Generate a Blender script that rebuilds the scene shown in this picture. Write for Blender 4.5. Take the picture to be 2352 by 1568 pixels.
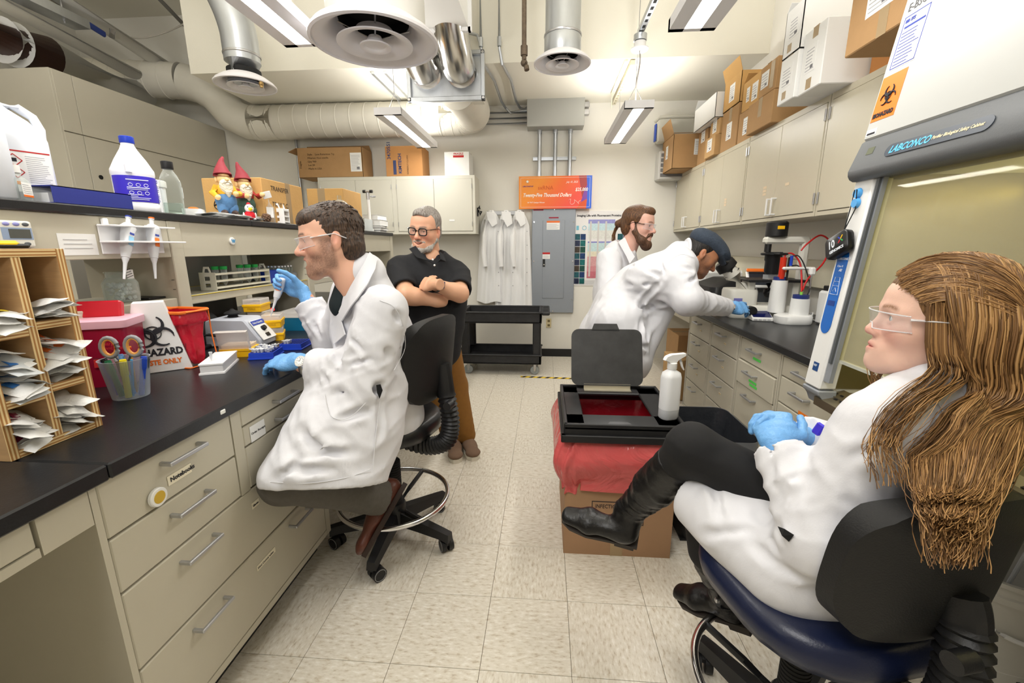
import bpy, bmesh, math, random
import numpy as np
from mathutils import Vector, Matrix, Euler
R = random.Random(7)
PI = math.pi
for o in list(bpy.data.objects): bpy.data.objects.remove(o)
SC = bpy.context.scene
COL = SC.collection
# -- camera
IW, IH, FPX = 2352.0, 1568.0, 980.0
YAW, PITCH, ROLL, CAMZ = .0773, .2184, -.0033, 1.373
_f = Vector((-math.sin(YAW)*math.cos(PITCH), math.cos(YAW)*math.cos(PITCH), -math.sin(PITCH)))
_r = Vector((math.cos(YAW), math.sin(YAW), 0)); _u = _r.cross(_f)
_r2 = _r*math.cos(ROLL)+_u*math.sin(ROLL); _u2 = -_r*math.sin(ROLL)+_u*math.cos(ROLL)
cam = bpy.data.objects.new('camera', bpy.data.cameras.new('camera')); COL.objects.link(cam)
cam.matrix_world = Matrix(((_r2.x,_u2.x,-_f.x,0),(_r2.y,_u2.y,-_f.y,0),(_r2.z,_u2.z,-_f.z,CAMZ),(0,0,0,1)))
cam.data.sensor_width = 36; cam.data.lens = 36*FPX/IW; cam.data.clip_start = .02
SC.camera = cam
def at(px, py, zc):
    """a point seen at a pixel of the photo, zc metres in front of the lens"""
    return Vector((0,0,CAMZ)) + (_r2*((px-IW/2)/FPX) - _u2*((py-IH/2)/FPX) + _f)*zc
# -- world, exposure
w = bpy.data.worlds.new('world'); SC.world = w; w.use_nodes = True
w.node_tree.nodes['Background'].inputs[0].default_value = (.9,.95,1,1)
w.node_tree.nodes['Background'].inputs[1].default_value = .3
SC.view_settings.view_transform = 'Standard'; SC.view_settings.look = 'None'
SC.view_settings.gamma = 1; SC.view_settings.use_curve_mapping = False
SC.view_settings.exposure = EXPOSURE = 1.15
LAMP_DOWN, LAMP_UP, BOUNCE, FLASH = 5.0, 14.0, 27.0, 10.0
# the photographer's strobe, bounced off the ceiling behind and left of the camera
_l = bpy.data.lights.new('bounce_light','AREA'); _l.shape='RECTANGLE'; _l.size=1.5; _l.size_y=1.3; _l.energy=BOUNCE; _l.color=(1,.99,.98)
bl = bpy.data.objects.new('bounce_light',_l); COL.objects.link(bl); bl.location=(-1.0,-.6,3.7); bl.rotation_euler=(math.radians(30),0,math.radians(-14))
# the strobe head itself, held above the camera and turned up at the ceiling
_l2 = bpy.data.lights.new('flash_head','AREA'); _l2.shape='DISK'; _l2.size=.35; _l2.energy=FLASH; _l2.color=(1,.99,.98)
fl2 = bpy.data.objects.new('flash_head',_l2); COL.objects.link(fl2); fl2.location=(-.35,-.45,1.95); fl2.rotation_euler=Vector((-.10,.55,.83)).to_track_quat('-Z','Y').to_euler()
# -- materials
def S(r,g=None,b=None):
    if g is None: g=b=r
    f=lambda v:(v/255/12.92) if v/255<=.04045 else ((v/255+.055)/1.055)**2.4
    return (f(r),f(g),f(b),1)
MATS={}
def M(name, col=(200,200,200), rough=.5, metal=0, noise=0, nscale=20, bump=0, bscale=60, alpha=1, trans=0, emit=0, ior=1.45, coat=0, stretch=None, sub=0, vcol=False, spec=None):
    if name in MATS: return MATS[name]
    m=bpy.data.materials.new(name); m.use_nodes=True; nt=m.node_tree; b=nt.nodes['Principled BSDF']
    c=S(*col); b.inputs['Base Color'].default_value=c; b.inputs['Roughness'].default_value=rough; b.inputs['Metallic'].default_value=metal
    b.inputs['IOR'].default_value=ior; b.inputs['Alpha'].default_value=alpha; b.inputs['Transmission Weight'].default_value=trans
    b.inputs['Coat Weight'].default_value=coat
    if spec is not None: b.inputs['Specular IOR Level'].default_value=spec
    if sub: b.inputs['Subsurface Weight'].default_value=sub; b.inputs['Subsurface Radius'].default_value=(.012,.004,.002); b.inputs['Subsurface Scale'].default_value=1
    if emit: b.inputs['Emission Color'].default_value=c; b.inputs['Emission Strength'].default_value=emit
    src=None
    if vcol:
        a=nt.nodes.new('ShaderNodeVertexColor'); a.layer_name='Col'; nt.links.new(a.outputs[0],b.inputs['Base Color']); src=a.outputs[0]
    if noise or bump:
        tc=nt.nodes.new('ShaderNodeTexCoord'); v=tc.outputs['Object']
        if stretch:
            mp=nt.nodes.new('ShaderNodeMapping'); mp.inputs['Scale'].default_value=stretch; nt.links.new(v,mp.inputs[0]); v=mp.outputs[0]
    if noise:
        n=nt.nodes.new('ShaderNodeTexNoise'); n.inputs['Scale'].default_value=nscale; n.inputs['Detail'].default_value=5; n.inputs['Roughness'].default_value=.65; nt.links.new(v,n.inputs[0])
        mr=nt.nodes.new('ShaderNodeMapRange'); mr.inputs[1].default_value=.3; mr.inputs[2].default_value=.7; mr.inputs[3].default_value=1-noise; mr.inputs[4].default_value=1+noise*.6; nt.links.new(n.outputs[0],mr.inputs[0])
        mx=nt.nodes.new('ShaderNodeVectorMath'); mx.operation='SCALE'; nt.links.new(mr.outputs[0],mx.inputs['Scale'])
        if src is not None: nt.links.new(src,mx.inputs[0])
        else: mx.inputs[0].default_value=c[:3]
        nt.links.new(mx.outputs[0],b.inputs['Base Color'])
    if bump:
        n=nt.nodes.new('ShaderNodeTexNoise'); n.inputs['Scale'].default_value=bscale; n.inputs['Detail'].default_value=3; nt.links.new(v,n.inputs[0])
        bp=nt.nodes.new('ShaderNodeBump'); bp.inputs['Strength'].default_value=bump; bp.inputs['Distance'].default_value=.01; nt.links.new(n.outputs[0],bp.inputs['Height']); nt.links.new(bp.outputs[0],b.inputs['Normal'])
    MATS[name]=m; return m
def Mglass(name, col=(250,252,252), alpha=.18, rough=.04):
    """thin clear sheet: mostly see-through with a glossy skin"""
    if name in MATS: return MATS[name]
    m=bpy.data.materials.new(name); m.use_nodes=True; nt=m.node_tree; nt.nodes.remove(nt.nodes['Principled BSDF'])
    out=nt.nodes['Material Output']; t=nt.nodes.new('ShaderNodeBsdfTransparent'); c=S(*col); t.inputs[0].default_value=c
    p=nt.nodes.new('ShaderNodeBsdfPrincipled'); p.inputs['Base Color'].default_value=c; p.inputs['Roughness'].default_value=rough
    lw=nt.nodes.new('ShaderNodeLayerWeight'); lw.inputs[0].default_value=.35
    mr=nt.nodes.new('ShaderNodeMapRange'); mr.inputs[3].default_value=alpha; mr.inputs[4].default_value=min(1,alpha+.45); nt.links.new(lw.outputs['Facing'],mr.inputs[0])
    mx=nt.nodes.new('ShaderNodeMixShader'); nt.links.new(mr.outputs[0],mx.inputs[0]); nt.links.new(t.outputs[0],mx.inputs[1]); nt.links.new(p.outputs[0],mx.inputs[2]); nt.links.new(mx.outputs[0],out.inputs[0])
    MATS[name]=m; return m
beige=M('cabinet_enamel',(198,192,174),.42,noise=.03,nscale=4)
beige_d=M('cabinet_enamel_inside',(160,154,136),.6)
cream=M('wall_paint',(232,229,220),.75,bump=.12,bscale=180,noise=.015,nscale=2)
cream_y=M('soffit_paint',(234,230,216),.75,bump=.1,bscale=160)
black_top=M('epoxy_top',(30,31,34),.33,noise=.25,nscale=35,bump=.05,bscale=200)
blackp=M('black_plastic',(24,24,26),.45,bump=.08,bscale=300)
blackm=M('black_matte',(16,16,17),.75)
chrome=M('chrome',(225,225,228),.16,1)
steel=M('brushed_steel',(190,190,192),.36,1,noise=.1,nscale=30)
galv=M('galvanised_sheet',(196,200,205),.34,.9,noise=.12,nscale=9,stretch=(1,1,.25))
alu=M('aluminium',(185,186,188),.42,.8)
white_pl=M('white_plastic',(238,238,236),.35)
white_mat=M('white_enamel',(240,240,240),.45)
paper=M('white_paper',(240,240,238),.8)
ink=M('dark_ink',(40,40,46),.8)
ink_b=M('blue_ink',(58,74,160),.8)
ink_r=M('red_ink',(190,40,40),.8)
card=M('cardboard',(178,140,96),.85,noise=.06,nscale=8,bump=.1,bscale=90)
card2=M('cardboard_pale',(196,158,108),.85,noise=.06,nscale=8,bump=.1,bscale=90)
card3=M('cardboard_tan',(206,162,100),.82,noise=.05,nscale=7,bump=.1,bscale=90)
card_in=M('cardboard_inner',(150,112,74),.9)
tape=M('packing_tape',(186,160,122),.25,alpha=.8)
orange=M('orange_plastic',(240,120,40),.4)
yellow=M('yellow_plastic',(246,190,20),.4)
redp=M('red_plastic',(196,30,48),.35)
bluep=M('blue_plastic',(28,66,190),.4)
greenp=M('green_plastic',(40,170,80),.4)
navy=M('navy_board',(40,52,140),.5)
greyp=M('grey_plastic',(150,153,158),.45)
greyd=M('charcoal_plastic',(86,90,94),.5,bump=.05,bscale=250)
clear=Mglass('clear_plastic',(244,247,248),.16)
clear2=Mglass('frosted_plastic',(240,242,244),.5,.3)
glass=Mglass('bottle_glass',(246,250,248),.07,.02)
# -- mesh helpers
WORLD_ROOT={}
def tag(o,label,cat,group=None,kind=None):
    if label: o['label']=label
    if cat: o['category']=cat
    if group: o['group']=group
    if kind: o['kind']=kind
    return o
def thing(name,label,cat,loc=(0,0,0),rz=0,group=None,world=False,rot=None):
    o=bpy.data.objects.new(name,None); COL.objects.link(o); o.location=loc; o.empty_display_size=.05
    o.rotation_euler=rot if rot is not None else (0,0,rz)
    tag(o,label,cat,group)
    if world: WORLD_ROOT[o]=Matrix.Translation(-Vector(loc))
    return o
def link(name,me,m=None,parent=None,loc=None,rot=None):
    o=bpy.data.objects.new(name,me); COL.objects.link(o)
    if m is not None:
        for x in (m if isinstance(m,(list,tuple)) else [m]): me.materials.append(x)
    if parent is not None:
        o.parent=parent
        if parent in WORLD_ROOT: o.matrix_parent_inverse=WORLD_ROOT[parent]
    if loc is not None: o.location=loc
    if rot is not None: o.rotation_euler=rot
    return o
def dup(root,loc,rz=None,label=None,group=None,rot=None):
    def cp(o,par):
        c=o.copy(); COL.objects.link(c)
        if par is not None: c.parent=par
        for ch in o.children: cp(ch,c)
        return c
    c=cp(root,None); c.location=loc
    if rz is not None: c.rotation_euler=(0,0,rz)
    if rot is not None: c.rotation_euler=rot
    if label: c['label']=label
    if group: c['group']=group
    return c
def frame_of(d):
    d=Vector(d).normalized(); a=Vector((0,0,1)) if abs(d.z)<.9 else Vector((1,0,0))
    s=d.cross(a).normalized(); return s, s.cross(d).normalized()
class B:
    def __init__(s): s.bm=bmesh.new(); s.mi=0
    def _mat(s,faces):
        for f in faces: f.material_index=s.mi
    def use(s,i): s.mi=i; return s
    def box(s,c,size,bev=0,rot=None,seg=1):
        n0=len(s.bm.faces)
        t=bmesh.new(); bmesh.ops.create_cube(t,size=1)
        for v in t.verts: v.co=Vector((v.co.x*size[0],v.co.y*size[1],v.co.z*size[2]))
        if bev>0:
            bmesh.ops.bevel(t,geom=list(t.edges),offset=min(bev,min(size)*.49),segments=seg,profile=.5,affect='EDGES')
        m=Matrix.Translation(Vector(c))
        if rot is not None: m=m@(rot.to_4x4() if isinstance(rot,Matrix) else Euler(rot).to_matrix().to_4x4())
        s._merge(t,m); return s
    def _merge(s,t,m=None):
        vm={}
        for v in t.verts: vm[v]=s.bm.verts.new(m@v.co if m is not None else v.co)
        for f in t.faces:
            try:
                nf=s.bm.faces.new([vm[v] for v in f.verts]); nf.material_index=s.mi
            except ValueError: pass
        t.free()
    def bx(s,x0,x1,y0,y1,z0,z1,bev=0,seg=1):
        return s.box(((x0+x1)/2,(y0+y1)/2,(z0+z1)/2),(abs(x1-x0),abs(y1-y0),abs(z1-z0)),bev,None,seg)
    def rings(s,rs,cap=True,closed=False):
        vs=[[s.bm.verts.new(p) for p in r] for r in rs]; n=len(vs[0]); k=len(vs)
        for i in range(k if closed else k-1):
            a,b=vs[i],vs[(i+1)%k]
            for j in range(n):
                try:
                    f=s.bm.faces.new((a[j],a[(j+1)%n],b[(j+1)%n],b[j])); f.material_index=s.mi
                except ValueError: pass
        if cap and not closed:
            for r in (vs[0][::-1],vs[-1]):
                try: s.bm.faces.new(r).material_index=s.mi
                except ValueError: pass
        return s
    def cyl(s,p0,p1,r0,r1=None,n=16,cap=True):
        p0,p1=Vector(p0),Vector(p1); r1=r0 if r1 is None else r1; a,b=frame_of(p1-p0)
        return s.rings([[p+(a*math.cos(2*PI*j/n)+b*math.sin(2*PI*j/n))*r for j in range(n)] for p,r in((p0,r0),(p1,r1))],cap)
    def tube(s,pts,r,n=8,closed=False,cap=True,flat=1):
        pts=[Vector(p) for p in pts]; k=len(pts); rs=[]
        prev=None
        for i,p in enumerate(pts):
            if closed: d=pts[(i+1)%k]-pts[i-1]
            else: d=pts[min(i+1,k-1)]-pts[max(i-1,0)]
            if d.length<1e-9: d=Vector((0,0,1))
            d.normalize()
            if prev is None: a,b=frame_of(d)
            else:
                a=prev-d*prev.dot(d)
                a=a.normalized() if a.length>1e-6 else frame_of(d)[0]
                b=d.cross(a)
            prev=a; rr=r[i] if isinstance(r,(list,tuple)) else r
            rs.append([p+(a*math.cos(2*PI*j/n)+b*math.sin(2*PI*j/n)*flat)*rr for j in range(n)])
        return s.rings(rs,cap,closed)
    def lathe(s,prof,c=(0,0,0),n=24,cap=True,axis='z',sx=1,sy=1):
        c=Vector(c); rs=[]
        for r,z in prof:
            ring=[]
            for j in range(n):
                t=2*PI*j/n; x,y=r*math.cos(t)*sx,r*math.sin(t)*sy
                ring.append(c+(Vector((x,y,z)) if axis=='z' else Vector((z,x,y)) if axis=='x' else Vector((x,z,y))))
            rs.append(ring)
        return s.rings(rs,cap)
    def prism(s,poly,d0,d1,axis='y',bev=0):
        """2-D outline extruded along an axis: axis y -> (x,z), x -> (y,z), z -> (x,y)"""
        f={'y':lambda p,d:Vector((p[0],d,p[1])),'x':lambda p,d:Vector((d,p[0],p[1])),'z':lambda p,d:Vector((p[0],p[1],d))}[axis]
        t=bmesh.new(); a=[t.verts.new(f(p,d0)) for p in poly]; b=[t.verts.new(f(p,d1)) for p in poly]; n=len(poly)
        t.faces.new(a[::-1]); t.faces.new(b)
        for i in range(n): t.faces.new((a[i],a[(i+1)%n],b[(i+1)%n],b[i]))
        if bev: bmesh.ops.bevel(t,geom=list(t.edges),offset=bev,segments=1,profile=.5,affect='EDGES')
        s._merge(t); return s
    def quad(s,*p):
        try: s.bm.faces.new([s.bm.verts.new(Vector(q)) for q in p]).material_index=s.mi
        except ValueError: pass
        return s
    def sph(s,c,r,sc=(1,1,1),n=14,rot=None):
        t=bmesh.new(); bmesh.ops.create_uvsphere(t,u_segments=n,v_segments=max(6,n*2//3),radius=r)
        m=Matrix.Translation(Vector(c))
        if rot is not None: m=m@(rot.to_4x4() if isinstance(rot,Matrix) else Euler(rot).to_matrix().to_4x4())
        s._merge(t,m@Matrix.Diagonal((*sc,1))); return s
    def grid(s,fn,nu,nv,cu=False):
        """a sheet from fn(u,v) with u,v in 0..1"""
        vs=[[s.bm.verts.new(Vector(fn(i/nu,j/nv))) for j in range(nv+1)] for i in range(nu if cu else nu+1)]
        k=len(vs)
        for i in range(nu):
            for j in range(nv):
                s.bm.faces.new((vs[i][j],vs[(i+1)%k][j],vs[(i+1)%k][j+1],vs[i][j+1])).material_index=s.mi
        return s
    def solid(s,t):
        bmesh.ops.recalc_face_normals(s.bm,faces=s.bm.faces); bmesh.ops.solidify(s.bm,geom=list(s.bm.faces),thickness=t); return s
    def done(s,name,m,parent=None,smooth=35,loc=None,rot=None):
        bmesh.ops.recalc_face_normals(s.bm,faces=s.bm.faces)
        me=bpy.data.meshes.new(name); s.bm.to_mesh(me); s.bm.free()
        if smooth:
            for p in me.polygons: p.use_smooth=True
            me.set_sharp_from_angle(angle=math.radians(smooth))
        return link(name,me,m,parent,loc,rot)
def struct(o): o['kind']='structure'; return o
def text(s,size,name,m,parent,origin,right,up,align='LEFT',depth=.0006,bold=0,shear=0,space=1,sx=1):
    """flat print: lettering as thin mesh lying on a surface"""
    cu=bpy.data.curves.new('t','FONT'); cu.body=s; cu.size=size; cu.align_x=align; cu.resolution_u=2; cu.offset=bold; cu.shear=shear; cu.space_character=space; cu.extrude=depth/2
    o=bpy.data.objects.new('t',cu); COL.objects.link(o); dg=bpy.context.evaluated_depsgraph_get()
    me=bpy.data.meshes.new_from_object(o.evaluated_get(dg)); bpy.data.objects.remove(o); bpy.data.curves.remove(cu)
    r=Vector(right).normalized(); u=Vector(up); u=(u-r*u.dot(r)).normalized(); n=r.cross(u)
    mt=Matrix(((r.x*sx,u.x,n.x,origin[0]),(r.y*sx,u.y,n.y,origin[1]),(r.z*sx,u.z,n.z,origin[2]),(0,0,0,1)))
    me.transform(mt); me.materials.clear()
    return link(name,me,m,parent)
def patch(b,o,r,u,x0,x1,y0,y1,t=.0008):
    """thin printed rectangle on a plane with origin o and axes r,u"""
    o,r,u=Vector(o),Vector(r).normalized(),Vector(u).normalized(); n=r.cross(u)*t
    p=[o+r*x0+u*y0,o+r*x1+u*y0,o+r*x1+u*y1,o+r*x0+u*y1]
    b.rings([p,[q+n for q in p]]); return b
def lines_print(b,o,r,u,x0,x1,ys,h,rnd,t=.0011,ragged=.35):
    for y in ys:
        patch(b,o,r,u,x0,x1-(x1-x0)*ragged*rnd.random(),y,y+h,t)
    return b
# == room shell
YB, XR, ZC = 5.33, 1.85, 4.0
XL, YF = -5.6, -4.2
T = .3048; TX0, TY0 = -.200, 1.442
def tile_mat(name, ax):
    m=bpy.data.materials.new(name); m.use_nodes=True; nt=m.node_tree; b=nt.nodes['Principled BSDF']; b.inputs['Roughness'].default_value=.32
    g=nt.nodes.new('ShaderNodeNewGeometry'); mp=nt.nodes.new('ShaderNodeMapping'); mp.inputs['Scale'].default_value=(34,95,1) if ax else (95,34,1); nt.links.new(g.outputs['Position'],mp.inputs[0])
    n=nt.nodes.new('ShaderNodeTexNoise'); n.inputs['Scale'].default_value=1; n.inputs['Detail'].default_value=3; n.inputs['Roughness'].default_value=.6; nt.links.new(mp.outputs[0],n.inputs[0])
    r=nt.nodes.new('ShaderNodeValToRGB'); e=r.color_ramp.elements
    e[0].position=.32; e[0].color=S(190,178,158); e[1].position=.46; e[1].color=S(218,211,196)
    for p,c in ((.56,(223,216,202)),(.66,(234,229,218)),(.36,(204,193,174))): x=e.new(p); x.color=S(*c)
    nt.links.new(n.outputs[0],r.inputs[0]); nt.links.new(r.outputs[0],b.inputs['Base Color'])
    bp=nt.nodes.new('ShaderNodeBump'); bp.inputs['Strength'].default_value=.05; bp.inputs['Distance'].default_value=.004; nt.links.new(n.outputs[0],bp.inputs['Height']); nt.links.new(bp.outputs[0],b.inputs['Normal'])
    return m
tmA,tmB=tile_mat('vinyl_tile_a',0),tile_mat('vinyl_tile_b',1)
grout=M('tile_joint',(120,108,90),.9)
floor=struct(B().bx(XL-.1,XR+.1,YF-.1,YB+.1,-.12,-.0035).done('floor',grout,smooth=0))
tms=[]
for m in (tmA,tmB):
    b=B().box((0,0,-.0025),(T-.0016,T-.0016,.005),.0007); o=b.done('tile',m,floor,smooth=0); tms.append(o)
first=[True,True]
for i in range(-4,6):
    for j in range(-3,13):
        k=(i*7+j*3+(i*j)%3)%2
        if first[k]: o=tms[k]; first[k]=False
        else: o=tms[k].copy(); COL.objects.link(o)
        o.location=(TX0+(i+.5)*T,TY0+(j+.5)*T,0)
b=B(); x0,x1,y0,y1=TX0-4*T,TX0+6*T,TY0-3*T,TY0+13*T
b.bx(XL,x0-.001,YF,YB,-.005,0).bx(x1+.001,XR,YF,YB,-.005,0).bx(x0,x1,YF,y0-.001,-.005,0)
if y1<YB: b.bx(x0,x1,y1,YB,-.005,0)
o=b.done('tile_field',tmA,floor,smooth=0); o['kind']='stuff'
struct(B().bx(XL-.1,XR+.1,YB,YB+.12,0,ZC).done('wall_back',cream,smooth=0))
struct(B().bx(XR,XR+.12,YF-.1,YB,0,ZC).done('wall_right',cream,smooth=0))
struct(B().bx(XL-.12,XL,YF-.1,YB,0,ZC).done('wall_left',cream,smooth=0))
struct(B().bx(XL,XR,YF-.12,YF,0,ZC).done('wall_front',cream,smooth=0))
struct(B().bx(XL-.1,XR+.1,YF-.1,YB+.1,ZC,ZC+.1).done('ceiling',cream_y,smooth=0))
struct(B().bx(-3.31,XR,4.17,YB,2.95,ZC).done('ceiling_bulkhead',cream_y,smooth=0))
struct(B().bx(-2.0,1.14,YB-.012,YB,.0,.1,.003).done('baseboard_back',M('rubber_base',(22,22,23),.5),smooth=0))
# == island bench (left)
def handle(b,p,axis,L,out,drop=0,w=.011):
    """bar pull: two posts and a bar, standing out along vector out"""
    p,axis,out=Vector(p),Vector(axis),Vector(out)
    rot=Matrix((axis,out,axis.cross(out))).transposed()
    for s in (-1,1): b.box(p+axis*(s*L/2)+out*.014,(w*.9,.030,w),.002,rot)
    b.box(p+out*.029,(L+w*.9,.009,w),.002,rot)
    return b
def drawer(parent,x,y0,y1,z0,z1,side,hs=None,L=.115,name='drawer',hz=None,m=beige,proud=.0):
    s=side; t=.018
    d=B().bx(x-s*t,x+s*proud,y0+.003,y1-.003,z0+.003,z1-.003,.003).done(name,m,parent,smooth=0)
    hz=hz if hz is not None else z1-min(.05,(z1-z0)*.45)
    for hy in (hs if hs is not None else [(y0+y1)/2]):
        handle(B(),(x+s*proud,hy,hz),(0,1,0),L,(s,0,0)).done('handle',alu,d,smooth=0)
    return d
XF=-.97
wt=tag(B().bx(-2.45,-.945,.782,4.35,.876,.914,.004).done('worktop',black_top,smooth=0),'black epoxy worktop of the left bench under the sharps bin and tip boxes','worktop')
tag(B().bx(-2.45,-.945,-.9,.779,.876,.914,.004).done('worktop',black_top,smooth=0),'black epoxy worktop piece nearest the camera, under the wooden pigeonhole rack','worktop')
c=thing('drawer_cabinet','beige steel drawer cabinet with wide lower drawers under the left bench','cabinet',(-1.25,1.2,0),world=True)
bd=B(); bd.bx(-1.559,XF-.021,.751,1.664,.101,.875).bx(-1.56,XF,.75,.765,.1,.876).bx(-1.56,XF,1.632,1.665,.1,.876).bx(-1.56,XF,1.172,1.213,.587,.876).bx(XF-.02,XF-.0005,.7655,1.6315,.1005,.125).bx(XF-.02,XF-.0005,.7655,1.1715,.873,.8755).bx(XF-.02,XF-.0005,1.2135,1.6315,.873,.8755)
bd.done('body',beige,c,smooth=0)
B().bx(-1.5,XF-.07,.76,1.655,0,.1).done('plinth',blackp,c,smooth=0)
d=drawer(c,XF,.765,1.172,.730,.873,1,[.98],hz=.836)
lp=B(); patch(lp,(XF+.001,.93,.768),(0,1,0),(0,0,1),0,.075,0,.026); lb=lp.done('label',M('cream_label',(240,232,208),.7),d,smooth=0)
text('Notebooks',.017,'lettering',ink,lb,(XF+.0025,.937,.776),(0,1,0),(0,0,1),bold=.0004)
mg=tag(B().lathe([(.0,.0),(.021,.0),(.024,.004),(.024,.011),(.022,.013),(0,.013)],n=24,axis='x').done('fridge_magnet',white_pl,loc=(XF+.0005,.89,.763)),'round white button magnet with yellow disc on the Notebooks drawer','magnet')
B().lathe([(.0,.0131),(.016,.0131),(.015,.0142),(0,.0142)],n=20,axis='x').done('disc',M('mustard',(206,170,60),.5),mg)
drawer(c,XF,.765,1.172,.587,.730,1,[.98],hz=.688)
drawer(c,XF,1.213,1.632,.805,.873,1,[1.437],hz=.833)
d=drawer(c,XF,1.213,1.632,.734,.805,1,[1.437],hz=.765)
lp=B(); patch(lp,(XF+.001,1.245,.738),(0,1,0),(0,0,1),0,.075,0,.055); lb=lp.done('label',paper,d,smooth=0)
text('Order Receipts',.0115,'lettering',ink,lb,(XF+.0025,1.249,.763),(0,1,0),(0,0,1))
drawer(c,XF,1.213,1.632,.587,.734,1,[1.437],hz=.692)
d=drawer(c,XF,.765,1.632,.367,.587,1,[.98,1.437],hz=.545)
lp=B(); patch(lp,(XF+.001,1.205,.515),(0,1,0),(0,0,1),0,.035,0,.022); lb=lp.done('label',MATS['cream_label'],d,smooth=0)
text('Gloves',.010,'lettering',ink,lb,(XF+.0025,1.208,.522),(0,1,0),(0,0,1),bold=.0003)
d=drawer(c,XF,.765,1.632,.125,.367,1,[.98,1.437],hz=.325)
lp=B(); patch(lp,(XF+.001,1.185,.29),(0,1,0),(0,0,1),0,.10,0,.02); lb=lp.done('label',MATS['cream_label'],d,smooth=0)
text('50ml Conical tubes',.011,'lettering',ink,lb,(XF+.0025,1.188,.296),(0,1,0),(0,0,1))
wc=tag(B().bx(-.962,-.943,1.108,1.128,.893,.906,.002).done('edge_tape',paper,smooth=0),'scrap of white tape stuck on the worktop edge above the drawers','tape')
# apron with a pencil drawer over the near knee space
c=thing('bench_apron','beige bench apron with pencil drawer over the dark knee space, bottom left','cabinet',(-1.2,.3,.78),world=True)
B().bx(-1.5,XF-.02,-.9,.748,.786,.876).bx(XF-.02,XF,.652,.748,.786,.876).bx(XF-.02,XF,-.9,.648,.786,.806).done('body',beige,c,smooth=0)
drawer(c,XF,.1,.648,.806,.872,1,[.3])
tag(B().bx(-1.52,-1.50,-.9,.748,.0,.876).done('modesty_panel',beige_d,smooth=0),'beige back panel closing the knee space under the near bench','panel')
c=thing('drawer_cabinet','unseen beige drawer cabinet added behind the camera to darken the knee space','cabinet',(-1.25,-.5,0),world=True)  # unseen, added to close off the near knee space and keep light out
B().bx(-1.56,XF-.02,-.9,-.13,.1,.785).done('body',beige,c,smooth=0); B().bx(-1.5,XF-.07,-.89,-.14,0,.1).done('plinth',blackp,c,smooth=0)
for z0,z1 in ((.12,.36),(.36,.56),(.56,.78)): drawer(c,XF,-.88,-.15,z0,z1,1)
# second cabinet, beyond the knee space where the man sits
c=thing('drawer_cabinet','beige drawer cabinet under the far end of the left bench, behind the stool','cabinet',(-1.25,3.2,0),world=True)
B().bx(-1.56,XF-.02,2.62,4.3,.1,.876).bx(-1.56,XF,2.60,2.62,.1,.876).done('body',beige,c,smooth=0)
B().bx(-1.5,XF-.06,2.61,4.28,0,.1).done('plinth',blackp,c,smooth=0)
for y0,y1 in ((2.62,3.04),(3.04,3.46),(3.46,3.88),(3.88,4.29)):
    for z0,z1 in ((.12,.36),(.36,.56),(.56,.72),(.72,.872)): drawer(c,XF,y0,y1,z0,z1,1)
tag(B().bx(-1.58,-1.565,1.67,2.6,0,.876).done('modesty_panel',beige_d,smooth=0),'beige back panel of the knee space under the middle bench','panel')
# -- reagent shelf on the island
XS=-1.55
c=thing('reagent_shelf','beige two-tier reagent shelf with black top running along the left bench','shelf',(-1.75,2.2,.914),world=True)
B().bx(-1.98,XS+.01,-.9,2.21,1.483,1.513,.004).done('top_board',black_top,c,smooth=0)
B().bx(-1.98,XS+.01,2.213,4.35,1.483,1.513,.004).done('top_board',black_top,c,smooth=0)
for y0,y1 in ((-.9,1.70),(1.765,4.28)):
    B().bx(XS-.022,XS-.004,y0,y1,1.335,1.483,.002).done('fascia',beige,c,smooth=0)
B().bx(-1.98,-1.962,-.9,4.3,1.335,1.483,.002).done('rear_fascia',beige,c,smooth=0)
for y in (-.4,1.7325,2.75,4.315):
    B().bx(-1.96,XS,y-.032,y+.032,.914,1.483,.003).done('upright',beige,c,smooth=0)
for y0,y1 in ((-.37,1.70),(1.765,2.717),(2.783,4.283)):
    B().bx(-1.94,XS-.01,y0,y1,1.128,1.165,.003).done('lower_shelf',beige,c,smooth=0)
B().bx(XS-.015,XS-.006,1.77,2.715,1.1652,1.1662).bx(-1.93,-1.92,1.77,2.715,1.1652,1.1662).done('yellow_tape',M('tape_yellow',(240,214,40),.5),c,smooth=0)
B().bx(-1.935,-1.93,1.77,2.715,1.166,1.335).done('clear_panel',clear,c,smooth=0)
B().bx(-1.929,-1.925,1.93,1.945,1.166,1.335).done('yellow_edge',MATS['tape_yellow'],c,smooth=0)
for y in (1.70,2.718):
    for z in (1.2,1.24): B().bx(XS-.022,XS-.01,y-.0015,y-.0005,z,z+.002).done('shelf_slot',blackp,c,smooth=0)
mg=tag(B().lathe([(0,0),(.016,0),(.018,.003),(.018,.007),(.016,.009),(0,.009)],n=20,axis='x').done('fridge_magnet',white_pl,loc=(XS-.0035,2.06,1.405)),'small round white magnet with blue W on the shelf fascia','magnet')
text('W',.022,'lettering',M('sky_ink',(70,150,200),.5),mg,(.0098,-.0085,-.008),(0,1,0),(0,0,1),bold=.0015)
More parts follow.
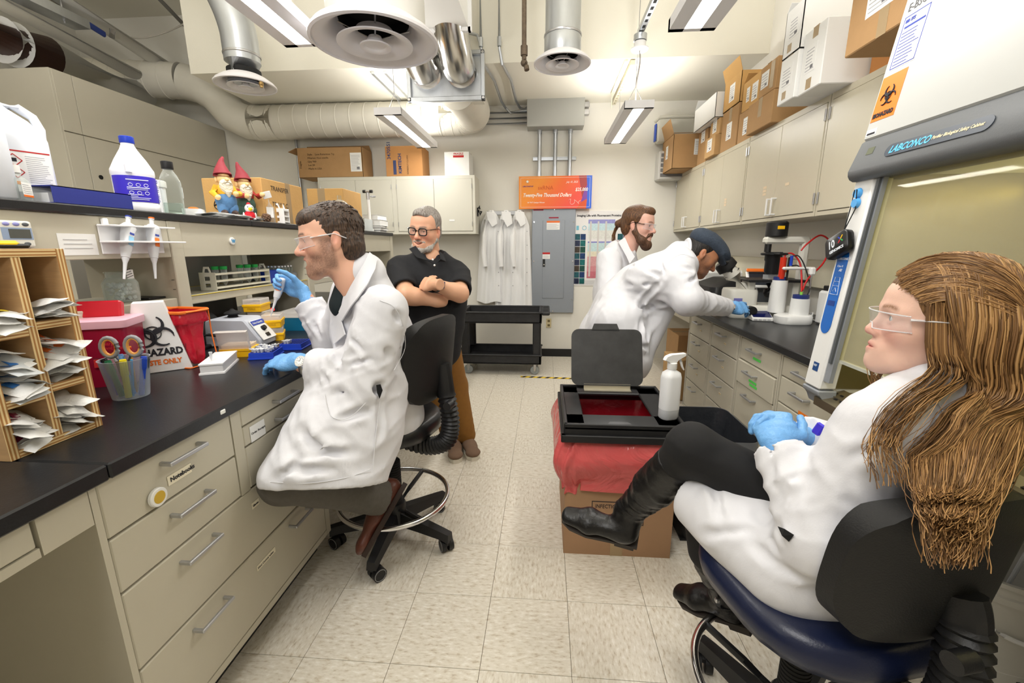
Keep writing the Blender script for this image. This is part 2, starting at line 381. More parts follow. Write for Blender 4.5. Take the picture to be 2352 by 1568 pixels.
# -- right bench
XG=1.14
wt=tag(B().bx(1.11,1.845,1.66,YB-.005,.876,.914,.004).done('worktop',black_top,smooth=0),'black epoxy worktop of the right bench carrying the microscope','worktop')
units=[(2.97,3.40,[.120,.348,.530,.707,.862],'fourth, farthest of the right-hand drawer cabinets beside the knee space',0),
       (2.535,2.965,[.120,.350,.531,.708,.862],'third beige drawer cabinet from the safety cabinet, right bench',0),
       (2.085,2.525,[.120,.376,.597,.735,.862],'second beige drawer cabinet from the safety cabinet, with green label strips',0),
       (1.64,2.08,[.120,.376,.735-.10,.735+.03,.862],'beige drawer cabinet right beside the safety cabinet',1)]
green_l=M('green_label',(90,220,90),.6); orange_l=M('orange_label',(245,130,30),.6); cream_l=MATS['cream_label']
for y0,y1,zs,lab,k in units:
    c=thing('drawer_cabinet','beige steel drawer cabinet, '+lab if not lab.startswith(('second','third','beige')) else lab,'cabinet',(1.45,(y0+y1)/2,0),group='right bench drawer cabinets',world=True)
    B().bx(XG+.021,1.839,y0+.001,y1-.001,.101,.875).bx(XG,1.84,y0,y0+.012,.1,.876).bx(XG,1.84,y1-.012,y1,.1,.876).bx(XG+.0005,XG+.02,y0+.0125,y1-.0125,.1005,.12).bx(XG+.0005,XG+.02,y0+.0125,y1-.0125,.862,.8755).done('body',beige,c,smooth=0)
    B().bx(XG+.06,1.8,y0,y1,0,.1).done('plinth',blackp,c,smooth=0)
    for q in range(4):
        z0,z1=zs[q],zs[q+1]
        d=drawer(c,XG,y0+.014,y1-.014,z0,z1,-1,[(y0+y1)/2+.02],L=.11,hz=z1-.045,proud=.008 if (q in(2,) and y0>2.0 and y0<2.2) else 0)
        yc=(y0+y1)/2
        if 2.0<y0<2.2:
            n=[0,0,2,1][q]
            for g in range(n):
                lp=B(); patch(lp,(XG-.0015-.008*(q==2),yc+.045-.01*g,z1-.092-.02*g),(0,-1,0),(0,0,1),0,.085,0,.013); lp.done('label',green_l,d,smooth=0)
        elif y0>2.1 and q>0:
            lp=B(); patch(lp,(XG-.001,yc-.01,z1-.098),(0,-1,0),(0,0,1),0,.036,0,.013); lb=lp.done('label',cream_l,d,smooth=0)
            lp=B(); patch(lp,(XG-.0022,yc-.014,z1-.094),(0,-1,0),(0,0,1),0,.028,0,.005); lp.done('print',M('label_wear',(200,170,120),.7),lb,smooth=0)
        elif y0<2 and q==2:
            lp=B(); patch(lp,(XG-.0012,yc+.03,z0+.004),(0,-1,0),(0,0,1),0,.13,0,.016); lp.done('label',orange_l,d,smooth=0)
# apron over the far knee space on the right
c=thing('bench_apron','beige apron drawer under the right worktop beside the bent man\'s sleeve','cabinet',(1.4,4.3,.78),world=True)
B().bx(XG+.02,1.84,3.405,YB-.02,.772,.876).done('body',beige,c,smooth=0)
drawer(c,XG+.002,3.42,3.95,.775,.872,-1); drawer(c,XG+.002,3.96,4.5,.775,.872,-1); drawer(c,XG+.002,4.51,5.3,.775,.872,-1)
# -- right wall cupboards
ucab=M('wall_cabinet_enamel',(200,193,172),.3,noise=.03,nscale=3)
names=['nearest the safety cabinet, below the large white boxes','second from the safety cabinet, below the brown cartons','third from the safety cabinet','farthest, touching the back wall']
for i,(y0,y1) in enumerate(((1.70,2.605),(2.612,3.53),(3.537,4.44),(4.447,5.32))):
    c=thing('wall_cupboard','beige two-door wall cupboard, '+names[i],'cupboard',(1.67,(y0+y1)/2,1.535),group='wall cupboards over the right bench',world=True)
    B().bx(1.5205,XR-.004,y0+.0005,y1-.0005,1.5355,2.1575).bx(1.50,1.52,y0,y0+.016,1.535,2.158).bx(1.50,1.52,y1-.016,y1,1.535,2.158).bx(1.5005,1.52,y0+.0165,y1-.0165,2.125,2.1575).bx(1.5005,1.52,y0+.0165,y1-.0165,1.5355,1.557).done('body',ucab,c,smooth=0)
    ym=(y0+y1)/2
    for k,(a,bb) in enumerate(((y0+.018,ym-.0015),(ym+.0015,y1-.018))):
        d=B().bx(1.496,1.516,a,bb,1.560,2.122,.002).done('door',ucab,c,smooth=0)
        hy=ym+(-.030 if k==0 else .030)
        handle(B(),(1.496,hy,1.625),(0,0,1),.1,(-1,0,0)).done('handle',white_mat,d,smooth=0)
        for z in (1.63,2.06):
            yy=a-.004 if k==0 else bb+.004
            B().cyl((1.492,yy,z-.03),(1.492,yy,z+.03),.005,n=8).done('hinge',steel,d)
    if i in (1,2):
        for y,z,n in (((ym+.16,1.71,3),(ym-.12,1.74,1)) if i==1 else ((ym-.1,1.70,3),)):
            for q in range(n):
                lp=B(); patch(lp,(1.4955,y,z+q*.022),(0,-1,0),(0,0,1),0,.045,0,.017); lp.done('label',M('wall_label',(226,206,176),.7),c,smooth=0)
# == back wall
c=thing('wall_cupboard','beige wall cupboard on the back wall with cartons on top','cupboard',(-1.7,5.15,1.52),world=True)
B().bx(-2.6195,-.8005,5.0205,YB-.002,1.5205,2.1545).bx(-2.5995,-1.7555,5.0005,5.02,2.12,2.1545).bx(-1.6995,-.8305,5.0005,5.02,2.12,2.1545).bx(-2.5995,-1.7555,5.0005,5.02,1.5205,1.55).bx(-1.6995,-.8305,5.0005,5.02,1.5205,1.55).bx(-2.62,-2.6,5,5.02,1.52,2.155).bx(-.83,-.8,5,5.02,1.52,2.155).bx(-1.755,-1.70,5,5.02,1.52,2.155).done('body',M('back_cab_enamel',(212,209,196),.42),c,smooth=0)
for a,bb in ((-2.598,-2.18),(-2.177,-1.757),(-1.698,-1.27),(-1.267,-.832)):
    d=B().bx(a,bb,4.994,5.014,1.552,2.118,.002).done('door',MATS['back_cab_enamel'],c,smooth=0)
    for z in (1.63,2.04): B().cyl((a+.003 if a in(-2.598,-1.698) else bb-.003,4.991,z-.025),(a+.003 if a in(-2.598,-1.698) else bb-.003,4.991,z+.025),.004,n=8).done('hinge',steel,d)
    if a==-1.267:
        lp=B(); patch(lp,(-1.1,4.9925,1.66),(1,0,0),(0,0,1),0,.06,0,.02); lp.done('label',paper,d,smooth=0)
hk=B(); hk.box((-.793,5.15,1.77),(.010,.05,.10),.004).tube([(-.788,5.15,1.81),(-.775,5.15,1.84),(-.77,5.15,1.80)],.008).tube([(-.79,5.15,1.79),(-.765,5.15,1.74),(-.755,5.15,1.78)],.016)
tag(hk.done('wall_hook',blackp),'small black hook on the side of the back wall cupboard','hook')
# ceremonial cheque
def cheque_mat():
    m=bpy.data.materials.new('cheque_print'); m.use_nodes=True; nt=m.node_tree; b=nt.nodes['Principled BSDF']; b.inputs['Roughness'].default_value=.35
    tc=nt.nodes.new('ShaderNodeTexCoord'); sp=nt.nodes.new('ShaderNodeSeparateXYZ'); nt.links.new(tc.outputs['Generated'],sp.inputs[0])
    ad=nt.nodes.new('ShaderNodeMath'); ad.operation='MULTIPLY_ADD'; ad.inputs[1].default_value=-.35; nt.links.new(sp.outputs[2],ad.inputs[0]); nt.links.new(sp.outputs[0],ad.inputs[2])
    r=nt.nodes.new('ShaderNodeValToRGB'); e=r.color_ramp.elements; e[0].position=-0.0; e[0].color=S(246,146,20); e[1].position=.65; e[1].color=S(236,78,60); x=e.new(.3); x.color=S(242,108,36)
    nt.links.new(ad.outputs[0],r.inputs[0]); nt.links.new(r.outputs[0],b.inputs['Base Color']); return m
q=thing('ceremonial_cheque','large orange and blue presentation cheque for $25,000 above the electrical panel','cheque',(.1,5.3,1.8),world=True)
CX0,CX1,CZ0,CZ1,CY=-.32,.525,1.808,2.172,5.26
B().bx(CX0,CX1,CY,CY+.012,CZ0,CZ1,.001).done('board',cheque_mat(),q,smooth=0)
_lay=[0]
def tri(name,pts,m):
    _lay[0]+=1; b=B(); b.prism([(CX0+(CX1-CX0)*u,CZ0+(CZ1-CZ0)*v) for u,v in pts],CY-.0003*_lay[0],CY+.0002,'y'); return b.done(name,m,q,smooth=0)
tri('blue_band',[(.90,0),(1,0),(1,1),(.925,1),(.89,.45)],M('cheque_blue',(50,100,215),.4))
tri('maroon_facet',[(.82,1),(.925,1),(.94,.55),(.87,.35)],M('cheque_maroon',(170,62,60),.4))
tri('purple_facet',[(.85,.15),(.94,.30),(.94,.75),(.905,.6)],M('cheque_purple',(130,70,160),.4))
tri('orange_facet',[(.80,.0),(.93,.0),(.94,.3),(.86,.2)],M('cheque_orange',(214,84,40),.4))
wi=M('white_ink',(255,250,240),.6)
b=B()
for x0,x1,z0,z1 in ((.025,.975,.05,.056),(.025,.975,.944,.95),(.025,.028,.05,.95),(.972,.975,.05,.95)):
    b.bx(CX0+x0*.845,CX0+x1*.845,CY-.0022,CY-.0014,CZ0+z0*.364,CZ0+z1*.364)
b.done('border',wi,q,smooth=0)
text('Twenty-Five Thousand Dollars',.058,'lettering',wi,q,(CX0+.045,CY-.002,CZ0+.135),(1,0,0),(0,0,1),bold=.0010,shear=.35,sx=.78)
text('$25,000',.052,'lettering',wi,q,(CX1-.19,CY-.002,CZ0+.195),(1,0,0),(0,0,1),bold=.0008,shear=.2,sx=.85)
text('July 10, 2025',.032,'lettering',wi,q,(CX0+.55,CY-.002,CZ0+.285),(1,0,0),(0,0,1),shear=.35,sx=.8)
text('S4 TNT Catalyst Winner',.020,'lettering',wi,q,(CX0+.10,CY-.002,CZ0+.065),(1,0,0),(0,0,1),bold=.0003)
text('sxRNA',.062,'lettering',M('cheque_shadow_ink',(214,92,20),.5),q,(CX0+.22,CY-.002,CZ0+.215),(1,0,0),(0,0,1))
text('LAB STARTUP',.020,'lettering',M('violet_ink',(110,50,120),.5),q,(CX0+.045,CY-.002,CZ0+.245),(1,0,0),(0,0,1),bold=.0006)
b=B(); b.lathe([(0,CY-.0022),(.013,CY-.0022),(.013,CY-.0012),(0,CY-.0012)],(CX0+.1,0,CZ0+.305),n=16,axis='y')
for a in range(6): b.tube([(CX0+.1+.013*math.cos(a*PI/3),CY-.002,CZ0+.305+.013*math.sin(a*PI/3)),(CX0+.1+.024*math.cos(a*PI/3),CY-.002,CZ0+.305+.024*math.sin(a*PI/3))],.002,n=5)
b.done('emblem',wi,q)
pts=[(CX0+.58+.14*t+.012*math.sin(t*19),CY-.002,CZ0+.075+.032*math.sin(t*13+.6)*(1-.4*t)) for t in [i/40 for i in range(41)]]
B().tube(pts,.0014,n=5).done('signature',wi,q)
# electrical panel
q=thing('electrical_panel','tall grey steel breaker panel on the back wall below the cheque','panel',(.09,5.3,.57),world=True)
gp=M('panel_grey',(150,156,164),.38,.3,noise=.03,nscale=3)
B().bx(-.165,.352,5.285,YB-.001,.57,1.815,.006).done('box',gp,q,smooth=0)
B().bx(-.035,.225,5.278,5.2855,.75,1.68,.003).done('door',gp,q,smooth=0)
for x,z in ((-.14,.62),(-.14,1.2),(-.14,1.66),(.33,.74),(.33,1.2),(.33,1.66),(.1,1.8),(.1,.59)): B().cyl((x,5.279,z),(x,5.286,z),.008,n=10).done('screw',chrome,q)
b=B().bx(-.032,-.003,5.27,5.278,1.135,1.225,.002); l=b.done('latch',blackp,q,smooth=0); B().cyl((-.017,5.268,1.16),(-.017,5.2712,1.16),.008,n=10).done('lock',chrome,l)
for x0,x1,z0,z1,mm in ((.01,.165,1.57,1.672,paper),(-.035,.055,1.228,1.305,paper),(.035,.15,1.70,1.716,M('maroon_plate',(150,40,60),.5)),(-.15,-.03,1.79,1.805,MATS['maroon_plate'])):
    lp=B(); patch(lp,(x0,5.2775 if z1<1.69 else 5.2845,z0),(1,0,0),(0,0,1),0,x1-x0,0,z1-z0); lb=lp.done('sticker',mm,q,smooth=0)
    if mm is paper:
        lp=B(); patch(lp,(x0,5.2765,z1-.022),(1,0,0),(0,0,1),0,x1-x0,0,.022); lp.done('sticker_header',M('warn_orange',(235,120,60),.6) if x1>.1 else ink_r,lb,smooth=0)
        lp=B(); lines_print(lp,(x0,5.2765,z0),(1,0,0),(0,0,1),.008,x1-x0-.008,[.012+.012*k for k in range(int((z1-z0-.04)/.012))],.003,R); lp.done('print',M('grey_ink',(182,182,186),.8),lb,smooth=0)
# conduits & junction box
q=thing('junction_box','grey steel junction box high on the back wall with conduits leaving it','box',(.09,5.2,2.67),world=True)
jb=M('junction_grey',(172,172,166),.5,.2)
B().bx(-.225,.405,5.13,YB-.001,2.67,3.06,.004).done('box',jb,q,smooth=0)
for k in range(3):
    b=B(); z=2.80+k*.075; b.bx(.405,.46,5.2,5.27,z,z+.055,.003); b.bx(.46,.465,5.215,5.255,z+.01,z+.045); b.done('outlet_plate',steel,q,smooth=0)
for x in (-.085,.095,.265):
    q=tag(B().cyl((x,5.285,1.815),(x,5.285,2.675),.022,n=14).cyl((x,5.285,2.63),(x,5.285,2.68),.028,n=14).done('conduit',galv,None),{-.085:'left',.095:'middle',.265:'right'}[x]+' of three vertical steel conduits above the cheque','conduit','conduits between panel and junction box')
q=tag(B().bx(-.16,.34,5.305,YB,2.35,2.385,.002).bx(-.16,.34,5.30,5.306,2.35,2.356).bx(-.16,.34,5.30,5.306,2.379,2.385).done('strut_channel',galv,None,smooth=0),'slotted steel strut behind the three vertical conduits','strut')
for k,z in enumerate((2.745,2.80,2.86)):
    q=tag(B().tube([(-1.2,5.28,z),(-.22,5.28,z)],.014,n=10).done('conduit',galv),['lowest','middle','top'][k]+' of the horizontal steel conduits left of the junction box','conduit','horizontal conduits to the junction box')
for k,(xa,za) in enumerate(((-.56,2.98),(-.40,2.98))):
    pts=[(xa-.02,4.12,ZC),(xa-.02,4.12,3.05),(xa,4.14,2.93),(xa+.05,4.5,2.925),(xa+.06,5.1,2.92),(xa+.09,5.25,2.90),(xa+.14,5.28,2.86+.03*k),(-.22,5.28,2.88+.03*k)]
    q=tag(B().tube(pts,.013,n=10).cyl((xa-.02,4.12,3.06),(xa-.02,4.12,3.13),.019,n=10).done('conduit',galv),['left','right'][k]+' bent steel conduit dropping over the bulkhead to the junction box','conduit','bent conduits')
pts=[(-.75,4.1,3.16),(-.62,4.1,3.16),(-.575,4.1,3.14),(-.56,4.1,3.09),(-.56,4.1,3.0)]
q=tag(B().tube([(-.9,4.13,3.17),(-.68,4.12,3.17),(-.61,4.12,3.15),(-.585,4.12,3.08)],.013,n=10).done('conduit',galv),'short conduit elbow beside the silver duct collar','conduit')
b=B().cyl((-.165,3.3,ZC),(-.165,3.3,2.62),.016,n=12).cyl((-.165,3.3,2.66),(-.165,3.3,2.72),.024,n=12).sph((-.165,3.3,2.615),.024,n=12).tube([(-.165,3.3,2.63),(-.15,3.29,2.59),(-.145,3.285,2.565)],.018,n=10)
tag(b.done('sprinkler_pipe',M('rusty_pipe',(112,98,82),.7,.4,noise=.4,nscale=30)),'rusty brown sprinkler drop pipe hanging beside the round duct','pipe')
q=thing('wall_outlet','beige double wall outlet beside the black cart','outlet',(.05,5.32,.43),world=True)
B().bx(.02,.085,5.322,YB,.375,.49,.003).done('plate',M('ivory',(214,200,160),.5),q,smooth=0)
for z in (.405,.46): B().bx(.038,.067,5.3195,5.3225,z-.014,z+.014,.003).done('socket',M('ivory_dark',(120,105,70),.5),q,smooth=0)
# coat rack with lab coats
q=thing('coat_rack','aluminium wall rail carrying the hanging lab coats','rack',(-.48,5.31,1.75),world=True)
B().bx(-.71,-.27,5.318,YB,1.745,1.795,.012,3).done('rail',alu,q,smooth=0)
for x in (-.655,-.475,-.315):
    B().tube([(x,5.318,1.77),(x,5.28,1.765),(x,5.272,1.785)],.006,n=8).done('peg',steel,q)
cotton=M('lab_coat_cotton',(243,243,243),.85,bump=.10,bscale=120)
def hung_coat(x,w0,w1,zt,zb,lab,seed,skew=0):
    rr=random.Random(seed); ph=[rr.random()*6 for _ in range(5)]
    q=thing('hanging_lab_coat',lab,'lab coat',(x,5.29,zb),group='white lab coats on the rail',world=True)
    def fn(u,v,front=1,x=x,sw=1):
        t=v; w=w0*.10+(w0*.5-w0*.10)*min(1,t/.16)**.7 if t<.16 else w0*.5+(w1*.5-w0*.5)*(t-.16)/.84
        s=(u-.5)*2; z=zt-(zt-zb)*t+.012*math.sin(9*u+ph[3])*t
        fold=.016*math.sin(s*7+ph[0])+.010*math.sin(s*13+ph[1]+t*3)
        return (x+skew*t+s*w, 5.298-.07*(1-s*s)**.5*(.35+.65*min(1,t*4))+fold*min(1,t*3)*.9, z)
    b=B().grid(lambda u,v:fn(u,v),36,26)
    b.solid(.003); b.done('coat_body',cotton,q,smooth=60)
    # sleeve hanging in front
    pts=[(x-w0*.18,5.22,zt-.12),(x-w0*.27,5.195,zt-.3),(x-w0*.30,5.19,zt-.5),(x-w0*.24,5.185,zt-.66)]
    B().tube([Vector(p)+Vector((skew*.3,0,0)) for p in pts],[.045,.062,.056,.046],n=12,flat=.6).done('sleeve',cotton,q,smooth=60)
    B().prism([(x-.05,zt-.02),(x+.06,zt-.03),(x+.085,zt-.16),(x+.02,zt-.2),(x-.035,zt-.11)],5.205,5.222,'y',.004).done('collar',cotton,q)
    for k in range(5): B().cyl((x+w1*.28+skew*.5,5.205,zt-.25-.16*k),(x+w1*.28+skew*.5,5.215,zt-.25-.16*k),.006,n=8).done('snap',M('snap_grey',(170,170,172),.4,.5),q)
hung_coat(-.655,.26,.36,1.80,.70,'leftmost white lab coat hanging on the wall rail, hem showing',1,-.02)
hung_coat(-.475,.22,.30,1.80,.62,'middle white lab coat hanging on the wall rail, partly covered',2,0)
hung_coat(-.315,.24,.34,1.80,.64,'rightmost white lab coat on the rail, next to the grey panel',3,.0)
# poster
q=thing('protein_poster','large printed poster with colour tables behind the ponytailed man','poster',(.66,5.32,.9),world=True)
B().bx(.345,.995,5.322,YB,.905,1.785).done('sheet',M('poster_sheet',(232,230,228),.25),q,smooth=0)
def pr(x0,x1,z0,z1,m,n='print',y=5.3215):
    return B().bx(.345+x0,.345+x1,y-.0008,y,.905+z0,.905+z1).done(n,m,q,smooth=0)
text('Imaging Life with Fluorescent Proteins',.034,'title',ink,q,(.37,5.3205,.905+.815),(1,0,0),(0,0,1),bold=.001,sx=.98)
cols=[(.655,.70,(150,150,205)),(.575,.655,(196,220,226)),(.48,.575,(222,222,216)),(.43,.447,(140,140,200)),(.33,.43,(196,220,222)),(.27,.33,(228,220,196)),(.155,.27,(214,160,162)),(.09,.155,(210,140,146)),(.01,.09,(196,110,122))]
for k,(a,bb,cc) in enumerate(cols): pr(.16,.475,a+.08,bb+.08,M('poster_band_%d'%k,cc,.5,noise=.15,nscale=60),'table_band')
for k in range(8):
    for s_ in range(2):
        for xo in (0.0,.505):
            if xo>0 and k>5: continue
            cc=[(30,90,100),(24,60,110),(40,50,80),(20,110,110),(70,60,50),(24,80,70)][(k*2+s_)%6]
            pr(xo+.006+.066*s_,xo+.068+.066*s_,.545-.075*k,.615-.075*k,M('micrograph_%d'%((k*2+s_)%6),cc,.4,noise=.5,nscale=55),'micrograph')
for k in range(5): pr(.02,.60,.012+.012*k,.016+.012*k,MATS['grey_ink'],'caption')
for k in range(3): pr(.18+.09*k,.20+.09*k,.11,.76,M('poster_rule',(205,200,196),.5),'rule',5.3207)
pr(.02,.05,.66,.71,M('poster_cyan',(120,190,210),.5),'diagram');
B().lathe([(.02,5.3205),(.026,5.3205),(.026,5.3195),(.02,5.3195),(.02,5.3205)],(.345+.115,0,.905+.685),n=20,axis='y',cap=False).done('diagram',MATS['poster_cyan'],q)
# hazard tape on the floor
haz=M('hazard_yellow',(240,200,30),.5)
def haztape(name,p0,p1,lab,w=.05):
    p0,p1=Vector(p0),Vector(p1); d=p1-p0; L=d.length; d.normalize(); s=Vector((-d.y,d.x,0)); q=thing(name,lab,'floor tape',p0,world=True)
    b=B(); patch(b,p0,d,s,0,L,-w/2,w/2,.0006); b.done('strip',haz,q,smooth=0); b=B(); k=0; st=.085
    while k*st<L-.05:
        a=k*st
        b.quad(*[p0+d*x+s*y+Vector((0,0,.0012)) for x,y in ((a,-w/2),(a+.04,-w/2),(a+.075,w/2),(a+.035,w/2))]); k+=1
    b.done('black_stripe',blackm,q,smooth=0)
haztape('hazard_tape',(-.25,4.42,.0005),(.45,4.38,.0005),'black and yellow floor tape running along in front of the cart')
haztape('hazard_tape',(.42,5.2,.0005),(.47,4.42,.0005),'short black and yellow floor tape running toward the baseboard')
# utility cart
def cart():
    q=thing('utility_cart','black plastic two-shelf utility cart in front of the hanging coats','cart',(-.45,4.75,0),world=True)
    m=M('cart_plastic',(38,38,40),.55,noise=.35,nscale=14,bump=.15,bscale=200)
    X0,X1,Y0,Y1=-.905,-.03,4.46,4.98
    def tray(z0,z1,x1,nm):
        b=B(); b.bx(X0,x1,Y0,Y1,z0,z0+.02,.005); b.bx(X0,x1,Y0,Y0+.03,z0,z1,.008); b.bx(X0,x1,Y1-.03,Y1,z0,z1,.008); b.bx(X0,X0+.03,Y0,Y1,z0,z1,.008); b.bx(x1-.03,x1,Y0,Y1,z0,z1,.008)
        b.bx(X0-.01,x1+.01,Y0-.012,Y0+.03,z1-.018,z1,.006); b.bx(X0-.01,x1+.01,Y1-.03,Y1+.012,z1-.018,z1,.006)
        return b.done(nm,m,q,smooth=0)
    tray(.575,.70,X1,'top_tray'); tray(.125,.235,X1,'bottom_tray')
    b=B(); b.bx(X1,X1+.085,Y0-.012,Y1+.012,.665,.70,.01); b.done('handle_shelf',m,q,smooth=0)
    for y in (Y0+.04,Y0+.28): B().bx(X1+.012,X1+.07,y,y+.18,.6995,.7012).done('tool_well',blackm,q,smooth=0)
    for x in (X0,X1-.10):
        for y in (Y0,Y1-.07): B().bx(x+.005,x+.09,y+.006,y+.064,.22,.59,.012).done('post',m,q,smooth=0)
    for x in (X0+.07,X1-.07):
        for y in (Y0+.06,Y1-.06):
            w=B().lathe([(0,-.014),(.030,-.014),(.046,-.012),(.05,-.006),(.05,.006),(.046,.012),(.030,.014),(0,.014)],(x,y,.05),n=20,axis='y').done('caster_wheel',M('caster_grey',(150,155,155),.5),q)
            B().bx(x-.016,x+.016,y-.022,y+.022,.06,.127,.004).bx(x-.01,x+.01,y-.024,y-.018,.04,.09).done('caster_fork',steel,w,smooth=0)
cart()
# == lamps
lens=M('lamp_lens',(255,252,244),.5,emit=3.0)
lampw=M('lamp_housing',(236,236,240),.5)
def lamp(xc,y0,lab,light=True):
    q=thing('pendant_lamp',lab,'lamp',(xc,y0+.6,2.42),group='linear pendant lamps',world=True)
    b=B(); x0,x1=xc-.112,xc+.112; y1=y0+1.2; z0,z1=2.42,2.475
    b.bx(x0,xc-.042,y0,y1,z0,z1).bx(xc+.042,x1,y0,y1,z0,z1).bx(x0,x1,y0,y0+.03,z0,z1).bx(x0,x1,y1-.03,y1,z0,z1).bx(xc-.045,xc+.045,y0+.02,y1-.02,z0+.012,z0+.03)
    b.done('housing',lampw,q,smooth=0)
    B().bx(xc-.042,xc+.042,y0+.03,y1-.03,z0+.003,z0+.011).done('lens',lens,q,smooth=0)
    for y in (y0+.2,y1-.2):
        for s in (-1,1): B().cyl((xc+s*.08,y,z1),(xc,y,z1+.16),.0022,n=6).done('hanger_wire',steel,q)
        B().cyl((xc,y,z1+.15),(xc,y,ZC if y<4.1 else 2.95),.003,n=6).done('suspension_cable',steel,q)
    for nm,e,z,rx in (('down_light',LAMP_DOWN,z0-.004,0),('up_light',LAMP_UP*(.45 if y0>3 else 1),z1+.01,PI)):
        l=bpy.data.lights.new(nm,'AREA'); l.shape='RECTANGLE'; l.size=.10; l.size_y=1.1; l.energy=e; l.color=(1,.975,.935)
        o=bpy.data.objects.new(nm,l); COL.objects.link(o); o.parent=q; o.matrix_parent_inverse=WORLD_ROOT[q]; o.location=(xc,(y0+y1)/2,z); o.rotation_euler=(rx,0,0)
lamp(-1.29,3.68,'white linear pendant lamp hanging near the back wall, left row')
lamp(-1.29,1.28,'white linear pendant lamp cut by the top edge, behind the big diffuser')
lamp(-3.3,.9,'unseen white linear pendant lamp added over the far left aisle to brighten the background')  # added lamp, out of view, brightens the cold room and left background
lamp(-3.3,-1.5,'unseen white linear pendant lamp added behind the camera to brighten the left side')  # second added lamp of that unseen row, more light for the left side
lamp(.71,3.68,'white linear pendant lamp hanging near the back wall, right row')
lamp(.71,1.28,'white linear pendant lamp cut by the top edge, above the white boxes')
# power cord and canopy above the right lamp
q=thing('ceiling_canopy','round white canopy with grey cord feeding the right pendant lamp','canopy',(.71,3.75,2.9),world=True)
B().lathe([(.0,.0),(.062,.0),(.068,.008),(.068,.014),(.045,.02),(.045,.06),(0,.06)],(.71,3.80,2.86)).done('canopy',white_mat,q)
B().lathe([(.0,.0),(.05,.0),(.05,.045),(0,.045)],(.71,3.80,2.925)).done('collar',galv,q)
pts=[(.71+.012*math.sin(t*7)*(1-t),3.80+.06*t,2.86-.385*t) for t in [i/16 for i in range(17)]]
B().tube(pts,.006,n=8).done('cord',M('grey_cord',(150,145,138),.6),q)
q=thing('slotted_strut','perforated steel strut carrying the canopy, running up out of view','strut',(.71,2.6,2.98),world=True)
b=B().bx(.69,.731,1.6,3.84,2.975,2.978).bx(.69,.693,1.6,3.84,2.975,3.015).bx(.728,.731,1.6,3.84,2.975,3.015); b.done('channel',galv,q,smooth=0)
for k in range(26):
    y=1.65+k*.084
    B().bx(.700,.721,y,y+.04,2.9742,2.9752).done('slot',blackm,q,smooth=0)
q=thing('slotted_strut','white perforated strut under the bulkhead beside the right lamp','strut',(.74,4.7,2.92),world=True)
B().bx(.71,.751,4.18,5.25,2.90,2.94,.002).done('channel',M('strut_cream',(214,208,184),.5),q,smooth=0)
for k in range(13):
    y=4.21+k*.08
    B().bx(.722,.739,y,y+.035,2.8992,2.9003).done('slot',M('slot_tan',(170,160,130),.7),q,smooth=0)
q=tag(B().bx(.66,.69,4.18,5.0,2.93,2.95).cyl((.675,5.0,2.95),(.675,5.0,2.80),.004,n=6).done('strut_rail',MATS['strut_cream'],None,smooth=0),'thin cream rail beside the perforated strut under the bulkhead','strut')
for k,x in enumerate((-1.62,-1.5,-1.33)):
    tag(B().bx(x,x+.03,4.25,5.0,2.925,2.949,.002).done('strut_channel',galv,None,smooth=0),['left','middle','right'][k]+' of three steel struts under the bulkhead above the left lamp','strut','struts under the bulkhead')
# == round diffusers
dif=M('diffuser_white',(238,236,240),.45)
def diffuser(c,R_,duct,lab,name='ceiling_diffuser',mduct=galv):
    s=R_/.3; q=thing(name,lab,'diffuser',c,world=True,group='round ceiling diffusers')
    def ring(r0,z0,r1,z1,n=48,nm='cone',t=.006):
        pr_=[]; k=10
        for i in range(k+1):
            u=i/k; pr_.append((r0+(r1-r0)*u, z0+(z1-z0)*(u**2.2)))
        outer=[(r,z) for r,z in pr_]; inner=[(r-.0,z+t*s) for r,z in reversed(pr_)]
        b=B(); b.rings([[Vector(c)+Vector((r*s*math.cos(2*PI*j/n),r*s*math.sin(2*PI*j/n),z*s)) for j in range(n)] for r,z in outer+inner],cap=False,closed=True)
        return b.done(nm,dif,q,smooth=70)
    ring(.30,.0,.165,.085,nm='outer_cone');
    B().rings([[Vector(c)+Vector((r*s*math.cos(2*PI*j/48),r*s*math.sin(2*PI*j/48),z*s)) for j in range(48)] for r,z in ((.290,-.008),(.303,-.004),(.303,.008),(.29,.012))],cap=False,closed=True).done('rim',dif,q,smooth=70)
    B().lathe([(.30*s,.004*s),(.285*s,.03*s),(.22*s,.075*s),(.18*s,.095*s)],c,n=48,cap=False).done('back_pan',dif,q,smooth=70)
    ring(.178,-.012,.085,.05,nm='middle_cone'); ring(.074,-.022,.03,.02,nm='inner_cone')
    B().lathe([(.0,-.004*s),(.06*s,-.012*s),(.07*s,-.02*s)],c,n=32,cap=False).done('centre_dish',dif,q,smooth=70)
    B().lathe([(.165*s,.09*s),(.165*s,.15*s),(0,.15*s)],c,n=32,cap=False).done('dark_throat',blackm,q)
    for a in range(4):
        t=a*PI/2+.4; B().tube([Vector(c)+Vector((.03*s*math.cos(t),.03*s*math.sin(t),.02*s)),Vector(c)+Vector((.165*s*math.cos(t),.165*s*math.sin(t),.07*s))],.004*s,n=6).done('strut',steel,q)
    return q
q=diffuser((-.845,2.30,2.35),.302,None,'huge round white air diffuser hanging at the top centre')
B().lathe([(.235,.05),(.235,.5),(.235,ZC-2.35)],(-.845,2.34,2.35),n=40,cap=False).done('neck_duct',M('duct_white',(238,237,233),.5),q)
q=diffuser((.10,3.37,2.625),.198,None,'small round air diffuser below the straight silver duct')
B().lathe([(.125,.04),(.128,.05),(.128,.17),(.122,.18),(.122,ZC-2.625)],(.10,3.37,2.625),n=32,cap=False).done('neck_duct',galv,q)
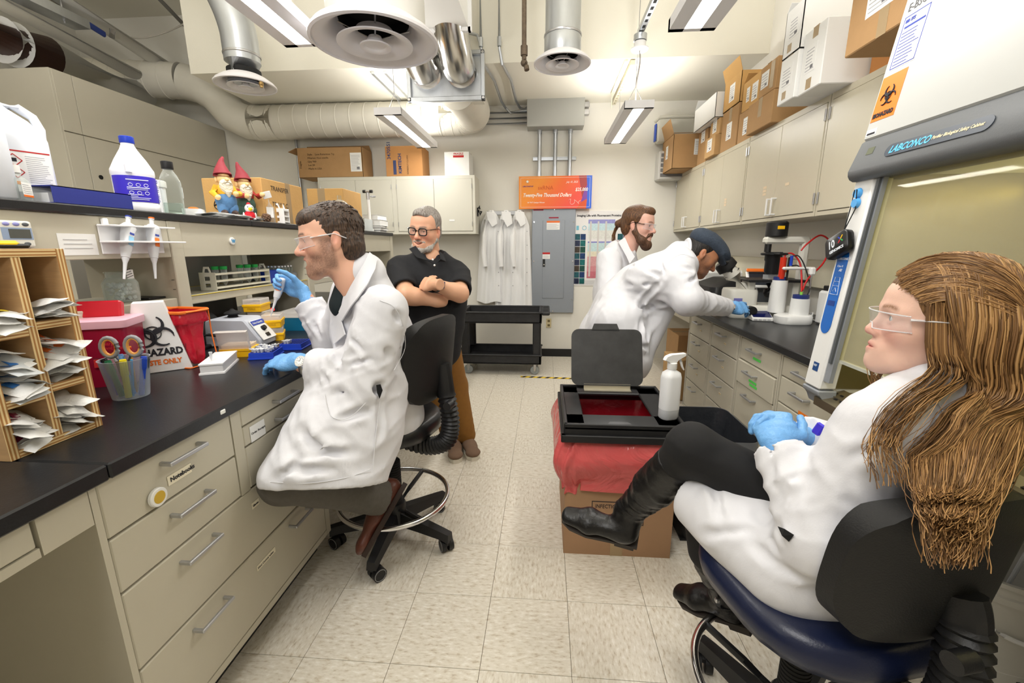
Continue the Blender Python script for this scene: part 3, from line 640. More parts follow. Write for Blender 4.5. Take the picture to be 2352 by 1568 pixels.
B().lathe([(.1295,.165),(.131,.168),(.131,.178),(.1295,.18)],(.10,3.37,2.625),n=32,cap=False).done('duct_band',steel,q)
q=diffuser((-2.34,3.50,2.60),.215,None,'small round air diffuser on the curved silver duct, upper left')
pts=[]
for i in range(18):
    t=i/17; a=t*1.15
    pts.append((-2.34-.75*(1-math.cos(a)),3.50-.05*t,2.66+.22+ .78*math.sin(a)) if i>0 else (-2.34,3.5,2.64))
B().tube([(-2.34,3.5,2.615),(-2.34,3.5,2.76)]+pts[1:]+[(-3.0,3.44,3.75)],.125,n=28).done('neck_duct',galv,q,smooth=60)
B().lathe([(.127,.0),(.130,.004),(.130,.014),(.127,.018)],(-2.34,3.5,2.80),n=28,cap=False).done('duct_band',steel,q)
tag(B().sph((-2.15,3.40,2.575),.018,n=10).cyl((-2.15,3.40,2.57),(-2.15,3.40,2.55),.012,n=10).done('fire_sprinkler',M('brass',(170,140,90),.4,.8)),'small brass sprinkler head at the rim of the upper left diffuser','sprinkler')
# == white spiral duct along the back wall
dwhite=M('spiral_duct',(226,222,210),.5,noise=.06,nscale=3)
q=thing('spiral_duct','large off-white spiral duct running along the back wall','duct',(-2,5.08,2.6),world=True)
RD=.178
def spiral(path,nm,ribs=.16,r=RD):
    # resample the path and raise a thin seam at every turn
    P=[Vector(p) for p in path]; L=[0]
    for a,b_ in zip(P,P[1:]): L.append(L[-1]+(b_-a).length)
    def ev(s):
        for i in range(len(P)-1):
            if s<=L[i+1] or i==len(P)-2:
                return P[i].lerp(P[i+1],(s-L[i])/(L[i+1]-L[i]))
    pts=[];rs=[]; s=0
    while s<L[-1]:
        for off,rr in ((0,r),(.004,r+.0045),(.010,r+.0045),(.014,r)):
            if s+off<L[-1]: pts.append(ev(s+off)); rs.append(rr)
        for off in (.05,.09,.13):
            if off<ribs and s+off<L[-1]: pts.append(ev(s+off)); rs.append(r)
        s+=ribs
    pts.append(P[-1]); rs.append(r)
    B().tube(pts,rs,n=36,cap=False).done(nm,dwhite,q,smooth=40)
spiral([(-3.28,5.08,2.765),(-.98,5.08,2.765)],'straight_run')
arc=[(-.98+.20*math.sin(a),5.08-.26*(1-math.cos(a)),2.765) for a in [i*PI/24 for i in range(13)]]
B().tube([(-1.12,5.08,2.765)]+arc+[(-.78,4.6,2.765),(-.82,4.25,2.78)],[RD+.002]*16,n=36,cap=True).done('elbow',dwhite,q,smooth=50)
for i in (2,4,6,8,10):
    d=(Vector(arc[i+1])-Vector(arc[i-1])).normalized(); p=Vector(arc[i]); B().tube([p-d*.004,p+d*.004],RD+.004,n=36,cap=False).done('seam',dwhite,q)
el=[(-3.12,5.08,2.765),(-3.28,5.08,2.765),(-3.42,5.08,2.775),(-3.57,5.06,2.84),(-3.72,5.02,3.04),(-3.86,4.98,3.13),(-4.02,4.94,3.17)]
B().tube(el,RD+.002,n=36,cap=False).done('elbow',dwhite,q,smooth=50)
for xa,xb in ((-3.33,-3.06),(-1.16,-.95)): B().tube([(xa,5.08,2.765),(xb,5.08,2.765)],RD+.007,n=36,cap=False).done('joint_collar',dwhite,q,smooth=50)
spiral([(-4.02,4.94,3.17),(-5.5,4.7,3.2)],'branch_run')
# duct junction with the two silver necks
q=thing('duct_junction','galvanised duct flange with two silver necks behind the big diffuser','duct',(-.9,4.1,2.6),world=True)
B().bx(-1.215,-.565,4.10,4.115,2.645,3.0).done('plate',galv,q,smooth=0)
b=B(); b.bx(-1.235,-.545,4.065,4.10,2.625,2.665,.004).bx(-1.235,-.545,4.065,4.1,2.985,3.02,.004).bx(-1.235,-1.2,4.065,4.1,2.625,3.02,.004).bx(-.58,-.545,4.065,4.1,2.625,3.02,.004); b.done('flange',galv,q,smooth=0)
for x in (-1.22,-.56):
    for z in (2.645,3.0): B().cyl((x,4.058,z),(x,4.068,z),.012,n=8).done('bolt',chrome,q)
B().bx(-1.2,-.58,4.115,4.3,2.66,2.94).done('transition',dwhite,q,smooth=0)
for k,x in enumerate((-1.06,-.755)):
    pts=[(x,4.11,2.86),(x,4.0,2.865),(x,3.85,2.90),(x,3.68,3.0),(x,3.55,3.14),(x,3.48,3.32)]
    B().tube(pts,.137,n=28).done('silver_neck',M('polished_duct',(214,212,208),.2,1),q,smooth=60)
q=thing('air_box','white insulated air box at the top edge behind the big diffuser','duct',(-.8,3.2,2.95),world=True)
B().bx(-1.1,-.60,2.65,3.62,2.98,ZC).done('box',MATS['duct_white'],q,smooth=0)
b=B(); b.bx(-1.12,-.58,3.59,3.63,2.955,2.985,.003).bx(-.605,-.575,3.59,3.63,2.955,ZC-.02,.003); b.done('flange',white_mat,q,smooth=0)
# == cold room, pipes (upper left)
cold=M('cold_room_enamel',(196,191,176),.5,noise=.02,nscale=2)
q=thing('cold_room','tall beige panelled cold room filling the left rear corner','cold room',(-4.7,4.4,0),world=True)
B().bx(XL+.05,-3.92,3.46,YB-.01,0,2.755).done('shell',cold,q,smooth=0)
for a,bb in ((3.455,3.60),(3.604,YB-.015)):
    for z0,z1 in ((0,1.30),(1.304,1.75),(1.754,2.30),(2.304,2.76)):
        B().bx(-3.925,-3.90,a,bb,z0+.002,z1-.002,.002).done('panel',cold,q,smooth=0)
for z0,z1 in ((0,1.6),(1.604,2.76)):
    B().bx(-4.4,-3.902,3.435,3.46,z0+.002,z1-.002,.002).done('panel',cold,q,smooth=0)
    B().bx(XL+.06,-4.404,3.435,3.46,z0+.002,z1-.002,.002).done('panel',cold,q,smooth=0)
B().cyl((-3.90,3.68,1.98),(-3.894,3.68,1.98),.018,n=12).done('port',blackm,q)
for k in range(7): B().bx(-3.9,-3.896,4.05,4.35,1.02+.02*k,1.03+.02*k).done('vent_slot',MATS['slot_tan'],q,smooth=0)
sh=thing('notice_sheet','white notice with blue header taped to the cold room','notice',(-3.89,4.6,1.6),world=True)
B().bx(-3.8995,-3.896,4.62,4.88,1.38,1.78).done('sheet',paper,sh,smooth=0); B().bx(-3.8958,-3.895,4.64,4.86,1.69,1.75).done('header',M('notice_blue',(60,90,150),.6),sh,smooth=0)
b=B(); lines_print(b,(-3.8958,4.645,1.40),(0,1,0),(0,0,1),0,.21,[.02+.025*k for k in range(10)],.006,R); b.done('print',MATS['grey_ink'],sh,smooth=0)
sh=thing('notice_sheet','small white note taped beside the blue-headed notice','notice',(-3.89,5.0,1.6),world=True)
B().bx(-3.8995,-3.896,4.96,5.14,1.44,1.66).done('sheet',paper,sh,smooth=0)
b=B(); lines_print(b,(-3.8958,4.98,1.46),(0,1,0),(0,0,1),0,.14,[.02+.025*k for k in range(6)],.006,R); b.done('print',MATS['grey_ink'],sh,smooth=0)
# pipes above
pw=M('pipe_wrap',(226,224,216),.6)
p0=at(60,-40,2.3); p1=at(400,152,6.1)
q=thing('insulated_pipe','white insulated pipe with blue valve lever, upper left','pipe',p1,world=True)
B().tube([(-3.62,2.0,3.05+.35),(-4.35,YB-.02,3.36)],.075,n=20).done('pipe',pw,q)
B().lathe([(.075,-.004),(.10,-.004),(.10,.004),(.075,.004)],(-4.347,YB-.012,3.36),n=20,axis='y',cap=False).done('escutcheon',M('rust_ring',(140,60,45),.6),q)
b=B().box((-4.02,4.0,3.28),(.03,.26,.05),.01,rot=(0,0,.24)); b.done('lever',M('valve_blue',(40,60,130),.5),q); B().tube([(-4.0,4.14,3.26),(-3.99,4.15,3.33)],.022,n=10).done('valve_stem',steel,q)
q=tag(B().tube([(-3.75,2.0,3.12),(-4.5,YB-.02,3.18)],.075,n=20).done('insulated_pipe',pw),'lower white insulated pipe running above the cold room','pipe')
q=thing('gas_duct_section','brown wrapped pipe with paper label lying above the cold room, top left','pipe',(-4.2,3.4,3.0),world=True)
B().tube([(-4.35,2.2,3.02),(-4.42,3.9,3.02)],.17,n=24).done('brown_wrap',M('brown_wrap',(70,44,36),.45,noise=.1,nscale=5),q)
B().tube([(-4.405,3.57,3.02),(-4.409,3.66,3.02)],.173,n=24,cap=False).done('label_band',paper,q)
B().tube([(-4.42,3.9,3.02),(-4.50,4.9,3.04)],.165,n=24).done('white_wrap',pw,q)
q=thing('cable_tray','grey strut cross tray with a DO NOT BLOCK sign hanging below the pipes','tray',(-3.6,3.2,3.2),world=True)
B().bx(-4.1,-3.95,2.0,3.9,3.22,3.235).bx(-4.1,-4.09,2,3.9,3.235,3.29).bx(-3.96,-3.95,2,3.9,3.235,3.29).done('channel',galv,q,smooth=0)
for y in (2.9,3.75): B().cyl((-4.02,y,3.2),(-4.02,y,ZC),.007,n=8).done('threaded_rod',steel,q)
B().bx(-3.948,-3.94,2.75,3.35,3.19,3.32,.002).done('sign_board',M('sign_grey',(90,90,92),.5),q,smooth=0)
lp=B(); patch(lp,(-3.939,2.80,3.205),(0,1,0),(0,0,1),0,.5,0,.1); lb=lp.done('sign_sheet',paper,q,smooth=0)
text('DO NOT BLOCK',.048,'lettering',ink,lb,(-3.9375,2.83,3.25),(0,1,0),(0,0,1),bold=.001)
text('THIS SPACE IN FRONT OF PANEL',.018,'lettering',ink,lb,(-3.9375,2.83,3.22),(0,1,0),(0,0,1))
for k,(a,b_) in enumerate((((-3.55,3.4,3.9),(-3.95,5.3,3.62)),((-3.42,3.4,3.9),(-3.75,5.3,3.70)))):
    tag(B().tube([a,b_],.02,n=8).done('conduit',M('grey_conduit',(120,118,112),.6),None),['lower','upper'][k]+' thin grey conduit at the far left ceiling','conduit','ceiling conduits left')
pts=[(-4.6+.9*t,4.2+.5*t,3.62-.22*math.sin(PI*t)) for t in [i/12 for i in range(13)]]
tag(B().tube(pts,.008,n=6).done('loose_cable',M('cable_grey',(170,165,155),.6)),'thin loose cable sagging under the left ceiling','cable')
tag(B().cyl((-3.0,5.3,1.3),(-3.0,5.3,2.66),.016,n=10).done('conduit',galv),'thin vertical conduit on the back wall left of the big carton','conduit')
# == cartons
def carton(lab,c,size,rz=0,m=card,name='carton',flaps=0,labels=(),group=None,tapes=True,rotx=0):
    """closed or open carton; c = centre of its base; labels = (face, u, v, w, h)"""
    q=thing(name,lab,'box',c,rz,group); w,d,h=size
    if flaps:
        t=.004; b=B(); b.bx(-w/2,w/2,-d/2,d/2,0,t).bx(-w/2,w/2,-d/2,-d/2+t,0,h).bx(-w/2,w/2,d/2-t,d/2,0,h).bx(-w/2,-w/2+t,-d/2,d/2,0,h).bx(w/2-t,w/2,-d/2,d/2,0,h); b.done('body',m,q,smooth=0)
        fl=min(w,d)*.42
        for k in flaps:
            if k=='l': p=[(-w/2,-d/2,h),(-w/2,d/2,h),(-w/2-fl*.85,d/2,h-fl*.35),(-w/2-fl*.85,-d/2,h-fl*.35)]
            elif k=='L': p=[(-w/2,-d/2,h),(-w/2,d/2,h),(-w/2-fl*.25,d/2,h+fl*.8),(-w/2-fl*.25,-d/2,h+fl*.8)]
            elif k=='r': p=[(w/2,-d/2,h),(w/2,d/2,h),(w/2+fl*.5,d/2,h+fl*.6),(w/2+fl*.5,-d/2,h+fl*.6)]
            elif k=='f': p=[(-w/2,-d/2,h),(w/2,-d/2,h),(w/2,-d/2-fl*.3,h+fl*.7),(-w/2,-d/2-fl*.3,h+fl*.7)]
            else: p=[(-w/2,d/2,h),(w/2,d/2,h),(w/2,d/2-fl*.5,h+fl*.5),(-w/2,d/2-fl*.5,h+fl*.5)]
            B().quad(*p).solid(.004).done('flap',m,q,smooth=0)
    else:
        B().box((0,0,h/2),(w,d,h),.004).done('body',m,q,smooth=0)
        b=B(); b.bx(-w/2+.004,w/2-.004,-.0012,.0012,h-.001,h+.0006)
        if tapes: b.bx(-w/2,w/2,-.025,.025,h-.0005,h+.0008)
        b.done('tape',tape,q,smooth=0)
    for f,u,v,ww,hh,kind in labels:
        o,r,up={'f':((0,-d/2,0),(1,0,0),(0,0,1)),'l':((-w/2,0,0),(0,-1,0),(0,0,1)),'r':((w/2,0,0),(0,1,0),(0,0,1)),'b':((0,d/2,0),(-1,0,0),(0,0,1))}[f]
        lp=B(); mm=paper if kind!='tape' else tape
        patch(lp,o,r,up,u,u+ww,v,v+hh); lb=lp.done('shipping_label' if kind!='tape' else 'tape',mm,q,smooth=0)
        if kind=='text':
            lp=B(); n=max(3,int(hh/.018)); lines_print(lp,o,r,up,u+ww*.08,u+ww*.9,[v+hh*.08+hh*.84*k/n for k in range(n)],hh*.25/n,R); lp.done('print',MATS['grey_ink'],lb,smooth=0)
            lp=B(); patch(lp,o,r,up,u+ww*.55,u+ww*.8,v+hh*.12,v+hh*.25,.0016); lp.done('barcode',M('barcode_grey',(120,120,124),.8),lb,smooth=0)
    return q
def ctext(q,s,size,o,r,u=(0,0,1),m=None,**k): return text(s,size,'lettering',m or M('carton_ink',(96,72,48),.8),q,o,r,u,**k)
ZU=2.158
# on the back wall cupboard
q=carton('long open brown carton with a flap out, on the back wall cupboard',(-2.46,5.155,2.155),(.76,.29,.32),0,card,flaps='lb',labels=(('f',.24,.06,.13,.2,'text'),))
for k,s in enumerate(('Style    Low Retention Tip','Filtered, Non sterile','Qty 960','Lot 20','Made in USA')): ctext(q,s,.030,(-.26,-.1465,.24-.038*k),(1,0,0))
ctext(q,'Fragile',.03,(-.34,-.1465,.10),(0,0,1),(-1,0,0))
q=carton('square brown carton with blue print, middle of the back wall cupboard',(-1.60,5.16,2.155),(.42,.30,.32),0,M('cardboard_brown',(186,134,82),.85,noise=.05,nscale=8),labels=())
ctext(q,'34705S1',.055,(-.15,-.1515,.18),(0,0,1),(-1,0,0),M('carton_blue',(60,70,110),.8),bold=.001); ctext(q,'KIMTECH',.05,(-.03,-.1515,.03),(0,0,1),(-1,0,0),MATS['carton_blue'],bold=.0015); ctext(q,'KIMBERLY CLARK',.026,(.05,-.1515,.02),(0,0,1),(-1,0,0))
lp=B(); patch(lp,(0,-.1505,0),(1,0,0),(0,0,1),-.125,-.09,.02,.17); lp.done('print',MATS['carton_blue'],q,smooth=0)
q=carton('small white box with red FRAGILE label on the back wall cupboard',(-1.0,5.16,2.155),(.28,.28,.25),0,M('box_white',(238,238,236),.7))
lp=B(); patch(lp,(0,-.1405,0),(1,0,0),(0,0,1),-.04,.08,.19,.212); lp.done('red_label',ink_r,q,smooth=0); ctext(q,'FRAGILE',.03,(-.035,-.1412,.218),(1,0,0),m=ink_r,bold=.0006)
# on the wall cupboards, right: yc, depth centre, size (x,y,h)
bw=MATS['box_white']
carton('brown open carton with framed label at the far end of the cupboards',(1.52,5.02,ZU),(.46,.42,.33),0,card,flaps='bL',labels=(('f',-.02,.13,.13,.15,'text'),('l',-.06,.13,.08,.13,'text')),group='cartons on the right cupboards')
q=thing('storage_tote','clear plastic storage tote with blue latch behind the farthest carton','box',(1.42,5.235,2.49),group=None)
B().box((0,0,.12),(.42,.18,.24),.03,seg=2).done('tub',Mglass('tote_plastic',(236,234,222),.55,.3),q); B().box((0,0,.25),(.44,.2,.03),.01).done('lid',Mglass('tote_lid',(236,234,222),.6,.3),q); B().bx(-.23,-.215,-.03,.03,.02,.2,.004).done('latch',M('latch_blue',(60,90,190),.5),q,smooth=0)
q=thing('wall_vent','grey louvred plastic drawer stack on the wall behind the farthest carton','drawers',(1.40,5.25,2.10),world=True)
B().bx(1.24,1.60,5.16,YB-.002,2.10,2.40,.01).done('shell',M('putty',(205,204,200),.5),q,smooth=0)
for k in range(5): B().bx(1.262,1.58,5.152,5.161,2.13+.052*k,2.165+.052*k,.003).done('slot',M('slot_grey',(120,120,122),.6),q,smooth=0)
carton('slim brown carton standing under the tilted white box',(1.66,4.60,ZU),(.30,.24,.305),0,card,labels=(('l',-.05,.2,.1,.1,'text'),),group='cartons on the right cupboards')
carton('white open carton resting on top of the slim brown cartons',(1.62,4.44,ZU+.31),(.34,.55,.20),0,bw,flaps='b',labels=(),group='cartons on the right cupboards')
carton('small brown carton with barcode label, lowest, sticking out of the row',(1.60,4.255,ZU),(.28,.23,.17),0,card2,labels=(('l',-.06,.05,.11,.1,'text'),),group='cartons on the right cupboards')
carton('small brown carton on the barcode carton, under the white open one',(1.62,4.25,ZU+.172),(.26,.22,.13),0,card2,labels=(('l',-.05,.03,.09,.13,'text'),),group='cartons on the right cupboards')
carton('tall brown carton, lower one below the golden-brown open carton',(1.655,3.965,ZU),(.30,.315,.32),0,card,labels=(('l',-.05,.08,.10,.13,'text'),('l',-.02,.22,.05,.10,'tape')),group='cartons on the right cupboards')
carton('open golden-brown carton on top of the tall carton',(1.655,3.975,ZU+.324),(.30,.32,.225),0,card3,flaps='bL',labels=(('l',-.05,.05,.10,.13,'text'),),group='cartons on the right cupboards')
carton('brown carton with low label between the tall carton and the wide one',(1.66,3.655,ZU),(.30,.275,.225),0,card,labels=(('l',-.05,.05,.08,.12,'text'),),group='cartons on the right cupboards')
carton('open brown carton on the middle of the row, two pale labels',(1.665,3.605,ZU+.228),(.29,.38,.21),0,card3,flaps='b',labels=(('l',-.12,.06,.05,.10,'text'),('l',-.03,.04,.09,.12,'text')),group='cartons on the right cupboards')
carton('wide brown carton jutting out over the cupboard doors',(1.635,3.32,ZU),(.37,.355,.20),0,card,labels=(('l',-.02,.08,.05,.12,'tape'),),group='cartons on the right cupboards')
carton('brown carton on the wide jutting carton, address label on its side',(1.635,3.26,ZU+.203),(.36,.225,.19),0,card,labels=(('l',-.09,.05,.10,.10,'text'),('l',.03,.02,.05,.16,'tape')),group='cartons on the right cupboards')
carton('large white carton at the bottom left of the white stack',(1.57,2.735,ZU),(.49,.172,.235),0,bw,labels=(('l',-.06,.08,.10,.11,'text'),('l',-.04,.02,.04,.04,'tape')),group='white cartons over the safety cabinet')
carton('large white carton on top of the white stack',(1.57,2.735,ZU+.238),(.49,.172,.235),0,bw,flaps='b',labels=(('l',-.04,.08,.10,.11,'text'),('l',-.04,.02,.04,.04,'tape')),group='white cartons over the safety cabinet')
carton('nearest large white carton, its plain side facing the room',(1.58,2.55,ZU),(.47,.19,.295),0,bw,labels=(('l',-.06,.09,.09,.13,'text'),('l',-.02,.245,.045,.05,'tape'),('l',-.03,.01,.045,.05,'tape')),group='white cartons over the safety cabinet')
carton('brown carton squeezed between the white cartons and the safety cabinet',(1.70,2.31,ZU),(.28,.26,.26),0,M('cardboard_orange',(190,130,74),.85),group='cartons on the right cupboards')
carton('brown carton with large white label right above the safety cabinet',(1.55,1.98,ZU),(.56,.36,.30),0,card,labels=(('l',-.08,.10,.15,.18,'text'),('l',-.0,0,.05,.10,'tape')),group='cartons on the right cupboards')
carton('white carton behind the jugs at the left edge',(-1.87,1.235,1.514),(.2,.2,.335),0,bw,tapes=False)
# on the reagent shelf, left
q=carton('tan carton with swoosh print behind the gnomes on the left shelf',(-1.80,2.66,1.513),(.36,.42,.25),0,card3,name='carton',tapes=False)
for k,(s,z) in enumerate((('TRANSFER',.19),('TRAY S.C.',.10))): ctext(q,s,.038,(.1815,-.13,z),(0,1,0),m=M('pen_ink',(70,60,50),.8),shear=.1)
lp=B(); patch(lp,(.18,0,0),(0,1,0),(0,0,1),.02,.07,.0,.25); lp.done('tape',tape,q,smooth=0)
pts=[(-.06+.12*math.cos(a)*.5,-.2112,.12+.04*math.sin(a)+.02*math.cos(a)) for a in [i*.35 for i in range(17)]]
B().tube(pts,.004,n=6,flat=.5).done('leaf_print',ink,q); B().tube([(-.12,-.2112,.10),(-.02,-.2112,.13),(.09,-.2112,.165)],.004,n=6).done('leaf_print',ink,q)
ctext(q,'waters.com',.034,(-.05,-.2115,.05),(1,0,0),m=ink,bold=.0008)
carton('smaller tan carton with brown tape behind the round flask',(-1.76,3.62,1.53),(.30,.34,.30),.0,card3,labels=(('f',-.06,.19,.06,.11,'tape'),),tapes=False)
# == things on and around the left bench
ZT=1.514; ZW=.9145; ZL=1.166
hdpe=M('hdpe_white',(236,238,242),.45,sub=.0);
def rrect(w,d,r,n=6):
    pts=[]
    for cx_,cy_,a0 in ((w/2-r,d/2-r,0),(-w/2+r,d/2-r,PI/2),(-w/2+r,-d/2+r,PI),(w/2-r,-d/2+r,1.5*PI)):
        for k in range(n+1): a=a0+PI/2*k/n; pts.append((cx_+r*math.cos(a),cy_+r*math.sin(a)))
    return pts
def loft(b,secs,cap=True):
    """secs = (w, d, corner radius, z, dx, dy)"""
    return b.rings([[Vector((x+s[4],y+s[5],s[3])) for x,y in rrect(s[0],s[1],min(s[2],s[0]/2-.0005,s[1]/2-.0005))] for s in secs],cap)
# solvent jugs with moulded handle
def jug(lab,loc,rz,labelled=True):
    q=thing('plastic_jug',lab,'bottle',loc,rz,group='translucent jugs on the left shelf')
    m=M('jug_plastic',(226,230,238),.4,noise=.02)
    b=B(); loft(b,[(.13,.13,.03,0,0,0),(.145,.145,.035,.008,0,0),(.145,.145,.035,.20,0,0),(.14,.13,.04,.222,0,0),(.11,.085,.03,.26,-.012,0),(.07,.06,.028,.29,-.03,0),(.05,.05,.024,.305,-.035,0),(.05,.05,.024,.318,-.035,0)]); b.done('body',m,q,smooth=50)
    B().tube([(-.01,0,.298),(.03,0,.30),(.06,0,.28),(.072,0,.245),(.066,0,.215)],[.014,.014,.013,.013,.016],n=10).done('handle',m,q,smooth=60)
    B().lathe([(.027,.308),(.029,.311),(.029,.322),(.027,.324),(.027,.348),(.0,.350)],(-.035,0,0),n=24).done('cap',blackp,q)
    for k in range(16):
        a=k*PI/8; B().box((-.035+.0272*math.cos(a),.0272*math.sin(a),.336),(.003,.004,.02),0,rot=(0,0,a)).done('cap_rib',blackp,q,smooth=0)
    if labelled:
        o=(-.06,-.0728,.035); lp=B(); patch(lp,o,(1,0,0),(0,0,1),0,.12,0,.125); lb=lp.done('label',paper,q,smooth=0)
        lp=B(); patch(lp,o,(1,0,0),(0,0,1),0,.12,.121,.125,.0014); patch(lp,o,(1,0,0),(0,0,1),.0,.024,.115,.122,.0014); lp.done('red_line',ink_r,lb,smooth=0)
        for cz in (.095,.060):
            cx_=.036; p=[(cx_,cz-.018),(cx_+.018,cz),(cx_,cz+.018),(cx_-.018,cz)]; lp=B()
            for i in range(4):
                a,b_=p[i],p[(i+1)%4]; lp.cyl(Vector(o)+Vector((a[0],-.0012,a[1])),Vector(o)+Vector((b_[0],-.0012,b_[1])),.0012,n=5)
            lp.done('hazard_diamond',ink_r,lb)
            lp=B(); patch(lp,o,(1,0,0),(0,0,1),cx_-.006,cx_+.006,cz-.005,cz+.006,.0014); lp.done('pictogram',ink,lb,smooth=0)
        lp=B(); lines_print(lp,o,(1,0,0),(0,0,1),.062,.115,[.03+.006*k for k in range(14)],.002,R); lp.done('print',MATS['grey_ink'],lb,smooth=0)
        lp=B(); patch(lp,o,(1,0,0),(0,0,1),.015,.04,.022,.032,.0014); lp.done('flame_mark',M('flame_orange',(240,150,40),.6),lb,smooth=0)
    return q
jug('large translucent jug with black cap and red hazard diamonds, far left',(-1.72,1.355,ZT),PI/2-.42)
jug('translucent jug cut off by the left edge of the photo',(-1.66,1.19,ZT),PI/2-.3,False)
# small reagent bottle
q=thing('reagent_bottle','small clear bottle with white cap beside the blue binder','bottle',(-1.605,1.245,ZT),.4)
loft(B(),[(.05,.05,.008,0,0,0),(.052,.052,.01,.003,0,0),(.052,.052,.01,.06,0,0),(.03,.03,.014,.078,0,0),(.03,.03,.014,.086,0,0)]).done('body',glass,q,smooth=50); B().lathe([(.019,.082),(.019,.104),(0,.105)],n=20).done('cap',white_pl,q)
lp=B(); patch(lp,(.0265,-.02,.012),(0,1,0),(0,0,1),0,.04,0,.042); lb=lp.done('label',paper,q,smooth=0); lp=B(); lines_print(lp,(.0265,-.018,.014),(0,1,0),(0,0,1),0,.036,[.008+.006*k for k in range(5)],.002,R); lp.done('print',MATS['grey_ink'],lb,smooth=0); lp=B(); patch(lp,(.0265,-.02,.012),(0,1,0),(0,0,1),0,.04,0,.006,.0013); lp.done('orange_stripe',orange,lb,smooth=0)
# binder lying flat
q=thing('ring_binder','navy blue ring binder lying flat on the shelf edge','binder',(-1.70,1.45,ZT),0)
b=B(); b.bx(-.13,.13,-.135,.135,0,.004,.001).bx(-.13,.13,-.135,.135,.052,.056,.001).bx(.126,.13,-.135,.135,0,.056,.001); b.done('cover',navy,q,smooth=0); B().bx(-.125,.105,-.128,.128,.004,.034).done('pages',paper,q,smooth=0)
for y in (-.08,0,.08): B().tube([(.115,y,.008),(.118,y,.03),(.105,y,.046),(.09,y,.03),(.095,y,.008)],.002,n=6).done('ring',steel,q)
# bleach jug
q=thing('bleach_jug','white bleach jug with purple label and blue cap','bottle',(-1.68,1.72,ZT),.9)
wb=M('bleach_white',(244,244,248),.35)
loft(B(),[(.128,.128,.05,0,0,0),(.14,.14,.058,.006,0,0),(.14,.14,.06,.032,0,0),(.136,.136,.06,.036,0,0),(.136,.136,.06,.142,0,0),(.14,.14,.062,.148,0,0),(.138,.138,.06,.165,0,0),(.10,.105,.045,.205,0,0),(.055,.06,.026,.245,0,0),(.042,.042,.02,.262,0,0),(.042,.042,.02,.275,0,0)]).done('body',wb,q,smooth=50)
b=B(); pts=rrect(.1385,.1385,.061,8); n=len(pts); i0,i1=int(n*.55),int(n*1.20)
b.rings([[Vector((*pts[i%n],z)) for i in range(i0,i1)]+[Vector((pts[i%n][0]*.985,pts[i%n][1]*.985,z)) for i in range(i1-1,i0-1,-1)] for z in (.040,.139)],cap=True); lb=b.done('label',M('label_purple',(58,42,190),.4),q,smooth=60)
B().tube([(-.015,-.055,.19),(-.02,-.07,.175),(-.02,-.071,.15)],[.012,.012,.01],n=10).done('handle',wb,q,smooth=60)
B().lathe([(.023,.268),(.024,.270),(.024,.292),(.022,.294),(.0,.294)],n=24).done('cap',M('cap_blue',(30,60,180),.4),q)
wl=M('label_white_ink',(236,236,250),.6)
for fx,fy,r_ in (((.0,-.0700),None,(1,0,0)),((.0700,.0),None,(0,1,0))):
    o=(fx[0] if isinstance(fx,tuple) else 0, fx[1],.04) if isinstance(fx,tuple) else None
    lp=B(); rv=Vector(r_); lines_print(lp,o,r_,(0,0,1),-.034,.036,[.008,.014,.020,.026,.046],.0018,R,.0014,.6); patch(lp,o,r_,(0,0,1),-.034,.036,.052,.055,.0014); patch(lp,o,r_,(0,0,1),-.034,.036,.082,.085,.0014)
    for k in range(3):
        for z in (.030,.060):
            c_=Vector(o)+rv*(-.022+.024*k)+Vector((0,0,z+.004)); lp.tube([c_+rv*.007*math.cos(a)+Vector((0,0,.006*math.sin(a)))+rv.cross(Vector((0,0,1)))*.001 for a in [i*PI/4 for i in range(8)]],.0009,n=4,closed=True)
    lp.done('print',wl,lb,smooth=0)
text('INSTRUCTIONS',.010,'lettering',wl,lb,(.0706,-.034,.128),(0,1,0),(0,0,1),bold=.0003)
# square glass bottle
q=thing('media_bottle','square clear glass bottle with black cap and white label','bottle',(-1.66,1.872,ZT),.75)
loft(B(),[(.07,.07,.012,0,0,0),(.078,.078,.016,.004,0,0),(.078,.078,.016,.14,0,0),(.06,.06,.02,.168,0,0),(.036,.036,.017,.19,0,0),(.036,.036,.017,.205,0,0)]).done('body',glass,q,smooth=50)
loft(B(),[(.066,.066,.012,.005,0,0),(.070,.070,.014,.012,0,0),(.070,.070,.014,.052,0,0)]).done('liquid',Mglass('liquid_clear',(236,244,240),.12,.03),q,smooth=50)
B().lathe([(.021,.196),(.022,.198),(.022,.226),(.020,.228),(0,.228)],n=24).done('cap',blackp,q)
lp=B(); patch(lp,(.0395,-.032,.075),(0,1,0),(0,0,1),0,.064,0,.045); lb=lp.done('label',paper,q,smooth=0); text('Tris pH 8',.012,'lettering',M('brown_ink',(150,110,60),.8),lb,(.0406,-.026,.098),(0,1,0),(0,0,1))
q=thing('white_tub','round white tub with lid behind the square bottle','tub',(-1.86,1.98,ZT))
B().lathe([(.05,0),(.055,.004),(.058,.14),(0,.14)],n=28).done('tub',hdpe,q); B().lathe([(.063,.138),(.064,.142),(.064,.165),(.06,.168),(0,.168)],n=28).done('lid',white_pl,q)
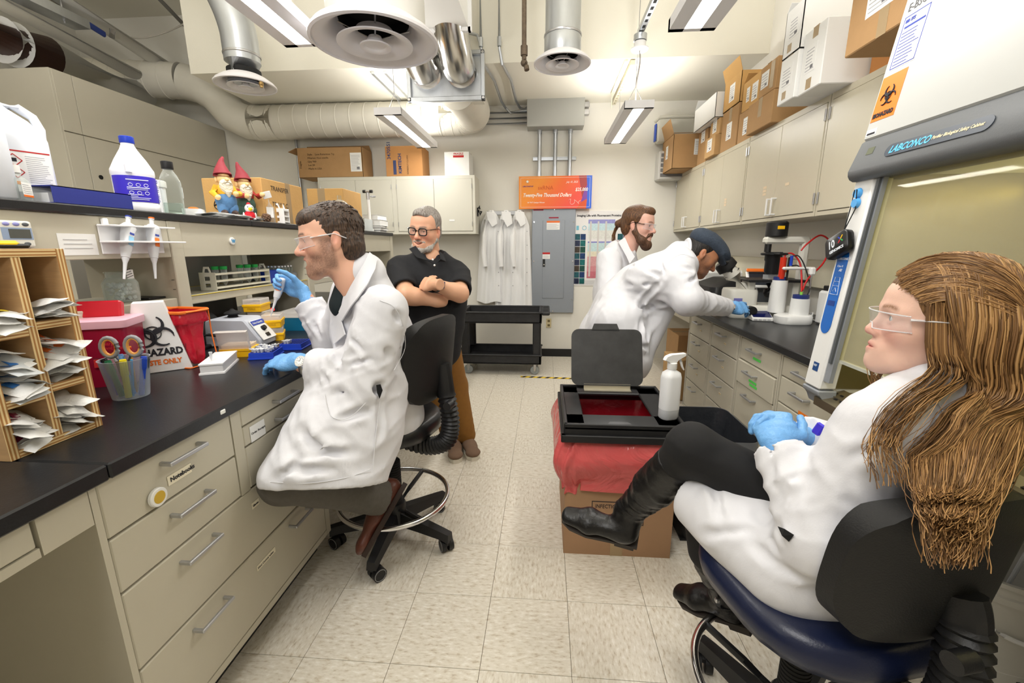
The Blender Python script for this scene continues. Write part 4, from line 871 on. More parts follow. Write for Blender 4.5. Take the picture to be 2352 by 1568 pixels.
# paper pile under the gnomes
q=thing('paper_pile','curling pile of white papers under the garden gnomes','papers',(-1.69,2.21,ZT))
def sheet(dx,dy,rz,z,curl,ph):
    c_,s_=math.cos(rz),math.sin(rz)
    def fn(u,v):
        x=(u-.5)*.22; y=(v-.5)*.30; zz=z+curl*max(0,(abs(u-.5)*2-.5))**2+.002*math.sin(9*v+ph)
        return (dx+x*c_-y*s_,dy+x*s_+y*c_,zz)
    b=B().grid(fn,10,10); b.solid(.0006); b.done('sheet',paper,q,smooth=60)
for k in range(7): sheet(R.uniform(-.02,.02),R.uniform(-.02,.03),R.uniform(-.25,.25),.003+.0032*k,.006+.003*k,k)
q=thing('foam_block','white box with orange and blue pads left of the gnomes','box',(-1.74,2.075,ZT),.5)
loft(B(),[(.075,.09,.01,0.0,0,0),(.08,.095,.012,.045,0,0)]).done('tray',white_pl,q,smooth=50); B().sph((.005,-.02,.047),.022,(1,1,.35)).done('orange_pad',orange,q); B().sph((0,.022,.047),.022,(1,1,.35)).done('blue_pad',M('pale_blue',(150,200,220),.6),q)
# garden gnomes
skin_g=M('gnome_skin',(236,198,140),.6); beard_g=M('gnome_beard',(238,228,206),.7,bump=.8,bscale=140); hat_g=M('gnome_hat',(150,50,60),.65,noise=.15,nscale=30)
def gnome(lab,loc,rz,shirt,pants,k,arms):
    q=thing('garden_gnome',lab,'figurine',loc,rz,group='garden gnomes'); s=1.0   # faces +x
    b=B(); b.sph((.0,0,.07),.045,(1.0,1.1,1.15),16).sph((.01,-.022,.035),.028,(.9,1,1.3),12).sph((.01,.022,.035),.028,(.9,1,1.3),12); b.done('trousers',pants,q,smooth=80)
    for y in (-.024,.024): B().sph((.022,y,.012),.018,(1.5,.9,.7),10).done('boot',M('gnome_boot',(70,52,44),.6),q)
    B().sph((0,0,.115),.040,(.95,1.15,1.0),16).done('shirt',shirt,q,smooth=80)
    for y,(pe,ph) in zip((-1,1),arms):
        b=B().tube([(0,y*.036,.135),pe,ph],[.017,.016,.012],n=10); b.done('sleeve',shirt,q,smooth=80); B().sph(ph,.014,(1.2,1,1),10).done('hand',skin_g,q)
    B().sph((.006,0,.175),.034,(1,.95,1),16).done('head',skin_g,q,smooth=80); B().sph((.042,0,.172),.010,n=8).done('nose',skin_g,q)
    for y in (-1,1): B().sph((.0,y*.034,.172),.012,(.6,.5,1.2),8).done('ear',skin_g,q)
    b=B().sph((.024,0,.140),.032,(.8,1.0,1.35),14).tube([(.03,0,.14),(.04,0,.11),(.042,0,.085)],[.024,.017,.004],n=10); b.done('beard',beard_g,q,smooth=80)
    for y in (-1,1): B().tube([(.042,0,.162),(.046,y*.012,.158),(.040,y*.024,.150)],[.006,.007,.003],n=8).done('moustache',beard_g,q)
    pts=[(0,0,.190),(.0,0,.20),(-.004,0,.225),(-.010,k*.004,.25),(-.014,k*.010,.272),(-.006,k*.016,.288)]
    B().tube(pts,[.043,.042,.031,.019,.011,.005],n=18).done('hat',hat_g,q,smooth=80)
    return q
gnome('garden gnome in yellow spotted shirt and blue overalls, left one',(-1.66,2.205,ZT+.026),-.55,M('gnome_yellow',(236,176,40),.6,noise=.35,nscale=60),M('gnome_denim',(80,124,170),.6,noise=.25,nscale=30),1,[((.012,-.062,.105),(.036,-.05,.082)),((.03,.055,.108),(.05,.03,.104))])
gnome('garden gnome in red shirt and green trousers holding a white card',(-1.675,2.375,ZT+.026),-.5,M('gnome_red',(170,50,40),.6,noise=.2,nscale=40),M('gnome_green',(50,78,66),.6),-1,[((.03,-.05,.112),(.06,-.02,.108)),((.03,.06,.115),(.066,.062,.122))])
tag(B().box((-1.585,2.435,1.665),(.045,.004,.038),.001,rot=(.3,-.3,.8)).done('white_card',paper,None,smooth=0),'small white card held out by the red-shirted gnome','card')
q=thing('toy_bird','small white toy bird in a red shirt sitting before the gnomes','toy',(-1.59,2.275,ZT+.002),-.7)
B().sph((0,0,.026),.026,(1,1,1)).done('red_shirt',M('felt_red',(206,30,44),.8),q); B().sph((.004,0,.062),.022).done('head',white_pl,q); B().lathe([(.010,0),(.008,.008),(0,.013)],(.024,0,.058),n=10,axis='x').done('beak',M('beak_yellow',(246,214,40),.5),q)
for y in (-1,1): B().sph((.022,y*.010,.068),.003,n=6).done('eye',blackm,q); B().sph((.018,y*.016,.006),.010,(1.6,.8,.6),8).done('foot',white_pl,q); B().sph((.0,y*.028,.028),.012,(.7,.4,1.2),8).done('wing',white_pl,q)
B().lathe([(.012,.078),(.008,.09),(0,.094)],n=10).done('cap',MATS['felt_red'],q)
# empty clear flask, pine cone and rack before the carton
q=thing('culture_flask','clear plastic flask with white label in front of the carton','flask',(-1.635,2.50,ZT),-.6)
loft(B(),[(.05,.06,.01,0,0,0),(.055,.065,.012,.004,0,0),(.055,.065,.012,.085,0,0),(.03,.03,.012,.115,0,0),(.03,.03,.012,.135,0,0)]).done('body',clear,q,smooth=50); lp=B(); patch(lp,(.0285,-.024,.03),(0,1,0),(0,0,1),0,.045,0,.06); lp.done('label',paper,q,smooth=0)
q=thing('pine_cone','small brown fuzzy ball on the shelf edge beside the flask','ornament',(-1.60,2.43,ZT))
b=B(); b.sph((0,0,.026),.022,(1,1,1.15),10)
for k in range(34):
    a=k*2.4; z=.006+.04*k/34; r_=.021*math.sqrt(max(.05,1-((z-.026)/.024)**2)); b.sph((r_*math.cos(a),r_*math.sin(a),z),.006,(1,1,.7),6)
b.done('cone',M('cone_brown',(112,86,68),.9),q,smooth=60)
def tube_rack(lab,loc,rz,L,m,tubes=0,h=.10,cat='rack'):
    q=thing('tube_rack',lab,cat,loc,rz); W=.085
    for y in (-L/2,L/2):
        # end plate with carrying loop and two windows
        for x0,x1,z0,z1 in ((-W/2,-.016,0,h),(.016,W/2,0,h),(-.016,.016,0,.018),(-.016,.016,.038,.05),(-.016,.016,.072,h)):
            pass
        b=B(); b.bx(-W/2,-.016,y-.0015,y+.0015,0,h).bx(.012,W/2,y-.0015,y+.0015,0,h).bx(-.016,.012,y-.0015,y+.0015,0,.014).bx(-.016,.012,y-.0015,y+.0015,.034,.046).bx(-.016,.012,y-.0015,y+.0015,.068,h)
        b.prism([(-.022,h),(-.013,h+.028),(.013,h+.028),(.022,h),(.014,h),(.008,h+.018),(-.008,h+.018),(-.014,h)],y-.0015,y+.0015,'y'); b.done('end_plate',m,q,smooth=0)
    for z in (.012,.044,.078):
        b=B(); b.bx(-W/2+.002,W/2-.002,-L/2,L/2,z,z+.003); b.bx(W/2-.002,W/2,-L/2,L/2,z-.004,z+.006); b.done('tier',m,q,smooth=0)
    return q
tube_rack('white tube rack end standing before the tan carton on the top shelf',(-1.625,2.60,ZT),.15,.07,M('rack_white',(244,244,244),.5),h=.09)
# far part of the top shelf
tag(B().box((-1.75,3.16,ZT+.05),(.20,.16,.10),.006).bx(-1.85,-1.65,3.08,3.24,ZT+.1,ZT+.112,.003).done('power_supply',blackp,None,smooth=0),'black box between the two tan cartons on the shelf','box')
q=thing('round_flask','round-bottom clear glass flask on the shelf behind the seated man','flask',(-1.64,3.44,ZT))
B().sph((0,0,.155),.075,n=24).cyl((0,0,.22),(0,0,.26),.016,n=16).done('bulb',glass,q,smooth=60); B().lathe([(.05,0),(.056,.0),(.05,.086),(.044,.086),(.05,0)],n=24,cap=False).done('cork_ring',M('cork',(160,120,80),.8),q)
q=thing('lab_tap','white gooseneck gas tap with dark valves at the shelf end','tap',(-1.64,4.02,ZT))
B().lathe([(.03,0),(.03,.02),(.014,.05),(.013,.28),(.016,.30)],n=16).done('column',white_pl,q); B().cyl((0,0,.29),(0,0,.35),.016,n=12).tube([(0,0,.32),(.02,.05,.32),(.03,.09,.325)],.010,n=8).cyl((-.03,0,.36),(.03,0,.36),.009,n=8).done('valve',steel,q); B().cyl((-.045,0,.36),(-.02,0,.36),.014,n=10).cyl((.02,0,.36),(.045,0,.36),.014,n=10).done('knob',blackp,q)
labs=['black paperback, lowest in the book pile at the shelf end','grey booklet, second from the bottom of the shelf-end pile','black booklet in the middle of the shelf-end pile','thick white book near the top of the shelf-end pile','white paperback, topmost of the shelf-end pile']
z=ZT
for k,(t,mm) in enumerate(((.018,blackp),(.022,M('book_grey',(120,120,122),.6)),(.02,M('book_dark',(60,60,62),.6)),(.055,paper),(.045,M('book_white',(228,228,224),.7)))):
    q=thing('book',labs[k],'book',(-1.66+R.uniform(-.01,.01),4.22,z),R.uniform(-.15,.15),group='books piled at the shelf end')
    B().bx(-.075,.075,-.10,.10,0,.0015).bx(-.075,.075,-.1,.1,t-.0015,t).bx(-.075,-.073,-.1,.1,0,t).done('cover',mm,q,smooth=0); B().bx(-.072,.072,-.097,.097,.0015,t-.0015).done('pages',paper,q,smooth=0); z+=t+.0005
q=thing('clear_box','empty clear plastic box beside the book pile','box',(-1.68,3.92,ZT)); b=B(); b.bx(-.07,.07,-.09,.09,0,.003).bx(-.07,.07,-.09,-.087,0,.11).bx(-.07,.07,.087,.09,0,.11).bx(-.07,-.067,-.09,.09,0,.11).bx(.067,.07,-.09,.09,0,.11).done('box',clear,q,smooth=0)
# -- on the fascia
XFZ=XS-.004
q=thing('lab_timer','white lab timer with grey display on the shelf fascia, far left','timer',(XFZ,1.17,1.41),world=True)
B().bx(XFZ,XFZ+.016,1.128,1.212,1.375,1.452,.006,2).done('case',M('timer_cream',(232,230,220),.5),q,smooth=0)
B().bx(XFZ+.016,XFZ+.0165,1.133,1.208,1.398,1.432,0).done('bezel',M('timer_blue',(150,168,196),.5),q,smooth=0); B().bx(XFZ+.0165,XFZ+.017,1.150,1.203,1.402,1.428).done('display',M('lcd',(88,90,84),.3),q,smooth=0)
for y,z,mm in ((1.148,1.442,M('timer_lilac',(150,150,210),.5)),(1.172,1.442,MATS['timer_lilac']),(1.195,1.442,greyd),(1.145,1.387,greyd),(1.19,1.386,greyd)): B().sph((XFZ+.016,y,z),.007,(.3,1.3,.8),10).done('button',mm,q)
tag(B().bx(XFZ+.0003,XFZ+.0011,1.285,1.405,1.350,1.420).done('handwritten_note',paper,None,smooth=0),'handwritten white note taped to the shelf fascia','note')
b=B(); lines_print(b,(XFZ+.001,1.30,1.36),(0,1,0),(0,0,1),0,.095,[.012,.026,.04],.002,R); o=b.done('print',M('pencil',(190,190,192),.8),None,smooth=0); o.parent=[x for x in bpy.data.objects if x.name.startswith('handwritten')][0]
q=thing('pipette_holder','white acrylic pipette holder screwed to the shelf fascia','holder',(XFZ,1.54,1.41),world=True)
B().bx(XFZ+.001,XFZ+.006,1.415,1.665,1.352,1.455,.002).done('back_plate',M('acrylic_white',(244,244,246),.25),q,smooth=0)
B().bx(XFZ+.006,XFZ+.06,1.41,1.675,1.448,1.453,.001).bx(XFZ+.006,XFZ+.075,1.41,1.70,1.392,1.398,.001).done('ledge',MATS['acrylic_white'],q,smooth=0)
B().bx(XFZ+.001,XFZ+.018,1.43,1.447,1.45,1.475,.003).done('tab',MATS['acrylic_white'],q,smooth=0)
pip_w=M('pipette_grey',(222,224,228),.4);
def pipette(lab,p_tip,p_top,m_acc=None,name='pipette',tip=False,group=None,side=None,disp=True):
    """tip at p_tip, push button at p_top, about 24 cm"""
    p_tip,p_top=Vector(p_tip),Vector(p_top); d=(p_top-p_tip).normalized(); L=(p_top-p_tip).length; s=L/.24
    side=Vector(side) if side is not None else Vector((1,0,0)); sx=(side-d*side.dot(d)).normalized(); sy=d.cross(sx)
    q=thing(name,lab,'pipette',p_tip,group=group); rot=Matrix((sx,sy,d)).transposed(); q.rotation_euler=rot.to_euler()
    def P(z): return z*s
    b=B(); loft(b,[(.026,.026,.012,P(.085),0,0),(.032,.030,.012,P(.11),0,0),(.036,.034,.012,P(.165),0,0),(.042,.034,.012,P(.19),.004,0),(.038,.032,.012,P(.205),.002,0),(.022,.022,.010,P(.212),0,0)]); b.done('handle',pip_w,q,smooth=50)
    B().lathe([(.0050,P(.03)),(.0064,P(.06)),(.0095,P(.072)),(.0105,P(.074)),(.0105,P(.080)),(.0130,P(.081)),(.0130,P(.090))],n=16).done('shaft',pip_w,q)
    B().lathe([(.0035,P(.0)),(.0038,P(.0)),(.0052,P(.04)),(.003,P(.04))],n=14).done('nozzle',pip_w,q)
    B().cyl((0,0,P(.21)),(0,0,P(.232)),.007,n=14).cyl((0,0,P(.232)),(0,0,P(.24)),.009,n=14).done('plunger',pip_w,q); B().lathe([(.0085,P(.2335)),(.0095,P(.235)),(.0095,P(.24)),(0,P(.242))],n=14).done('button',m_acc or ink_b,q)
    B().tube([(-.012,0,P(.20)),(-.026,0,P(.207)),(-.034,0,P(.198))],[.006,.006,.004],n=8,flat=.8).done('finger_hook',pip_w,q,smooth=60)
    if disp:
        B().bx(.0185,.0200,-.008,.008,P(.165),P(.188)).done('scale_window',ink_b,q,smooth=0); B().bx(.0175,.0187,-.009,.009,P(.125),P(.158)).done('sticker',M('pip_sticker',(140,190,220),.5) if m_acc is None else orange,q,smooth=0)
    if tip:
        B().lathe([(.0006,P(-.045)),(.0012,P(-.045)),(.0042,P(.004)),(.0046,P(.012)),(.0036,P(.012))],n=12).done('tip',Mglass('tip_plastic',(236,240,244),.45,.2),q)
    return q
pipette('white pipette leaning in the holder, left one',(XFZ+.055,1.425,1.265),(XFZ+.03,1.512,1.487),side=(1,0,0),group='pipettes hanging in the holder')
pipette('white pipette hanging straight in the holder, right one with orange mark',(XFZ+.05,1.555,1.257),(XFZ+.035,1.60,1.488),orange,side=(1,0,0),group='pipettes hanging in the holder')
# -- lower shelf
q=thing('glass_jar','glass jar of ice-like clear tips on the lower shelf','jar',(-1.645,1.545,ZL))
B().lathe([(.045,0),(.052,.004),(.055,.03),(.055,.075),(.045,.092),(.040,.095),(.040,.112),(.043,.113),(.043,.118),(.038,.118),(.037,.096),(.052,.075),(.052,.006),(0,.005)],n=28,cap=False).done('jar',glass,q,smooth=50)
rr=random.Random(3); b=B()
for k in range(46): b.box((rr.uniform(-.03,.03),rr.uniform(-.03,.03),.012+.06*rr.random()),(.012,.012,.010),.002,rot=(rr.random()*3,rr.random()*3,rr.random()*3))
o=b.done('clear_pieces',clear2,q); o['kind']='stuff'
lp=B(); patch(lp,(.04,-.006,.09),(0,1,0),(0,0,1),0,.028,0,.035); lp.done('striped_label',paper,q,smooth=0); lp=B();
for k in range(4): patch(lp,(.0405,-.006,.09),(0,1,.3),(0,-.3,1),.0,.028,.004+.009*k,.006+.009*k,.001)
lp.done('stripe',ink,q,smooth=0)
tag(B().bx(-1.72,-1.60,1.61,1.69,ZL,ZL+.008,.003).done('phone',blackp,None,smooth=0),'thin black phone lying on the shelf right of the jar','phone')
rk=tube_rack('white rack with green-capped tubes on the lower shelf',(-1.655,2.205,ZL),0,.42,M('rack_ivory',(238,236,222),.5),h=.088)
def conical(loc,lab,cap=greenp,group='green-capped conical tubes in the white rack'):
    q=thing('conical_tube',lab,'tube',loc,group=group); B().lathe([(.002,0),(.014,.02),(.0145,.085),(.013,.085)],n=14,cap=False).done('tube',clear,q); B().lathe([(.0165,.082),(.017,.083),(.017,.098),(0,.099)],n=18).done('cap',cap,q)
for x,y in ((-1.67,2.07),(-1.64,2.09),(-1.67,2.25),(-1.64,2.27),(-1.67,2.31),(-1.64,2.33)): conical((x,y,ZL+.017),'clear conical tube with green cap in the white rack, %s pair, %s'%({2.07:'nearest',2.09:'nearest',2.25:'middle',2.27:'middle',2.31:'farthest',2.33:'farthest'}[y],'rear' if x<-1.66 else 'front'))
# vial tray: rows of small glass vials
q=thing('vial_tray','grey tray full of small glass vials with metal caps on the shelf','tray',(-1.72,2.62,ZL)); B().box((0,0,.05),(.2,.17,.006),.001).bx(-.1,-.095,-.085,.085,0,.05).bx(.095,.1,-.085,.085,0,.05).done('tray',greyp,q,smooth=0)
for i in range(8):
    for j in range(5):
        v=thing('glass_vial','silver-capped vial in the grey tray, %s from back, %s from near end'%('first second third fourth fifth sixth seventh eighth'.split()[i],'first second third fourth fifth'.split()[j]),'vial',(-1.80+.0225*i,2.555+.032*j,ZL+.053),group='glass vials in the grey tray')
        if i==0 and j==0:
            B().lathe([(.009,0),(.010,.002),(.010,.025),(.007,.03),(.007,.034)],n=10).done('glass',glass,v); B().lathe([(.008,.033),(.009,.034),(.009,.042),(0,.042)],n=10).done('cap',chrome,v); v0=v
        else:
            for ch in v0.children: cc=ch.copy(); COL.objects.link(cc); cc.parent=v
tag(B().bx(-1.69,-1.63,2.44,2.53,ZL,ZL+.075,.003).done('blue_box',bluep,None,smooth=0),'upright blue box beside the white tube rack on the shelf','box')
q=thing('clamp_meter','black rounded instrument with small lens on the lower shelf','meter',(-1.62,2.60,ZL)); B().sph((0,0,.03),.03,(1,1.2,1),16).done('body',blackp,q); B().lathe([(.01,.028),(.012,.032),(0,.033)],n=12,axis='x').done('lens',chrome,q)
def pack(lab,loc,rz,s,m,group,mark=None):
    q=thing('sterile_packet',lab,'packet',loc,group=group); q.rotation_euler=rz
    def fn(u,v): return ((u-.5)*s[0],(v-.5)*s[1],s[2]*math.sin(PI*u)*math.sin(PI*v)+.002*math.sin(7*u+5*v))
    B().grid(fn,6,5).solid(.0008).done('wrapper',m,q,smooth=60)
    if mark is not None:
        B().bx(-s[0]*.1,s[0]*.14,-s[1]*.28,s[1]*.02,s[2]+.0002,s[2]+.0010).done('print',mark,q,smooth=0)
    return q
wrap=M('packet_white',(236,236,234),.45,bump=.3,bscale=60); wrapc=Mglass('packet_clear',(236,240,242),.6,.25)
# -- plywood pigeonhole rack
def ply_mat():
    m=bpy.data.materials.new('plywood_edge'); m.use_nodes=True; nt=m.node_tree; b=nt.nodes['Principled BSDF']; b.inputs['Roughness'].default_value=.6
    tc=nt.nodes.new('ShaderNodeTexCoord'); sp=nt.nodes.new('ShaderNodeSeparateXYZ'); nt.links.new(tc.outputs['Object'],sp.inputs[0])
    n=nt.nodes.new('ShaderNodeTexNoise'); n.inputs['Scale'].default_value=9; nt.links.new(tc.outputs['Object'],n.inputs[0])
    return m,nt,b,sp,n
def ply(axis):
    """plies stacked along an axis: alternate pale and brown veneers, seen on the edges"""
    nm='plywood_'+axis
    if nm in MATS: return MATS[nm]
    m,nt,b,sp,n=ply_mat(); m.name=nm
    ml=nt.nodes.new('ShaderNodeMath'); ml.operation='MULTIPLY'; ml.inputs[1].default_value=2*PI/.0072; nt.links.new(sp.outputs['XYZ'.index(axis.upper())],ml.inputs[0])
    ad=nt.nodes.new('ShaderNodeMath'); ad.operation='MULTIPLY_ADD'; ad.inputs[1].default_value=1.2; nt.links.new(n.outputs[0],ad.inputs[0]); nt.links.new(ml.outputs[0],ad.inputs[2])
    sn=nt.nodes.new('ShaderNodeMath'); sn.operation='SINE'; nt.links.new(ad.outputs[0],sn.inputs[0])
    r=nt.nodes.new('ShaderNodeValToRGB'); e=r.color_ramp.elements; e[0].position=.38; e[0].color=S(176,124,66); e[1].position=.62; e[1].color=S(234,206,152)
    mr=nt.nodes.new('ShaderNodeMapRange'); mr.inputs[1].default_value=-1; nt.links.new(sn.outputs[0],mr.inputs[0]); nt.links.new(mr.outputs[0],r.inputs[0]); nt.links.new(r.outputs[0],b.inputs['Base Color'])
    MATS[nm]=m; return m
veneer=M('ply_veneer',(196,158,112),.6,noise=.12,nscale=10,stretch=(1,1,8))
X0,X1=-1.46,-1.165; Y0,Y1=.772,.972; TH=.018
q=thing('pigeonhole_rack','plywood pigeonhole rack full of sterile packets on the near left bench','rack',(-1.3,.87,ZW),world=True)
def board(name,x0,x1,y0,y1,z0,z1,ax):
    o=B().bx(x0,x1,y0,y1,z0,z1,.0008).done(name,[veneer,ply(ax)],q,smooth=0)
    for p in o.data.polygons:
        if abs(p.normal.x)>.5 or (ax=='y' and abs(p.normal.z)>.5) or (ax=='z' and abs(p.normal.y)>.5): p.material_index=1
board('side_board',X0,X1,Y0,Y0+TH,ZW,1.372,'y'); board('side_board',X0,X1,Y1-TH,Y1,ZW,1.372,'y'); YM=.872
board('top_board',X0,X1,Y0+TH,Y1-TH,1.354,1.372,'z'); board('base_board',X0,X1,Y0+TH,Y1-TH,ZW,ZW+TH,'z')
board('divider',X0,X1-.001,YM-.009,YM+.009,ZW+TH,1.354,'y')
for a,bb,zz in ((Y0+TH,YM-.009,(1.037,1.187)),(YM+.009,Y1-TH,(1.048,1.198))):
    for z in zz: board('shelf_board',X0,X1-.001,a,bb,z-TH/2,z+TH/2,'z')
B().bx(X0,X0+.006,Y0+TH,Y1-TH,ZW+TH,1.354).done('back_board',veneer,q,smooth=0)
tag(B().bx(-1.40,-1.20,.80,.83,1.3723,1.3735).done('steel_ruler',steel,None,smooth=0),'steel ruler lying on top of the plywood rack','ruler')
q=thing('utility_knife','yellow and black utility knife on top of the plywood rack','knife',(-1.24,.875,1.3725),1.2); B().box((0,0,.010),(.11,.022,.016),.006).done('grip',M('knife_yellow',(240,204,20),.4),q); B().box((.01,-.004,.006),(.12,.018,.010),.004).done('slider',blackp,q)
cells=[((Y0+TH,YM-.009),(ZW+TH,1.028),M('mark_maroon',(130,30,60),.6),'white sterile packet with maroon print in the lower left pigeonhole',12),
       ((YM+.009,Y1-TH),(ZW+TH,1.039),None,'plain white sterile packet in the lower right pigeonhole',11),
       ((Y0+TH,YM-.009),(1.046,1.178),M('mark_blue',(50,110,180),.6),'clear packet with blue print in the middle left pigeonhole',11),
       ((YM+.009,Y1-TH),(1.057,1.189),M('mark_orange',(240,120,50),.6),'white packet with orange print in the middle right pigeonhole',12),
       ((Y0+TH,YM-.009),(1.196,1.26),M('mark_yellow',(240,214,60),.6),'white packet with yellow print in the upper left pigeonhole',7),
       ((YM+.009,Y1-TH),(1.207,1.275),None,'small white packet in the upper right pigeonhole',8)]
ORD=['lowest ']+[w_+' from the bottom, ' for w_ in 'second third fourth fifth sixth seventh eighth ninth tenth eleventh twelfth'.split()]
rr=random.Random(11)
for (a,bb),(z0,z1),mk,lab,n in cells:
    for k in range(n):
        z=z0+.006+(z1-z0-.03)*k/n
        pack(ORD[k]+lab,(X1-.045+rr.uniform(-.02,.03),(a+bb)/2+rr.uniform(-.016,.016),z),(rr.uniform(-.45,.45),rr.uniform(-.2,.35),rr.uniform(-.5,.5)),(rr.uniform(.09,.13),rr.uniform(.042,.058),.009),wrapc if (mk is not None and 'clear' in lab and k%2) else wrap,'packets: '+lab[:40],mk)
# -- bench top
q=thing('sharps_bin','dark red sharps bin with pale lid behind the pencil cup','bin',(-1.50,1.33,ZW),.42)
loft(B(),[(.14,.13,.015,0,0,0),(.16,.15,.02,.20,0,0)]).done('body',M('sharps_red',(150,14,50),.3),q,smooth=50); loft(B(),[(.17,.16,.02,.2,0,0),(.172,.162,.02,.206,0,0),(.172,.162,.02,.224,0,0),(.16,.15,.02,.228,0,0)]).done('lid',M('sharps_lid',(232,180,196),.35),q,smooth=50)
B().box((-.02,.03,.25),(.125,.03,.06),.006,rot=(-.3,0,0)).done('flap',M('sharps_flap',(190,24,40),.35),q,smooth=0)
lp=B(); patch(lp,(-.02,-.0725,.07),(1,0,0),(0,.13,1),0,.085,0,.09); lb=lp.done('label',paper,q,smooth=0); lp=B(); patch(lp,(-.02,-.0725,.07),(1,0,0),(0,.13,1),0,.085,.028,.056,.0014); lp.done('black_band',ink,lb,smooth=0); lp=B(); patch(lp,(-.02,-.0725,.07),(1,0,0),(0,.13,1),0,.085,.0,.028,.0014); patch(lp,(-.02,-.0725,.07),(1,0,0),(0,.13,1),.006,.026,.062,.082,.0014); lp.done('red_band',ink_r,lb,smooth=0)
text('Sharps',.016,'lettering',ink_r,lb,(.012,-.0845,.145),(1,0,0),(0,.13,1)); text('Container',.016,'lettering',ink_r,lb,(.008,-.0825,.130),(1,0,0),(0,.13,1))
def biohazard(b,c,r,right,up,t=.0015):
    c,right,up=Vector(c),Vector(right).normalized(),Vector(up).normalized(); n=right.cross(up)*t
    def arc(cx_,cy_,rad,a0,a1,w,k=18):
        pts=[c+right*(cx_+rad*math.cos(a0+(a1-a0)*i/k))+up*(cy_+rad*math.sin(a0+(a1-a0)*i/k))+n for i in range(k+1)]
        b.tube(pts,[w*(.35+.65*math.sin(PI*i/k)) for i in range(k+1)],n=5)
    for k in range(3):
        a=PI/2+k*2*PI/3; arc(r*.42*math.cos(a),r*.42*math.sin(a),r*.42,a-2.55+PI*.0,a+2.55,r*.085) if False else arc(r*.40*math.cos(a),r*.40*math.sin(a),r*.40,a+.55,a+2*PI-.55,r*.085)
    arc(0,0,r*.30,0,2*PI,r*.04,24)
    return b
q=thing('biohazard_box','white folding biohazard card box behind the red sharps bin','box',(-1.465,1.465,ZW),.72)
B().prism([(-.10,0),(.10,0),(.045,.265),(-.045,.265)],-.03,.03,'y',.002).done('card',M('card_white',(240,240,240),.5),q,smooth=0)
biohazard(B(),(.0,-.0305,.15),.08,(1,0,0),(0,0,1)).done('symbol',ink,q); text('BIOHAZARD',.036,'lettering',ink,q,(-.085,-.0315,.065),(1,0,0),(0,0,1),bold=.0015,sx=.8); text('WASTE ONLY',.026,'lettering',orange,q,(-.06,-.0315,.03),(1,0,0),(0,0,1),bold=.001,sx=.8)
# pencil cup and its contents
q=thing('pencil_cup','translucent plastic cup of pens and scissors on the bench','cup',(-1.305,1.19,ZW))
B().lathe([(.001,.002),(.043,.002),(.046,.0),(.047,.004),(.062,.122),(.064,.124),(.061,.124),(.045,.006)],n=32,cap=False).done('cup',Mglass('cup_plastic',(232,238,246),.14,.2),q,smooth=50)
CUP=Vector((-1.305,1.19,ZW+.006))
def pen(lab,dx,dy,lean,L,r,m,cap=None,mcap=None,grp='pens in the cup'):
    q=thing('pen',lab,'pen',CUP+Vector((dx,dy,0)),group=grp); d=Vector((lean[0],lean[1],1)).normalized(); q.rotation_euler=Vector((0,0,1)).rotation_difference(d).to_euler()
    B().cyl((0,0,0),(0,0,L),r,n=10).done('barrel',m,q)
    if cap: B().lathe([(r*1.15,L-cap),(r*1.2,L-cap+.002),(r*1.1,L-.004),(r*.6,L)],n=10).done('cap',mcap or m,q); B().bx(r,r+.002,-.002,.002,L-cap+.004,L-.006).done('clip',mcap or m,q,smooth=0)
pen('fat yellow highlighter standing in the cup',.018,-.026,(.1,-.05),.122,.0085,M('hl_yellow',(244,224,20),.4),.05)
pen('green marker with green cap in the cup',-.012,-.018,(-.1,-.1),.118,.008,M('marker_green',(30,120,80),.4),.04)
pen('light blue pen in the middle of the cup',.006,.004,(-.06,-.08),.132,.006,M('pen_lightblue',(110,160,220),.4),.04)
pen('blue capped marker at the right of the cup',.035,.0,(.22,.05),.125,.0075,M('marker_blue',(40,80,200),.4),.04)
pen('thin cyan pencil leaning right in the cup',.022,-.015,(.2,-.04),.122,.0035,M('pencil_cyan',(60,160,220),.4))
pen('black marker on the left of the cup',-.026,-.004,(-.22,-.1),.122,.008,blackp,.04)
pen('black marker at the back of the cup',.016,.02,(.12,.15),.12,.008,blackp,.04)
pen('small blue pen at the left rim of the cup',-.034,-.012,(-.2,-.05),.112,.006,MATS['marker_blue'],.035)
pen('brown pencil with silver cap at the left of the cup',-.02,.012,(-.18,.0),.135,.0055,M('pencil_brown',(150,100,40),.5),.03,white_pl)
pen('yellow pencil with red eraser standing tallest in the cup',.0,.018,(.0,.05),.15,.0036,M('pencil_orange',(240,160,30),.5),.014,ink_r)
pen('black pen with white clip at the right of the cup',.030,.014,(.2,.1),.122,.006,greyd,.04)
q=thing('scissors','scissors with grey and orange loop handles in the cup','scissors',CUP+Vector((.004,-.004,.02)),.35)
for s_ in (-1,1):
    pts=[(s_*.031+.021*math.cos(a)*1.0,0,.135+.030*math.sin(a)) for a in [i*PI/8 for i in range(16)]]
    B().tube([Vector(p) for p in pts],.0065,n=8,closed=True).done('loop',greyp,q,smooth=60); B().tube([Vector((s_*.031+(p[0]-s_*.031)*.80,p[1],.135+(p[2]-.135)*.84)) for p in pts],.005,n=8,closed=True).done('orange_lining',M('scissor_orange',(236,170,90),.5),q,smooth=60)
    B().tube([(s_*.02,0,.108),(s_*.006,0,.08),(-s_*.004,0,.0)],[.007,.006,.002],n=6,flat=.4).done('blade',steel,q)
